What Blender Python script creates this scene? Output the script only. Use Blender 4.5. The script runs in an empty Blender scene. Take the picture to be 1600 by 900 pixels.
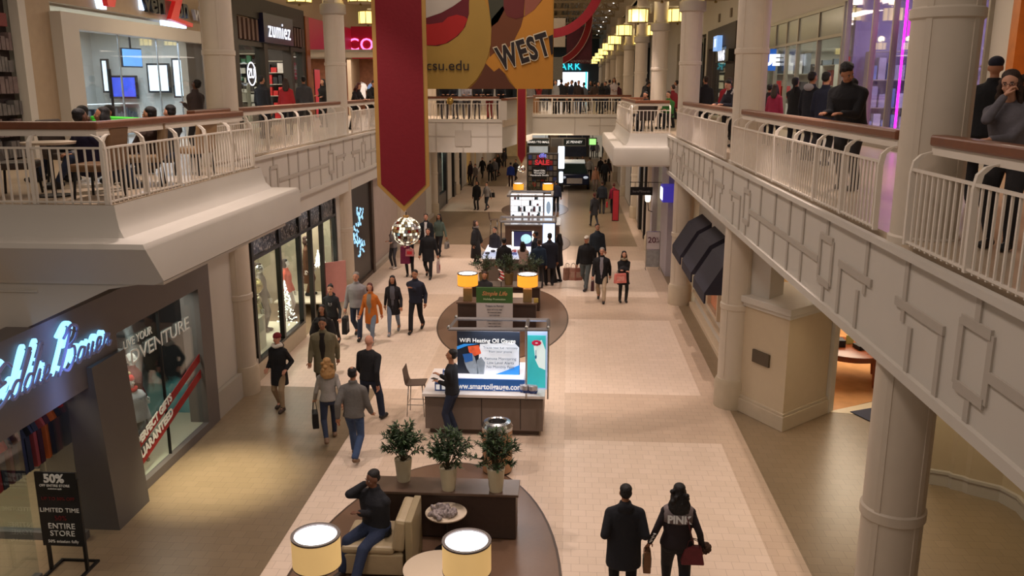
import bpy, math, random
from mathutils import Vector, Matrix, Euler, noise
from math import sin, cos, pi, radians
random.seed(7)
S = bpy.context.scene
COL = S.collection
# ---------------------------------------------------------------- camera
FOC, HC = 1341.0, 6.6                       # focal length in pixels of a 1600 px wide frame, eye height
TH = math.atan(315 / FOC); PSI = math.atan(90 / (FOC / cos(TH)))
FW = Vector((-sin(PSI) * cos(TH), cos(PSI) * cos(TH), -sin(TH))); RT = Vector((cos(PSI), sin(PSI), 0)); UP = RT.cross(FW)
CAM = Vector((0, 0, HC))
cd = bpy.data.cameras.new('camera'); cam = bpy.data.objects.new('camera', cd); COL.objects.link(cam)
cd.sensor_width = 36; cd.lens = 36 * FOC / 1600; cd.clip_end = 400; cd.clip_start = 0.1
cam.matrix_world = Matrix((( RT.x, UP.x, -FW.x, 0), (RT.y, UP.y, -FW.y, 0), (RT.z, UP.z, -FW.z, HC), (0, 0, 0, 1)))
S.camera = cam
# ---------------------------------------------------------------- colour management, world, room lights
S.view_settings.view_transform = 'Standard'; S.view_settings.look = 'None'; S.view_settings.gamma = 1
S.view_settings.use_curve_mapping = False; S.view_settings.exposure = -0.08
W = bpy.data.worlds.new('world'); S.world = W; W.use_nodes = True
W.node_tree.nodes['Background'].inputs[0].default_value = (1.0, 0.84, 0.70, 1); W.node_tree.nodes['Background'].inputs[1].default_value = 0.20
try:
    S.cycles.use_denoising = True; S.cycles.max_bounces = 6; S.cycles.sample_clamp_indirect = 6; S.cycles.transparent_max_bounces = 12
except Exception: pass
def lamp(kind, loc, power, color=(1, .78, .58), size=1, size_y=None, rot=(0, 0, 0), spot=None, blend=.5, name='ceiling_lamp'):
    l = bpy.data.lights.new(name, kind); l.energy = power; l.color = color
    if kind == 'AREA':
        l.shape = 'RECTANGLE'; l.size = size; l.size_y = size_y or size
    else: l.shadow_soft_size = size
    if kind == 'SPOT': l.spot_size = radians(spot); l.spot_blend = blend
    o = bpy.data.objects.new(name, l); COL.objects.link(o); o.location = loc; o.rotation_euler = rot
    return o
def aim(a, b): return (Vector(b) - Vector(a)).to_track_quat('-Z', 'Y').to_euler()
# soft fill lamps added over the open atrium, spotlights on the beams above both column rows, downlights under the decks
for y in (4, 13, 22, 31): lamp('AREA', (-1.8, y, 11.6), 245, (1, .83, .74), 1.5, 5, name='hall_fill_light')
for y in (41, 52, 64, 80, 96): lamp('AREA', (-1.8, y, 11.3), 300, (1, .80, .62), 3, 5, name='hall_fill_light')
for y in (12, 20, 27, 34, 41):
    x = -6.4 if y < 18 else -7.0; z = 10.9 if y < 18 else 10.3; a = (x, y, z); lamp('SPOT', a, 1350 if y < 18 else 1700, (1, .82, .75), .09, rot=aim(a, (-2.6, y + 1.5, 0)), spot=62, blend=.4, name='beam_spotlight')
    a = (2.85, y, 10.8); lamp('SPOT', a, 1350, (1, .82, .75), .09, rot=aim(a, (-.2, y + 1.5, 0)), spot=56, blend=.35, name='beam_spotlight')
for y in (14, 22, 30): lamp('AREA', (-9, y, 8.9), 60, (1, .82, .6), .6, 3, name='walkway_light'); lamp('AREA', (5.6, y, 8.9), 60, (1, .8, .62), .6, 3, name='walkway_light')
for x, y, e in ((5.6, 12.5, 45), (-9.0, 20, 50), (-9.0, 30, 50), (5.2, 24, 30)): lamp('AREA', (x, y, 3.4), e, (1, .86, .6), .5, 1.5, name='downlight')
lamp('SPOT', (-5.95, 13.3, 3.95), 1300, (1, .9, .62), .08, rot=(0, 0, 0), spot=50, blend=1, name='downlight')
lamp('SPOT', (4.9, 15.6, 3.4), 60, (1, .75, .5), .08, rot=(0, 0, 0), spot=80, blend=1, name='downlight')
lamp('SPOT', (7.6, 12.0, 3.4), 60, (1, .85, .6), .08, rot=(0, 0, 0), spot=60, blend=1, name='downlight')
for y in (44, 52, 60, 70, 78): lamp('AREA', (-1.8, y, 4.2), 120, (1, .80, .62), 4, 3, name='downlight')  # area lamps added to brighten the lower hall under the far deck
for y in (34, 42): lamp('AREA', (-1.8, y, 8), 60, (1, .8, .62), 3, 3, name='hall_fill_light')  # more added fill, hung free below the roof

# ---------------------------------------------------------------- geometry helpers
TMP = bpy.data.scenes.new('build'); 
def lin(c):
    if isinstance(c, str): c = tuple(int(c[i:i + 2], 16) / 255 for i in (0, 2, 4))
    elif max(c) > 1.0: c = tuple(v / 255 for v in c)
    return tuple(v / 12.92 if v <= .04045 else ((v + .055) / 1.055) ** 2.4 for v in c)
MATS = {}
def mat(name, c, rough=.6, metal=0, emit=0, var=.06, scale=6, bump=0, bscale=60, ec=None, spec=.4):
    key = (name, str(c), rough, metal, emit, var, bump)
    if key in MATS: return MATS[key]
    m = bpy.data.materials.new(name); m.use_nodes = True; nt = m.node_tree; N = nt.nodes; b = N['Principled BSDF']
    col = lin(c) + (1,)
    b.inputs['Base Color'].default_value = col; b.inputs['Roughness'].default_value = rough; b.inputs['Metallic'].default_value = metal
    b.inputs['Specular IOR Level'].default_value = spec
    if var:
        t = N.new('ShaderNodeNewGeometry') if False else N.new('ShaderNodeTexCoord'); n = N.new('ShaderNodeTexNoise'); n.inputs['Scale'].default_value = scale; n.inputs['Detail'].default_value = 4
        r = N.new('ShaderNodeMapRange'); r.inputs['To Min'].default_value = 1 - var * 1.5; r.inputs['To Max'].default_value = 1 + var * 1.5
        x = N.new('ShaderNodeMix'); x.data_type = 'RGBA'; x.blend_type = 'MULTIPLY'; x.inputs[0].default_value = 1; x.inputs[6].default_value = col
        nt.links.new(t.outputs['Object'], n.inputs['Vector']); nt.links.new(n.outputs['Fac'], r.inputs['Value']); nt.links.new(r.outputs[0], x.inputs[7]); nt.links.new(x.outputs[2], b.inputs['Base Color'])
    if bump:
        t = N.new('ShaderNodeTexCoord'); n = N.new('ShaderNodeTexNoise'); n.inputs['Scale'].default_value = bscale; n.inputs['Detail'].default_value = 3
        u = N.new('ShaderNodeBump'); u.inputs['Strength'].default_value = bump; u.inputs['Distance'].default_value = .02
        nt.links.new(t.outputs['Object'], n.inputs['Vector']); nt.links.new(n.outputs['Fac'], u.inputs['Height']); nt.links.new(u.outputs[0], b.inputs['Normal'])
    if emit:
        b.inputs['Emission Color'].default_value = lin(ec if ec is not None else c) + (1,); b.inputs['Emission Strength'].default_value = emit
    MATS[key] = m; return m
def glass_mat(name, tint=(.9, .95, .95), fac=.12, rough=.02):
    m = bpy.data.materials.new(name); m.use_nodes = True; nt = m.node_tree; N = nt.nodes; N.remove(N['Principled BSDF'])
    o = N['Material Output']; t = N.new('ShaderNodeBsdfTransparent'); t.inputs[0].default_value = tint + (1,)
    g = N.new('ShaderNodeBsdfGlossy'); g.inputs['Roughness'].default_value = rough; x = N.new('ShaderNodeMixShader'); x.inputs[0].default_value = fac
    nt.links.new(t.outputs[0], x.inputs[1]); nt.links.new(g.outputs[0], x.inputs[2]); nt.links.new(x.outputs[0], o.inputs[0]); return m
JIT = random.Random(3)
class B:
    def __init__(s): s.v = []; s.f = []; s.m = []; s.mi = 0; s.pc = []
    def add(s, vs, fs):
        k = len(s.v); s.v += [tuple(v) for v in vs]; s.f += [tuple(i + k for i in f) for f in fs]; s.m += [s.mi] * len(fs); s.pc.append((k, len(s.v), len(s.f) - len(fs), len(s.f))); return s
    def box(s, x0, x1, y0, y1, z0, z1):
        j = JIT.random() * .0009; x0 -= j; x1 += j; y0 -= j; y1 += j; z1 += j      # keeps faces of touching boards from coinciding
        return s.add([(x, y, z) for z in (z0, z1) for x, y in ((x0, y0), (x1, y0), (x1, y1), (x0, y1))],
                     [(3, 2, 1, 0), (4, 5, 6, 7), (0, 1, 5, 4), (1, 2, 6, 5), (2, 3, 7, 6), (3, 0, 4, 7)])
    def obox(s, c, half, rz=0, rx=0, ry=0):
        R = Euler((rx, ry, rz)).to_matrix(); k = len(s.v); s.box(-half[0], half[0], -half[1], half[1], -half[2], half[2])
        for i in range(k, len(s.v)): s.v[i] = tuple(R @ Vector(s.v[i]) + Vector(c))
        return s
    def prism(s, poly, z0, z1):
        n = len(poly); 
        return s.add([(x, y, z0) for x, y in poly] + [(x, y, z1) for x, y in poly],
                     [tuple(range(n))[::-1], tuple(range(n, 2 * n))] + [(i, (i + 1) % n, n + (i + 1) % n, n + i) for i in range(n)])
    def extr(s, poly, axis, a, c):      # poly in the two other axes, extruded a..c along axis ('x' : poly=(y,z); 'y' : poly=(x,z))
        n = len(poly)
        if axis == 'x': P = [(a, p, q) for p, q in poly] + [(c, p, q) for p, q in poly]
        else: P = [(p, a, q) for p, q in poly] + [(p, c, q) for p, q in poly]
        return s.add(P, [tuple(range(n))[::-1], tuple(range(n, 2 * n))] + [(i, (i + 1) % n, n + (i + 1) % n, n + i) for i in range(n)])
    def tube(s, pts, r, n=8, cap=True):
        pts = [Vector(p) for p in pts]; rs = r if isinstance(r, (list, tuple)) else [r] * len(pts); k = len(s.v); vs = []
        for i, p in enumerate(pts):
            d = (pts[min(i + 1, len(pts) - 1)] - pts[max(i - 1, 0)]); d = d.normalized() if d.length > 1e-9 else Vector((0, 0, 1))
            a = Vector((0, 0, 1)) if abs(d.z) < .9 else Vector((0, 1, 0)); u = d.cross(a).normalized(); w = d.cross(u)
            q = rs[i] if isinstance(rs[i], (list, tuple)) else (rs[i], rs[i])
            vs += [p + u * (q[0] * cos(2 * pi * j / n)) + w * (q[1] * sin(2 * pi * j / n)) for j in range(n)]
        fs = [(i * n + j, i * n + (j + 1) % n, (i + 1) * n + (j + 1) % n, (i + 1) * n + j) for i in range(len(pts) - 1) for j in range(n)]
        if cap: fs += [tuple(range(n))[::-1], tuple(range((len(pts) - 1) * n, len(pts) * n))]
        return s.add(vs, fs)
    def lathe(s, prof, c=(0, 0, 0), n=24, cap=True):      # prof: (r,z)
        vs = [(c[0] + r * cos(2 * pi * j / n), c[1] + r * sin(2 * pi * j / n), c[2] + z) for r, z in prof for j in range(n)]
        fs = [(i * n + j, i * n + (j + 1) % n, (i + 1) * n + (j + 1) % n, (i + 1) * n + j) for i in range(len(prof) - 1) for j in range(n)]
        if cap: fs += [tuple(range(n))[::-1], tuple(range((len(prof) - 1) * n, len(prof) * n))]
        return s.add(vs, fs)
    def ell(s, c, r, n=14, m=9, M=None):
        vs = []; c = Vector(c)
        for i in range(m + 1):
            a = pi * i / m
            for j in range(n):
                b = 2 * pi * j / n; v = Vector((r[0] * sin(a) * cos(b), r[1] * sin(a) * sin(b), r[2] * cos(a)))
                vs.append(c + (M @ v if M else v))
        fs = [(i * n + j, (i + 1) * n + j, (i + 1) * n + (j + 1) % n, i * n + (j + 1) % n) for i in range(m) for j in range(n)]
        return s.add(vs, fs)
    def caps(s, a, b, ra, rb, n=12):      # closed tapered capsule
        a = Vector(a); b = Vector(b); d = b - a; L = d.length or 1e-6; d /= L; pts = []; rs = []
        for t in (0.02, .5, .85): pts.append(a - d * ra * cos(t * pi / 2)); rs.append(max(ra * sin(t * pi / 2), .002))
        for t in (0, .33, .67, 1): pts.append(a + d * L * t); rs.append(ra + (rb - ra) * t)
        for t in (.85, .5, 0.02): pts.append(b + d * rb * cos(t * pi / 2)); rs.append(max(rb * sin(t * pi / 2), .002))
        return s.tube(pts, rs, n)
    def mesh(s, name):
        me = bpy.data.meshes.new(name); me.from_pydata(s.v, [], s.f); me.polygons.foreach_set('material_index', s.m); return me
def smooth(me, ang=None):
    me.polygons.foreach_set('use_smooth', [True] * len(me.polygons))
    if ang:
        try: me.set_sharp_from_angle(angle=radians(ang))
        except Exception: pass
def put(o, parent=None, kind=None):
    COL.objects.link(o)
    if parent is not None: o.parent = parent
    if kind: o['kind'] = kind
    return o
def part(name, b, m, parent=None, sm=None, local=False, label=None, kind=None, bevel=0):
    me = b.mesh(name) if isinstance(b, B) else b
    for x in (m if isinstance(m, (list, tuple)) else [m]): me.materials.append(x)
    if sm: smooth(me, None if sm is True else sm)
    o = bpy.data.objects.new(name, me); put(o, parent, kind)
    if parent is not None and not local:
        p = Vector((0, 0, 0)); q = parent
        while q: p += q.location; q = q.parent
        o.location = -p
    if label: o['label'] = label
    if bevel:
        d = o.modifiers.new('edge', 'BEVEL'); d.width = bevel; d.segments = 2; d.limit_method = 'ANGLE'
    return o
def parts(name, b, m, parent=None, **k):      # one part per separate piece
    for v0, v1, f0, f1 in b.pc:
        q_ = B(); q_.v = b.v[v0:v1]; q_.f = [tuple(i - v0 for i in f) for f in b.f[f0:f1]]; q_.m = b.m[f0:f1]; part(name, q_, m, parent, **k)
def tag(o, label, cat, group=None):
    o['label'] = label; o['category'] = cat
    if group: o['group'] = group
    return o
def thing(name, label, cat, loc=(0, 0, 0), group=None, rz=0):
    o = bpy.data.objects.new(name, None); COL.objects.link(o); o.location = loc; o.rotation_euler = (0, 0, rz); o.empty_display_size = .1
    return tag(o, label, cat, group)
def struct(name, b, m, sm=None, parent=None, bevel=0): return part(name, b, m, parent, sm, kind='structure', bevel=bevel)
def dup(root, loc, rz=None, label=None, group=None):
    r = root.copy(); COL.objects.link(r); r.location = loc
    if rz is not None: r.rotation_euler = (0, 0, rz)
    if label: r['label'] = label
    if group: r['group'] = group
    for ch in list(root.children):
        c = ch.copy(); COL.objects.link(c); c.parent = r
        for g in list(ch.children):
            d = g.copy(); COL.objects.link(d); d.parent = c
    return r
def evaluate(o):      # the mesh of an object with its modifiers applied
    TMP.collection.objects.link(o); vl = TMP.view_layers[0]; vl.update(); dg = vl.depsgraph
    me = bpy.data.meshes.new_from_object(o.evaluated_get(dg), depsgraph=dg); TMP.collection.objects.unlink(o); dat = o.data; bpy.data.objects.remove(o)
    return me
def textmesh(s, size, ext=.004, align='CENTER', bold=0, shear=0, space=1, width=1):
    c = bpy.data.curves.new('lettering', 'FONT'); c.body = s; c.size = size; c.extrude = ext; c.align_x = align; c.align_y = 'CENTER'; c.offset = bold; c.shear = shear
    c.space_character = space; c.resolution_u = 3; c.space_line = .9
    o = bpy.data.objects.new('lettering', c); me = evaluate(o)
    if width != 1: me.transform(Matrix.Scale(width, 4, (1, 0, 0)))
    return me
def text(s, size, m, loc, parent=None, rz=0, rx=pi / 2, name='lettering', tilt=0, **k):
    me = textmesh(s, size, **k); me.transform(Matrix.Translation(loc) @ Euler((rx, 0, rz)).to_matrix().to_4x4() @ Matrix.Rotation(tilt, 4, 'Z'))
    return part(name, me, m, parent)
def G(px, py, z=0):
    r = FW + RT * ((px - 800) / FOC) + UP * ((450 - py) / FOC); t = (z - HC) / r.z; return CAM + r * t
def XY(px, Y, z=6.0):      # x of the sight line at depth Y, height z
    c = pr(0, Y, z); d = pr(1, Y, z); return (px - c) / (d - c)
def pr(x, y, z):
    d = Vector((x, y, z)) - CAM; return 800 + FOC * d.dot(RT) / d.dot(FW)

# ---------------------------------------------------------------- materials
PAINT = mat('cream_paint', (200, 193, 182), .55, var=.03, scale=1.5)
PAINT2 = mat('pale_trim_paint', (178, 169, 157), .6, var=.03)
PAINT_G = mat('greenish_column_paint', (205, 192, 174), .5, var=.03)
WOOD = mat('handrail_wood', (116, 70, 46), .35, var=.15, scale=12)
STEELW = mat('white_steel', (222, 212, 198), .4, var=.02)
BLACK = mat('black_metal', (22, 20, 20), .4, var=.02)
DARK = mat('dark_frame', (38, 34, 32), .45)
GREY = mat('grey_cladding', (92, 88, 86), .5, var=.03)
GREYD = mat('dark_grey_cladding', (58, 56, 56), .6, var=.03)
CHROME = mat('brushed_steel', (190, 190, 190), .25, 1)
GLASS = glass_mat('clear_glass')
GLASSB = glass_mat('bluish_glass', (.80, .86, .95), .16)
WALLIN = mat('shop_wall', (190, 185, 172), .7)
GLOW = mat('shop_ceiling_panel', (255, 240, 215), .6, emit=3.0, var=0)
GLOWS = mat('soft_glow', (255, 236, 200), .6, emit=1.2, var=0)
WHITE_E = mat('lit_white_letter', (235, 240, 255), .5, emit=1.3, var=0)
CARPET = mat('platform_bronze_tile', (112, 86, 68), .3, var=.06, scale=20)
WENGE = mat('dark_wenge_wood', (62, 48, 42), .35, var=.12, scale=14)
def tile_mat(name, c1, c2, mortar, w=.24, h=.2, rough=.32):
    m = bpy.data.materials.new(name); m.use_nodes = True; nt = m.node_tree; N = nt.nodes; b = N['Principled BSDF']; b.inputs['Roughness'].default_value = rough; b.inputs['Specular IOR Level'].default_value = .35
    t = N.new('ShaderNodeTexCoord'); k = N.new('ShaderNodeTexBrick'); k.inputs['Scale'].default_value = 1; k.inputs['Brick Width'].default_value = w; k.inputs['Row Height'].default_value = h
    k.inputs['Mortar Size'].default_value = .003; k.inputs['Mortar Smooth'].default_value = .3; k.inputs['Color1'].default_value = lin(c1) + (1,); k.inputs['Color2'].default_value = lin(c2) + (1,); k.inputs['Mortar'].default_value = lin(mortar) + (1,)
    n = N.new('ShaderNodeTexNoise'); n.inputs['Scale'].default_value = .8; n.inputs['Detail'].default_value = 5; r = N.new('ShaderNodeMapRange'); r.inputs['To Min'].default_value = .9; r.inputs['To Max'].default_value = 1.08
    x = N.new('ShaderNodeMix'); x.data_type = 'RGBA'; x.blend_type = 'MULTIPLY'; x.inputs[0].default_value = 1
    nt.links.new(t.outputs['Object'], k.inputs['Vector']); nt.links.new(t.outputs['Object'], n.inputs['Vector']); nt.links.new(n.outputs[0], r.inputs[0])
    nt.links.new(k.outputs['Color'], x.inputs[6]); nt.links.new(r.outputs[0], x.inputs[7]); nt.links.new(x.outputs[2], b.inputs['Base Color'])
    u = N.new('ShaderNodeBump'); u.inputs['Strength'].default_value = .25; u.inputs['Distance'].default_value = .004; u.invert = True
    nt.links.new(k.outputs['Fac'], u.inputs['Height']); nt.links.new(u.outputs[0], b.inputs['Normal']); return m
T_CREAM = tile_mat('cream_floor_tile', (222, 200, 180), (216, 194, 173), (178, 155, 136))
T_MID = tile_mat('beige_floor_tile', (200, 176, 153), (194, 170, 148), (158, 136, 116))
T_TAN_SHADE = tile_mat('tan_shaded_floor_tile', (142, 122, 97), (136, 117, 92), (106, 90, 70))
T_UP = mat('upper_floor_tile', (190, 170, 145), .3, var=.05)
def wood_floor(name, c):
    return mat(name, c, .25, var=.2, scale=3)

# ================================================================= THE SETTING
FL = [( -4.18, -3.3), (-3.3, 0), (0, 2.97)]
b = B()
def quad(b, x0, x1, y0, y1, mi, z=0): b.mi = mi; b.add([(x0, y0, z), (x1, y0, z), (x1, y1, z), (x0, y1, z)], [(0, 1, 2, 3)])
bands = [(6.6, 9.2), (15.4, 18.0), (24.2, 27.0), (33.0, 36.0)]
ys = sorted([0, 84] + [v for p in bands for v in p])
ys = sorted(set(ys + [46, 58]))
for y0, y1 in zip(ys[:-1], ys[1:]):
    inb = (y0, y1) in bands; far = 36 <= y0 < 46; w = 2 if y0 < 18 or far or y0 >= 58 else (1 if inb else 0)  # tan tile zones also paint in the shade of the west side and far hall
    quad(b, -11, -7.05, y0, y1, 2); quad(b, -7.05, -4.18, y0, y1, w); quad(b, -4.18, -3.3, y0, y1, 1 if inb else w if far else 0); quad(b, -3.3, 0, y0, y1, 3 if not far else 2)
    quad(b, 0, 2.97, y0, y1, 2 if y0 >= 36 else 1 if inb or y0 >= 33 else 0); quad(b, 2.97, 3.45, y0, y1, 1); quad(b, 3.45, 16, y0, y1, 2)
struct('floor', b, [T_CREAM, T_MID, T_TAN_SHADE, tile_mat('warm_floor_tile', (212, 188, 166), (206, 182, 160), (170, 146, 126))])
# inlaid oval platforms
for i, (cx, cy, rx, ry) in enumerate(((-1.9, 10.2, 1.87, 4.0), (-1.82, 24.2, 1.85, 4.0), (-1.8, 36.6, 1.9, 3.0), (-1.8, 47.0, 1.8, 3.2))):
    b = B(); b.prism([(cx + rx * cos(2 * pi * k / 64), cy + ry * sin(2 * pi * k / 64)) for k in range(64)], .0, .012)
    struct('floor_platform', b, CARPET); b = B()
    b.prism([(cx + (rx + .04) * cos(2 * pi * k / 64), cy + (ry + .04) * sin(2 * pi * k / 64)) for k in range(64)], .0, .008); struct('trim_platform', b, mat('brass_inlay', (70, 52, 40), .4))
# decks
b = B(); b.box(-11.3, -6.85, 10.36, 84, 4.85, 5.15); b.prism([(-6.85, 10.4), (-5.72, 10.4), (-5.72, 15.6), (-6.85, 15.6)], 4.85, 5.15); struct('floor_deck_west', b, T_UP)
b = B(); b.box(3.25, 16, -1, 84, 4.85, 5.15); b.box(1.95, 3.25, 28, 36.5, 4.85, 5.15); struct('floor_deck_east', b, T_UP)
b = B(); b.prism([(-6.85, 38.6), (-2.9, 38.6), (-1.9, 45.6), (3.25, 45.6), (3.25, 112), (-6.85, 112)], 4.85, 5.15); struct('floor_bridge', b, T_UP)
b = B(); b.prism([(-11.3, 84), (16, 84), (16, 112), (-11.3, 112)], 4.85, 5.15); struct('floor_deck_north', b, T_UP)
# soffits under the decks
b = B(); b.box(-11.3, -6.85, 10.4, 84, 4.0, 4.02); b.box(3.25, 16, -1, 84, 3.95, 3.97); b.box(-6.85, 3.25, 46, 84, 4.3, 4.32); struct('ceiling_lower', b, PAINT)
# fascias with relief
def fascia(name, x, y0, y1, z0, z1, side, phase=0):
    b = B(); s = side; b.box(min(x, x - s * .12), max(x, x - s * .12), y0, y1, z0, z1)
    b.box(min(x, x + s * .07), max(x, x + s * .07), y0, y1, z1 - .05, z1 + .02); b.box(min(x, x + s * .05), max(x, x + s * .05), y0, y1, z0 - .06, z0 + .04)
    o = struct(name, b, PAINT); b = B(); t = .018; zc = (z0 + z1) / 2 - .05; w = .042
    def st(ya, yb, za, zb, t=t):
        ya, yb = max(ya, y0), min(yb, y1)
        if yb > ya: b.box(min(x, x + s * t), max(x, x + s * t), ya, yb, za, zb)
    V = lambda y, za, zb: st(y - w, y + w, za, zb) if zb > za else None
    Hh = lambda ya, yb, z: st(ya, yb, z - w, z + w, t + .007)
    for k in range(-3, 12):
        o0 = 8.65 + k * 8.88 + phase
        for sg in (1, -1):
            Y = lambda v: o0 + v if sg > 0 else o0 + 8.88 - v
            HH = lambda v0, v1, z: Hh(min(Y(v0), Y(v1)), max(Y(v0), Y(v1)), z)
            V(Y(.75), z0, zc - w); V(Y(.55), zc - w, z1); HH(.35, 1.45, zc + .12)
            k1, k2 = 1.75, 2.25; V(Y(k1), z0 + .28, z1 - .3); V(Y(k2), z0 + .28, z1 - .3); HH(k1, k2, z0 + .28); HH(k1, k2, z1 - .3); V(Y(2.0), z1 - .3 + w, z1); V(Y(2.0), z0, z0 + .28 - w); V(Y(1.4), z0, zc + .08)
            HH(k2 + w, 4.44, zc)
            V(Y(3.1), z0, z1)
            if sg > 0: V(Y(3.85), z0, z1); V(Y(4.75), z0, z1)
    struct('trim_relief', b, PAINT2); return o
fascia('wall_fascia_east', 3.2, -1, 28.0, 3.95, 5.08, -1, .0)
fascia('wall_fascia_east_far', 3.2, 36.4, 84, 3.95, 5.08, -1, .0)
fascia('wall_fascia_west', -6.8, 15.6, 84, 3.92, 5.08, 1, 0)
b = B(); b.box(-7.1, -6.84, 15.6, 84, 3.42, 3.9); struct('wall_fascia_west_band', b, PAINT)
# projecting balconies: concave apron, lip and lower band
def bump(name, path, shape=None):     # path = outer edge of the deck, clockwise; offsets outward to the right of travel
    prof = [(0, 5.15), (.02, 5.02), (.06, 4.86), (.14, 4.75), (.24, 4.72), (.5, 4.72), (.54, 4.66), (.54, 4.18), (.40, 4.12), (.05, 4.12)]
    n = len(path); offs = []
    for i in range(n):
        d0 = (Vector(path[i]) - Vector(path[i - 1])).normalized() if i > 0 else None; d1 = (Vector(path[i + 1]) - Vector(path[i])).normalized() if i < n - 1 else None
        nn = [Vector((d.y, -d.x)) for d in (d0, d1) if d is not None]
        if len(nn) == 1: offs.append(nn[0])
        else: m_ = (nn[0] + nn[1]).normalized(); offs.append(m_ / max(.3, m_.dot(nn[0])))
    b = B(); vs = []; k = len(prof)
    for i in range(n):
        for o, z in prof: p = Vector(path[i]) + offs[i] * o; vs.append((p.x, p.y, z))
    b.add(vs, [(i * k + j, i * k + j + 1, (i + 1) * k + j + 1, (i + 1) * k + j) for i in range(n - 1) for j in range(k - 1)])
    if shape: b.v = [shape(*v) for v in b.v]
    return struct(name, b, PAINT, sm=35)
bump('wall_balcony_west', [(-9.5, 10.35), (-5.67, 10.35), (-5.67, 15.6), (-6.85, 15.6)], lambda x, y, z: (x, y if y >= 10.35 else (10.35 - (10.35 - y) * .7 if z > 4.6 else 10.36 + (4.2 - z) * .5), z))
b = B(); b.extr([(-5.35, 4.14), (-5.9, 4.05), (-7.45, 3.34), (-8.2, 3.3), (-8.2, 4.4), (-5.35, 4.4)], 'y', 10.42, 10.5); b.box(-6.8, -5.2, 10.5, 15.4, 4.1, 4.14); struct('wall_balcony_west_end', b, PAINT)
bump('wall_balcony_east', [(3.25, 36.4), (1.95, 36.4), (1.95, 28.0), (3.25, 28.0)])
# bridge fascias
b = B(); b.box(-6.8, -2.95, 38.5, 38.62, 3.72, 5.15); b.box(-6.8, -2.95, 38.44, 38.5, 5.05, 5.17)
b.prism([(-2.95, 38.5), (-1.9, 45.5), (-1.9, 45.7), (-3.05, 38.6)], 3.9, 5.15); b.box(-1.95, 3.25, 45.5, 45.62, 4.12, 5.15); b.box(-1.95, 3.25, 45.44, 45.5, 5.05, 5.17)
struct('wall_bridge', b, PAINT); b = B()
for x in (-5.9, -4.7, -3.6): b.box(x - .03, x + .03, 38.48, 38.5, 3.75, 5.05)
b.box(-6.8, -2.95, 38.488, 38.5, 4.4, 4.46); b.box(-5.05, -4.35, 38.46, 38.5, 4.0, 4.7)
for x in (.3, 1.6): b.box(x - .02, x + .02, 45.48, 45.5, 4.15, 5.05)
b.box(1.0, 3.2, 45.488, 45.5, 4.6, 4.64); struct('trim_bridge', b, PAINT2)
# side walls, lower level
b = B(); b.box(-7.3, -7.12, 30.4, 42.5, 0, 3.95); struct('wall_west_plaster', b, mat('mauve_plaster', (176, 160, 152), .7, var=.06, scale=3)); 
b = B(); b.box(-7.3, -7.1, 42.5, 45.6, 0, 3.95); b.box(-7.3, -7.1, 49.5, 52.2, 0, 3.95); b.box(-7.3, -7.1, 56.2, 60, 0, 3.95); b.box(-7.3, -7.1, 15.5, 18.4, 0, 4); b.box(-7.3, -7.1, 25.5, 27.1, 0, 4); b.box(-7.3, -7.1, 66, 84, 0, 4)
struct('wall_west', b, PAINT)
b = B(); b.box(-7.11, -6.98, 30.4, 45.6, 0, .16); b.box(-7.09, -7.0, 15.6, 18.3, 0, .55); struct('baseboard_west', b, PAINT2)
# outer walls that close the shops, and the north end
b = B(); b.box(-16.2, -16, -1, 112, 0, 12); struct('wall_west_outer', b, WALLIN)
b = B(); b.box(-16, -11.5, -1, 30, -.02, 0.0); b.box(-16, -11, -1, 84, -.012, .0); struct('floor_shops', b, wood_floor('shop_floor_wood', (150, 112, 84)))
b = B(); b.box(16, 16.2, -1, 112, 0, 12); struct('wall_east_outer', b, WALLIN)
b = B(); b.box(-11, 16, 84, 84.2, 0, 4.9); struct('wall_north_lower', b, mat('north_wall', (150, 135, 118), .7))
b = B(); b.box(-11.3, 16, 110, 110.3, 5.15, 16); struct('wall_north', b, mat('slate_wall', (84, 90, 98), .6))
# pitched roof and walkway ceilings
b = B(); b.extr([(-7.2, 12.6), (-1.8, 15.4), (3.7, 12.6), (3.7, 12.8), (-1.8, 15.6), (-7.2, 12.8)], 'y', 30, 112); b.box(-7.3, -7.0, 30, 112, 11.2, 12.8); b.box(3.5, 3.8, 30, 112, 11.2, 12.8)
struct('ceiling', b, PAINT)
b = B(); b.box(-16, -7.0, 12, 112, 11.2, 11.3); b.box(3.6, 16, 12, 112, 11.2, 11.3); struct('ceiling_walkway', b, PAINT)
TR = mat('truss_paint', (172, 160, 140), .6)
def truss(y):
    b = B(); b.box(-7, 3.5, y - .08, y + .08, 12.0, 12.15)
    N_ = 12; r = .04; top = lambda x: 15.2 - abs(x + 1.8) * .5
    for i in range(N_):
        x0 = -7 + 10.5 * i / N_; x1 = -7 + 10.5 * (i + 1) / N_
        b.tube([(x0, y, top(x0)), (x1, y, top(x1))], .06, 6); b.tube([(x0, y, 12.1), (x1, y, top(x1))], r, 6); b.tube([(x1, y, 12.1), (x0, y, top(x0))], r, 6); b.tube([(x1, y, 12.1), (x1, y, top(x1))], r, 6)
    return b
for k, y in enumerate((36, 42, 48, 54, 60, 66, 72, 80, 88, 96, 104)):
    o = part('roof_truss', truss(y), TR); o['kind'] = 'structure'
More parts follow.
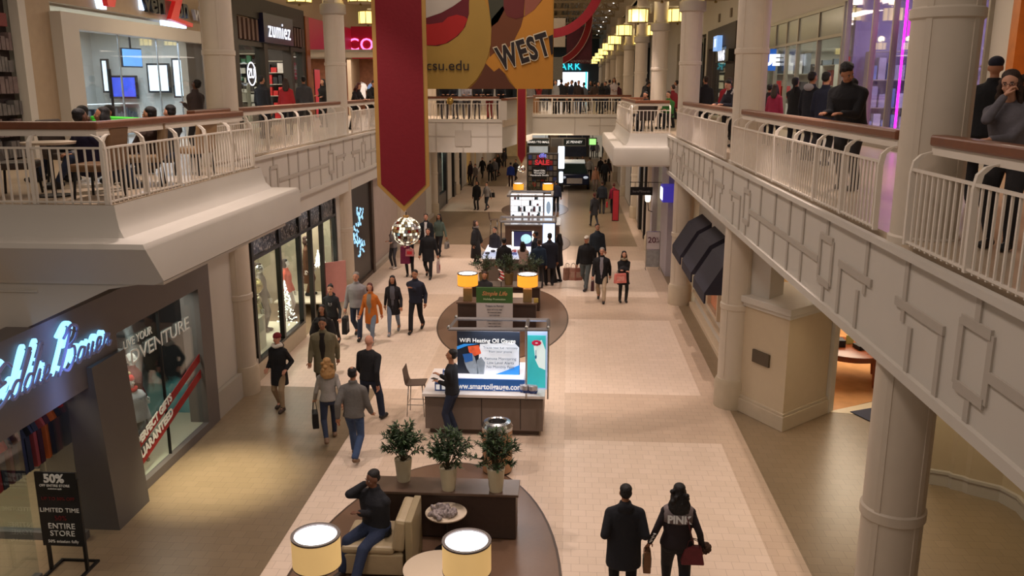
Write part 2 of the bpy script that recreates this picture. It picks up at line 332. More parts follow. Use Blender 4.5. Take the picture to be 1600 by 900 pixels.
# ================================================================= COLUMNS, LANTERNS
CX_E, CX_W = 3.52, -7.12
def column(x, y, label, grp, r=.31, top=11.2):
    t = thing('column', label, 'column', (x, y, 0), grp)
    b = B(); b.lathe([(r, .62), (r, 2.12), (r + .022, 2.14), (r + .022, 2.24), (r, 2.26), (r, 5.02), (r + .02, 5.04), (r + .02, 5.16), (r, 5.18), (r, 7.2), (r + .022, 7.22), (r + .022, 7.3), (r, 7.32), (r, 8.75), (r - .03, 9.0), (r - .03, top)], (x, y, 0), 32)
    for a in (-60, 20, -140, 110):
        a = radians(a); b.obox((x + (r - .005) * cos(a), y + (r - .005) * sin(a), 4.9), (.012, .03, 4.2), a)
    part('shaft', b, PAINT_G, t, 30)
    b = B(); b.lathe([(r + .05, 0), (r + .05, .55), (r + .015, .63), (r, .64)], (x, y, 0), 32); part('plinth', b, mat('limestone', (188, 172, 148), .5), t, 30)
    b = B(); b.lathe([(r, 8.68), (r + .075, 8.72), (r + .075, 8.98), (r, 9.02)], (x, y, 0), 32); part('collar', b, PAINT2, t, 30)
    return t
ce = [8.65, 17.5, 26.3, 35.3, 44.3, 53.4, 62.4, 71.4, 80.4, 89.4, 98.4]; cw = [17.62, 26.55, 35.6, 44.6, 53.6, 62.6, 71.6]
ordn = ['nearest the camera, beside the grey sweatshirt woman', 'beside the stone pier with a brass plaque', 'next to the small projecting balcony', 'behind the small projecting balcony', 'at the end of the bridge railing']
for i, y in enumerate(ce): column(CX_E, y, f'round white column {ordn[i]}' if i < 5 else 'round white column far along the lantern row', 'white columns of the east row')
ordw = ['in front of the clothes shop with sequinned fascia', 'between the sequinned shop and the dark screen window', 'behind the long red banner']
for i, y in enumerate(cw): column(CX_W, y, f'round white column {ordw[i]}' if i < 3 else 'round white column beyond the bridge on the phone shop side', 'white columns of the west row')
SH = mat('lantern_shade', (255, 236, 150), .6, emit=2.1, var=0, ec=(255, 226, 130))
def make_lantern():
    t = thing('wall_lantern', 'x', 'lantern'); n = 8; r = .38
    b = B(); b.lathe([(r, -.24), (r, .22)], n=n, cap=True); shd = part('shade', b, SH, t, local=True)
    b = B()
    for z in (-.26, .23): b.lathe([(r + .02, z), (r + .02, z + .03)], n=n)
    for k in range(n): a = 2 * pi * k / n; b.obox(((r + .005) * cos(a), (r + .005) * sin(a), 0), (.012, .012, .25), a)
    part('frame', b, mat('lantern_brass', (150, 130, 80), .4, .6), shd, local=True)
    b = B(); b.lathe([(.03, -.34), (.05, -.31), (.02, -.27)], n=10); b.tube([(.0, 0, .26), (0, 0, .34)], .03); parts('finial', b, mat('lantern_brass', (150, 130, 80), .4, .6), t, local=True)
    b = B(); b.box(-.5, 0, -.03, .03, .3, .36); b.box(-.52, -.46, -.06, .06, .1, .45); part('bracket', b, PAINT2, t, local=True)
    return t
L0 = make_lantern(); first = True
for side, cx, ys_, dx in (('east', 3.4, ce[1:], .77), ('west', -7.2, cw[1:], .93)):
    for i, y in enumerate(ys_):
        for s in (-1, 1):
            inner = (s < 0) if side == 'east' else (s > 0)
            if i > 5 and not inner: continue
            near = (['the second', 'the third', 'the fourth', 'the fifth'][i] if side == 'east' else ['the second', 'the third', 'the fourth', 'the fifth'][i]) if i < 4 else 'a far'
            lb = f'glowing yellow drum lantern on {near} column of the {side} row, ' + ('facing the open hall' if inner else 'facing the shops')
            if side == 'west': lb = f'glowing drum lantern at {near} column of the west row, ' + ('over the open hall' if inner else 'over the shops')
            loc = (cx + s * dx, y, 9.28); rz = 0 if s > 0 else pi
            g = 'drum lanterns on the columns'
            if first: L0.location = loc; L0.rotation_euler = (0, 0, rz); L0['label'] = lb; L0['group'] = g; first = False
            else: dup(L0, loc, rz, lb, g)
            if i < 5: lamp('POINT', (loc[0], loc[1], 9.75), 14, (1, .82, .45), .2, name='lantern_light')
# ================================================================= RAILINGS
def railing(name_label, path, group='white railings with wooden handrails', posts=True, gap=.115):
    # path: foot line on the deck edge, outward = right of travel
    t = thing('railing', name_label, 'railing', (path[0][0], path[0][1], 5.15), group)
    P = [Vector(p) for p in path]; bal = B(); thin = B(); hand = B(); beam = B(); n = len(P); offs = []
    for i in range(n):
        d0 = (P[i] - P[i - 1]).normalized() if i else None; d1 = (P[i + 1] - P[i]).normalized() if i < n - 1 else None
        nn = [Vector((d.y, -d.x)) for d in (d0, d1) if d is not None]
        offs.append(nn[0] if len(nn) == 1 else (nn[0] + nn[1]) / max(.3, (nn[0] + nn[1]).normalized().dot(nn[0])) / (nn[0] + nn[1]).length)
    def sweep(b, o0, o1, z0, z1):
        vs = []
        for p, o in zip(P, offs): vs += [(*(p + o * o0), z0), (*(p + o * o1), z0), (*(p + o * o1), z1), (*(p + o * o0), z1)]
        b.add(vs, [(4 * i + j, 4 * i + (j + 1) % 4, 4 * i + 4 + (j + 1) % 4, 4 * i + 4 + j) for i in range(n - 1) for j in range(4)] + [(3, 2, 1, 0), tuple(range(4 * n - 4, 4 * n))])
    sweep(hand, -.26, -.10, 6.07, 6.17); sweep(beam, -.24, -.13, 5.99, 6.07); sweep(thin, .0, .035, 5.84, 5.865); sweep(thin, -.0, .03, 5.17, 5.19)
    for i in range(n - 1):
        d = P[i + 1] - P[i]; L = d.length; d.normalize(); q = Vector((d.y, -d.x)); k = max(1, round(L / gap)); a = math.atan2(d.y, d.x)
        for j in range(k + 1):
            p = P[i] + d * (L * j / k) + q * .016; bal.obox((p.x, p.y, 5.5), (.011, .008, .35), a)
        if posts:
            m_ = max(1, round(L / 1.12))
            for j in range(m_ + 1):
                p = P[i] + d * (L * j / m_); pb = B(); c = lambda o, z: (p.x + q.x * o, p.y + q.y * o, z)
                vs = []; seq = [(.016, 5.15), (.02, 5.82), (.0, 5.93), (-.06, 5.99), (-.16, 6.02)]
                for o, z in seq: 
                    for w_ in (-1, 1): vs.append((p.x + q.x * (o - .025) + d.x * .022 * w_, p.y + q.y * (o - .025) + d.y * .022 * w_, z)); vs.append((p.x + q.x * (o + .025) + d.x * .022 * w_, p.y + q.y * (o + .025) + d.y * .022 * w_, z))
                pb.add(vs, [f for s_ in range(4) for f in ((4 * s_, 4 * s_ + 1, 4 * s_ + 5, 4 * s_ + 4), (4 * s_ + 1, 4 * s_ + 3, 4 * s_ + 7, 4 * s_ + 5), (4 * s_ + 3, 4 * s_ + 2, 4 * s_ + 6, 4 * s_ + 7), (4 * s_ + 2, 4 * s_, 4 * s_ + 4, 4 * s_ + 6))])
                part('post', pb, STEELW, t)
    part('baluster_panel', bal, STEELW, t); part('rail', thin, STEELW, t); part('handrail', hand, WOOD, t, bevel=.02); part('beam', beam, STEELW, t); return t
railing('railing round the projecting west balcony, in front of the phone shop', [(-8.6, 10.42), (-5.78, 10.42), (-5.78, 15.5)])
railing('railing between the west balcony and the column by the magenta shop sign', [(-6.78, 15.7), (-6.78, 26.1)])
railing('railing past the west lantern column toward the red banner', [(-6.78, 26.9), (-6.78, 38.2)])
railing('railing nearest the camera on the east side, under the grey sweatshirt woman', [(3.2, 8.2), (3.2, 4.4)])
railing('east railing that the man in the black hoodie leans on', [(3.2, 17.1), (3.2, 9.05)])
railing('east railing in front of the woman with a white hood', [(3.2, 25.9), (3.2, 17.9)])
railing('railing round the projecting east balcony with outdoor chairs', [(3.2, 36.2), (2.0, 36.2), (2.0, 28.1), (3.2, 28.1)])
railing('railing on the near part of the bridge where people lean over', [(-6.7, 38.62), (-3.1, 38.62)], gap=.14)
railing('railing on the far part of the bridge over the kiosks', [(-1.9, 45.65), (3.2, 45.65)], gap=.14)
b = B(); b.box(-3.1, -2.75, 38.6, 38.9, 5.15, 6.05); b.prism([(-2.9, 38.6), (-1.9, 45.6), (-2.05, 45.65), (-3.05, 38.65)], 5.15, 6.0); struct('wall_bridge_parapet', b, PAINT)
b = B(); b.prism([(-3.0, 38.55), (-2.7, 38.5), (-1.75, 45.6), (-2.1, 45.7)], 6.0, 6.09); struct('trim_parapet', b, WOOD)
# string of small spotlights along the roof beam
SP = mat('spot_bulb', (255, 245, 225), .5, emit=9, var=0); 
def make_spot():
    t = thing('track_spotlight', 'x', 'spotlight'); b = B(); b.tube([(0, 0, .02), (0, -.16, -.06)], [.04, .07], 10); part('housing', b, CHROME, t, True, local=True)
    b = B(); b.ell((0, -.17, -.065), (.05, .02, .05), 8, 5); part('bulb', b, SP, t, True, local=True); b = B(); b.tube([(0, 0, 0), (0, 0, .25)], .01, 6); part('stem', b, CHROME, t, local=True); return t
S0 = make_spot(); S0.location = (2.95, 38, 12.3); S0['group'] = 'roof beam spotlights'; S0['label'] = 'tiny bright spotlight in the row running along the roof beam'
for k in range(1, 11): dup(S0, (2.95, 38 + k * 6.2, 12.3))
# ================================================================= SHOPS, UPPER LEVEL
def hdr(t, name, m, b, **k): return part(name, b, m, t, **k)
# west: dark book-stocked unit at the frame edge, phone shop, skate shop, red shop
b = B(); b.box(-11.2, -11.0, 17.6, 30, 8.35, 11.2); b.box(-11.2, -11.0, 24.9, 28.2, 5.15, 8.4); b.box(-11.2, -11.0, 30, 60, 9.2, 11.2); b.box(-11.2, -11.0, 17.5, 18.35, 5.15, 8.4); b.box(-11.25, -11.05, 10, 17.5, 8.8, 11.2)
b.box(-11.2, -11, 44, 84, 5.15, 9.2); struct('wall_west_upper', b, mat('taupe_wall', (172, 150, 122), .6))
b = B(); b.box(-16, -11, 17.5, 44, 5.1, 5.14); struct('floor_upper_shops', b, mat('shop_upper_floor', (160, 150, 138), .4))
# phone shop
t = thing('phone_shop_front', 'phone shop front with a wide white frame and glass wall, beside the dark unit', 'storefront', (-11, 22, 5.15))
b = B(); b.box(-11.15, -10.75, 18.3, 18.95, 5.15, 8.15); b.box(-11.15, -10.75, 18.95, 25.9, 7.82, 8.15); b.box(-11.15, -10.75, 25.9, 26.5, 5.15, 8.15); part('frame', b, PAINT, t)
b = B(); b.box(-10.98, -10.96, 18.95, 25.9, 5.15, 7.82); parts('glass', b, GLASSB, t)
b = B()
for y in (21.0, 23.0, 24.3): b.box(-10.99, -10.95, y - .012, y + .012, 5.15, 7.82)
parts('glass_joint', b, CHROME, t); b = B(); b.box(-10.94, -10.9, 20.35, 20.4, 5.3, 7.0); part('door_handle', b, BLACK, t)
for y, s, w, m_ in ((23.2, 'verizon', 1, 'k'), (26.0, 'wireless', 1, 'w')): pass
Vb = mat('sign_black_letter', (30, 30, 34), .4); Vr = mat('sign_red', (200, 40, 36), .4, emit=.35); Vg = mat('sign_grey_letter', (190, 190, 196), .4); HALO = mat('blue_white_halo', (190, 215, 255), .5, emit=2.5, var=0)
q = pi / 2
text('ver', .78, Vb, (-10.86, 22.75, 8.72), t, rz=q, ext=.05, bold=.015); text('on', .78, Vb, (-10.86, 24.45, 8.72), t, rz=q, ext=.05, bold=.015); text('i', .78, Vb, (-10.86, 23.32, 8.72), t, rz=q, ext=.05, bold=.015)
text('wireless', .66, Vg, (-10.86, 26.3, 8.66), t, rz=q, ext=.05)
b = B(); b.extr([(23.55, 8.95), (24.3, 8.95), (23.95, 8.42), (24.85, 8.34), (24.82, 8.24), (23.45, 8.36), (23.85, 8.85), (23.5, 8.85)], 'x', -10.84, -10.72); part('sign_red_z', b, Vr, t)
b = B(); b.extr([(20.0, 9.3), (20.25, 8.42), (20.55, 8.42), (21.15, 9.5), (20.9, 9.5), (20.42, 8.7), (20.25, 9.3)], 'x', -10.84, -10.72); part('sign_red_tick', b, Vr, t)
b = B(); b.extr([(19.95, 9.25), (20.2, 8.36), (20.5, 8.36), (20.5, 8.5), (20.25, 9.3)], 'x', -10.98, -10.9); b.box(-10.98, -10.9, 23.35, 24.8, 8.2, 8.33); b.box(-10.98, -10.9, 22.25, 22.45, 8.5, 9.1); part('sign_halo', b, HALO, t)
b = B(); b.box(-15.8, -15.6, 17.5, 28.2, 5.15, 8.6); b.box(-15.8, -11.2, 28.1, 28.25, 5.15, 9.2); b.box(-15.8, -11.2, 17.4, 17.55, 5.15, 8.6); b.box(-15.8, -11.2, 17.5, 28.2, 8.3, 8.4); struct('wall_phone_shop', b, WALLIN)
for y in (19.5, 22, 24.5, 27): b = B(); b.box(-14.2, -12.2, y - .3, y + .3, 8.24, 8.28); o = tag(part('ceiling_light_panel', b, GLOWS), 'flat glowing light panel in the phone shop ceiling', 'ceiling light', 'phone shop light panels')
lamp('AREA', (-13.2, 22.8, 8.2), 650, (.85, .95, 1), 3, 8, name='phone_shop_light')
SCB = mat('blue_screen', (60, 80, 190), .3, emit=1.0, var=.3, scale=5); SCW = mat('white_screen', (225, 240, 240), .3, emit=1.3, var=.1, scale=5)
def screen(lb, x, y0, y1, z0, z1, m_):
    t = thing('display_screen', lb, 'screen', (x, (y0 + y1) / 2, z0)); b = B(); b.box(x - .06, x, y0 - .05, y1 + .05, z0 - .05, z1 + .05); part('casing', b, BLACK, t); b = B(); b.box(x, x + .012, y0, y1, z0, z1); part('panel', b, m_, t); return t
def OYb(px, py, Y):
    r = FW + RT * ((px - 800) / FOC) + UP * ((450 - py) / FOC); return CAM + r * (Y / r.y)
def yscreen(lb, Y, x0, x1, y0, y1, m_):
    p, q_ = OYb(x0, y0, Y), OYb(x1, y1, Y); t = thing('display_screen', lb, 'screen', ((p.x + q_.x) / 2, Y, q_.z)); b = B(); b.box(p.x - .06, q_.x + .06, Y, Y + .08, q_.z - .06, p.z + .06); part('casing', b, BLACK, t); b = B(); b.box(p.x, q_.x, Y - .012, Y, q_.z, p.z); part('panel', b, m_, t)
yscreen('wide wall screen showing a blue picture inside the phone shop', 27.8, 171, 213, 121, 151, SCB); yscreen('pale map screen in the middle of the phone shop back wall', 27.8, 231, 264, 102, 142, SCW); yscreen('tall bright white panel beside the pale map screen', 27.4, 270, 290, 94, 150, SCW); yscreen('narrow bright panel at the edge of the blue picture screen', 27.6, 159, 170, 95, 142, SCW)
t = thing('hanging_monitor', 'small blue monitor hanging from the phone shop ceiling', 'monitor', (-11.8, 23.0, 7.3)); b = B(); b.obox((-11.8, 23.2, 7.35), (.04, .34, .25), radians(-20)); part('casing', b, BLACK, t); b = B(); b.obox((-11.75, 23.18, 7.35), (.01, .31, .22), radians(-20)); part('panel', b, mat('pale_blue_screen', (120, 180, 235), .3, emit=1.4, var=.2), t); b = B(); b.tube([(-11.82, 23.25, 7.4), (-11.82, 23.25, 8.3)], .03); part('stem', b, BLACK, t)
def shelfunit(name, lb, cat, x0, x1, y0, y1, z0, h, cols, n=3, face='x', group=None):
    t = thing(name, lb, cat, ((x0 + x1) / 2, (y0 + y1) / 2, z0), group); b = B(); b.box(x0, x1, y0, y1, z0, z0 + .08)
    for k in range(n + 1): b.box(x0, x1, y0, y1, z0 + h * k / n - .015, z0 + h * k / n + .015)
    b.box(x0, x1, y0, y0 + .03, z0, z0 + h); b.box(x0, x1, y1 - .03, y1, z0, z0 + h); part('shelf_frame', b, WALLIN, t)
    for k in range(n):
        b = B(); L = y1 - y0 - .1; yy = y0 + .05
        while yy < y1 - .1:
            w = random.uniform(.08, .22); hh = random.uniform(.4, .85) * h / n; b.box(x0 + .03, x1 - .03, yy, min(yy + w * .85, y1 - .05), z0 + h * k / n + .016, z0 + h * k / n + hh); yy += w
        part('stock', b, mat('stock', cols[k % len(cols)], .6, var=.3, scale=4), t, kind='stuff')
    return t
shelfunit('display_counter', 'white display counter with small phones inside the phone shop', 'counter', -13.5, -12.9, 20.2, 25.6, 5.15, .95, [(210, 215, 215), (90, 95, 100)], 2)
def yshelf(name, lb, cat, x0, x1, y, z0, h, cols, n=4, wr=(.08, .22)):
    t = thing(name, lb, cat, ((x0 + x1) / 2, y, z0)); b = B()
    for k in range(n + 1): b.box(x0, x1, y, y + .3, z0 + h * k / n - .012, z0 + h * k / n + .012)
    b.box(x0 - .03, x0, y, y + .3, z0, z0 + h); b.box(x1, x1 + .03, y, y + .3, z0, z0 + h); part('shelf_frame', b, WALLIN, t)
    for k in range(n):
        b = B(); b.mi = 0; x = x0 + .03
        while x < x1 - .1:
            w = random.uniform(*wr); b.mi = random.randrange(len(cols)); b.box(x, min(x + w * .82, x1 - .02), y + .03, y + .25, z0 + h * k / n + .013, z0 + h * k / n + random.uniform(.4, .85) * h / n); x += w
        part('stock', b, [mat('stock_' + '_'.join(map(str, c_)), c_, .6, var=.3, scale=4) for c_ in cols], t, kind='stuff')
    return t
# dark unit at the frame edge
t = thing('dark_shop_window', 'dark shop window stacked with small boxes at the frame edge', 'storefront', (-11, 14.5, 5.15))
b = B(); b.box(-11.2, -11.0, 17.25, 17.5, 5.15, 8.8); part('frame', b, PAINT, t)
b = B(); b.box(-11.5, -11.3, 10, 17.25, 5.15, 9.2); part('back_panel', b, mat('dark_red_brown', (52, 40, 38), .7), t)
for k in range(6):
    b = B(); y = 12.0
    while y < 17.1: w = random.uniform(.08, .2); b.box(-11.3, -11.12, y, y + w * .8, 5.2 + k * .42, 5.2 + k * .42 + random.uniform(.2, .36)); y += w
    part('stock', b, mat('stock', (95 + 12 * (k % 2), 90, 88), .6, var=.5, scale=5), t, kind='stuff')
b = B(); b.box(-11.28, -11.1, 14.5, 17.0, 7.75, 8.0); part('red_band', b, mat('dull_red', (110, 40, 38), .6), t)
# skate shop
t = thing('skate_shop_front', 'dark skate shop front with a lit white name sign over the door', 'storefront', (-11, 32, 5.15))
DB = mat('skate_dark', (52, 46, 42), .6); b = B()
b.box(-11.2, -10.9, 28.2, 28.7, 5.15, 9.4); b.box(-11.2, -10.9, 28.2, 36.1, 8.9, 9.6); b.box(-11.2, -10.9, 28.2, 36.1, 7.95, 8.1); b.box(-11.2, -10.9, 35.6, 36.1, 5.15, 9.4); b.box(-11.2, -10.85, 31.0, 31.35, 5.15, 8.1); b.box(-11.2, -10.85, 34.0, 34.3, 5.15, 8.1); b.box(-11.15, -11, 28.2, 30.8, 8.1, 8.9); b.box(-11.15, -11, 34.1, 36.1, 8.1, 8.9)
part('frame', b, DB, t); b = B(); b.box(-10.95, -10.75, 30.8, 34.1, 8.12, 9.12); sb = part('sign_board', b, mat('navy_board', (26, 28, 58), .4), t)
text('zumiez', .84, WHITE_E, (-10.73, 32.45, 8.58), sb, rz=q, bold=0, ext=.01, width=.95, space=1.12)
b = B()
for k in range(5): b.box(-11.0, -10.88, 28.8 + k * .4, 29.0 + k * .4, 8.15, 8.85); b.box(-11.0, -10.88, 34.3 + k * .35, 34.5 + k * .35, 8.15, 8.85)
parts('slat_panel', b, mat('brown_slats', (90, 66, 60), .6), t)
b = B(); b.box(-11.05, -11.03, 28.7, 31, 5.15, 7.95); b.box(-11.05, -11.03, 34.3, 35.6, 5.15, 7.95); parts('glass', b, GLASS, t)
b = B(); b.obox((-10.95, 29.75, 7.02), (.02, .38, .3)); bg = part('badge', b, mat('black_badge', (16, 16, 18), .5), t); text('ZU', .45, WHITE_E, (-10.92, 29.75, 7.02), bg, rz=q, bold=.01)
b = B(); b.lathe([(.36, 0), (.4, 0), (.4, .02), (.36, .02), (.36, 0)], cap=False); 
for i in range(len(b.v)): x_, y_, z_ = b.v[i]; b.v[i] = (-10.92 + z_, 29.75 + x_, 7.02 + y_)
part('badge_ring', b, WHITE_E, bg)
b = B(); b.box(-15.2, -15.0, 28.2, 36.2, 5.15, 9.2); b.box(-15.2, -11.2, 36.0, 36.15, 5.15, 9.2); b.box(-15.2, -11.2, 28.2, 36.2, 8.8, 8.9); struct('wall_skate_shop', b, mat('dim_shop_wall', (84, 78, 74), .7))
lamp('AREA', (-13, 32, 8.6), 260, (1, .9, .75), 2, 5, name='skate_shop_light')
for k, (y, c) in enumerate(((31.9, (150, 60, 55)), (33.1, (180, 175, 165)), (29.6, (120, 110, 105)), (35.0, (70, 75, 110)))):
    shelfunit('shoe_wall', ['shelves with red shoe boxes seen through the skate shop door', 'shelves with white shoes seen through the skate shop door', 'dim shelves behind the round badge window', 'dim shelves at the far window of the skate shop'][k], 'shelves', -14.6, -14.2, y - .5, y + .5, 5.15, 2.3, [c, (200, 195, 185), (60, 55, 52)], 5)
yshelf('shoe_shelf', 'shelves of pale shoes facing the open door of the skate shop', 'shelves', -14.4, -12.6, 35.6, 5.6, 2.3, [(215, 210, 200), (190, 185, 178), (50, 48, 50), (60, 110, 80)], 6, (.2, .34)); yshelf('shoe_shelf', 'red and white shoe shelves beside the skate shop pillar', 'shelves', -12.4, -11.4, 35.4, 5.3, 2.3, [(190, 44, 44), (215, 210, 205), (40, 40, 44)], 5, (.18, .3)); yshelf('shoe_shelf', 'shelves of pale shoes behind the round badge window', 'shelves', -13.9, -11.5, 30.75, 5.3, 1.6, [(205, 200, 190), (90, 84, 80)], 4, (.2, .3))
# red fashion shop
RED1 = mat('magenta_red', (176, 28, 52), .5, emit=.12, var=.03)
t = thing('fashion_shop_front', 'fashion shop front with a wide magenta band and pink neon letters', 'storefront', (-11, 40, 5.15))
b = B(); b.box(-11.1, -10.9, 36.5, 44, 8.1, 9.4); part('sign_band', b, RED1, t); b = B(); b.box(-11.2, -10.85, 36.1, 36.6, 5.15, 9.4); part('frame', b, mat('orange_wood', (150, 84, 42), .5), t)
NEON = mat('pink_neon', (255, 120, 190), .5, emit=2.2, var=0); b = B(); b.box(-10.9, -7.0, 43.9, 44.0, 7.95, 9.5); part('return_band', b, RED1, t)
text('COTTON', .85, NEON, (-9.2, 43.86, 8.6), t, bold=.004, ext=.02, align='CENTER', space=1.05); b = B(); b.box(-15, -7, 45.8, 46, 5.15, 8); part('back_wall', b, mat('shop_brick', (150, 96, 66), .7, var=.3, scale=6), t)
b = B(); b.box(-15.2, -15, 36.2, 46, 5.15, 8); b.box(-15, -7.2, 36.6, 46, 8.0, 8.1); struct('wall_fashion_shop', b, WALLIN)
lamp('AREA', (-11.5, 41.5, 7.9), 260, (1, .88, .8), 4, 5, name='fashion_shop_light')
def poster(lb, x, y, z, w, h, m_, s=None, sm_=None, sz=.2, name='poster', ax='y', cat='poster'):
    t = thing(name, lb, cat, (x, y, z)); b = B()
    if ax == 'y': b.box(x - w / 2 - .03, x + w / 2 + .03, y, y + .03, z - .03, z + h + .03)
    else: b.box(x - .03 if ax == '+x' else x, x if ax == '+x' else x + .03, y - w / 2 - .03, y + w / 2 + .03, z - .03, z + h + .03)
    part('frame', b, BLACK, t); b = B()
    if ax == 'y': b.box(x - w / 2, x + w / 2, y - .01, y, z, z + h)
    elif ax == '+x': b.box(x, x + .01, y - w / 2, y + w / 2, z, z + h)
    else: b.box(x - .01, x, y - w / 2, y + w / 2, z, z + h)
    pp_ = part('print', b, m_, t)
    if s:
        L = (x, y - .02, z + h / 2) if ax == 'y' else ((x + .02, y, z + h / 2) if ax == '+x' else (x - .02, y, z + h / 2))
        text(s, sz, sm_, L, pp_, rz=0 if ax == 'y' else (q if ax == '+x' else -q), bold=sz * .03)
    return t
WHITEM = mat('print_white', (235, 232, 228), .5, emit=.5, var=0); PINKP = mat('pink_print', (214, 60, 90), .5, emit=.6, var=.05)
poster('pink sale board reading 40% OFF in the fashion shop', -7.75, 45.0, 6.95, 1.1, .85, PINKP, '40%\nOFF', WHITEM, .36)
poster('framed photo print beside the pink sale board', -9.2, 45.0, 6.95, 1.5, .85, mat('photo_print', (150, 110, 96), .5, emit=.3, var=.5, scale=4))
SHIRT = [(230, 225, 222), (110, 140, 190), (226, 120, 104), (70, 90, 70), (210, 205, 200)]
def hanging_shirt(x, y, z, c, lb, grp, rz=0, L=.75):
    t = thing('hanging_garment', lb, 'garment', (x, y, z), grp, rz); b = B()
    b.extr([(-.1, 0), (.1, 0), (.24, -.06), (.36, -.34), (.26, -.4), (.2, -.2), (.22, -L), (-.22, -L), (-.2, -.2), (-.26, -.4), (-.36, -.34), (-.24, -.06)], 'y', -.05, .05)
    part('cloth', b, mat('garment_' + '_'.join(str(v) for v in c), c, .8, emit=0, var=.1), t, local=True); b = B(); b.tube([(-.2, 0, -.02), (0, 0, .06), (.2, 0, -.02)], .008, 6); b.tube([(0, 0, .06), (0, 0, .16)], .006, 6); part('hanger', b, CHROME, t, local=True); return t
for k in range(6): hanging_shirt(-10.6 + k * .62, 44.4, 6.75, SHIRT[k % 5], ['white shirt hanging first on the fashion shop rail', 'blue shirt hanging on the fashion shop rail', 'coral shirt hanging on the fashion shop rail', 'green shirt hanging on the fashion shop rail', 'pale shirt hanging on the fashion shop rail', 'white shirt hanging last on the fashion shop rail'][k], 'shirts on the fashion shop rail')
poster('tall red sale poster at the edge of the fashion shop', -10.9, 37.6, 5.3, .8, 2.0, mat('red_print', (190, 50, 60), .5, emit=.4), ax='+x')
# ---- east upper facade
b = B(); b.box(7.5, 7.8, 8, 24.7, 9.4, 11.2); b.box(7.5, 7.8, 24.7, 40.5, 8.85, 11.2); b.box(7.5, 7.8, 40.3, 84, 9.45, 11.2); b.box(7.5, 7.8, 48.4, 50.0, 5.15, 9.5); b.box(7.5, 7.8, 52.5, 60, 5.15, 9.5); b.box(7.5, 7.8, 63, 84, 5.15, 9.5); b.box(7.5, 7.8, 35.6, 40.4, 5.15, 8.9)
struct('wall_east_upper', b, PAINT)
b = B()
for y in (39.0, 42.3, 45.6): b.box(7.44, 7.5, y, y + .35, 9.75, 10.15)
struct('trim_wall_vents', b, mat('vent_grey', (120, 104, 88), .6))
t = thing('dark_shoe_shop_front', 'dark brown shoe shop front with glowing white sign on a black board', 'storefront', (7.5, 44, 5.15))
b = B(); b.box(7.35, 7.7, 40.4, 48.4, 8.5, 9.45); b.box(7.35, 7.7, 40.4, 42.6, 5.15, 8.6); b.box(7.35, 7.7, 47.9, 48.4, 5.15, 9.4); b.box(7.35, 7.7, 46.2, 46.45, 5.15, 8.5); part('frame', b, mat('dark_brown_front', (56, 42, 36), .6), t)
b = B(); b.box(7.45, 7.47, 42.6, 46.2, 5.15, 8.5); parts('glass', b, GLASS, t)
b = B(); b.box(7.1, 7.34, 40.5, 43.9, 7.72, 8.25); sb = part('sign_board', b, mat('black_board', (20, 20, 22), .4), t); text('VANS', .62, WHITE_E, (7.08, 42.3, 7.98), sb, rz=-q, bold=.02, width=1.15)
b = B(); b.box(7.1, 7.34, 43.7, 44.9, 8.3, 9.0); part('sign_cube', b, mat('bluish_sign_cube', (120, 160, 215), .4, emit=1.2, var=.2), t); text('15', .5, WHITE_E, (7.08, 44.3, 8.65), t, rz=-q, bold=.02)
b = B(); b.box(11, 11.2, 40, 64, 5.15, 9); b.box(7.8, 11, 40, 40.2, 5.15, 9); b.box(7.8, 11, 40, 64, 8.9, 9); struct('wall_east_shops', b, mat('warm_shop_wall', (170, 160, 140), .7))
lamp('AREA', (9.4, 45, 8.7), 160, (1, .9, .75), 2, 6, name='shoe_shop_light'); lamp('AREA', (9.4, 51, 8.7), 120, (1, .9, .8), 2, 3, name='shop_light')
yshelf('shoe_shelf', 'rows of shoes on the end wall of the dark shoe shop', 'shelves', 7.9, 10.9, 47.6, 5.2, 3.0, [(200, 190, 165), (130, 110, 84), (220, 214, 205), (60, 52, 46)], 7, (.2, .35)); yshelf('garment_wall', 'end wall of red, white and grey clothing in the glass front shop', 'display', 8.0, 11.8, 35.0, 5.2, 2.8, [(200, 52, 52), (225, 220, 215), (120, 130, 140), (60, 64, 74)], 3, (.2, .5)); yshelf('display_shelf', 'pale shelves on the end wall of the purple shop', 'display', 8.0, 9.6, 24.3, 5.3, 2.2, [(215, 218, 235), (120, 150, 210), (180, 180, 200)], 3, (.2, .4))
shelfunit('shoe_shelf', 'shelves of shoes behind the dark shoe shop glass', 'shelves', 9.6, 9.95, 42.8, 47.8, 5.15, 2.8, [(190, 180, 160), (120, 100, 80), (210, 205, 190)], 5)
shelfunit('shelf_of_toys', 'colourful shelves behind the narrow opening past the shoe shop', 'shelves', 9.6, 9.95, 49, 53, 5.15, 2.3, [(180, 70, 80), (200, 190, 180), (90, 110, 90)], 4)
t = thing('narrow_shop_opening', 'narrow black framed shop opening seen between two columns', 'storefront', (7.5, 51, 5.15)); b = B(); b.box(7.4, 7.7, 50, 50.25, 5.15, 9.2); b.box(7.4, 7.7, 52.3, 52.5, 5.15, 9.2); b.box(7.4, 7.7, 50, 52.5, 9.0, 9.2); part('frame', b, BLACK, t)
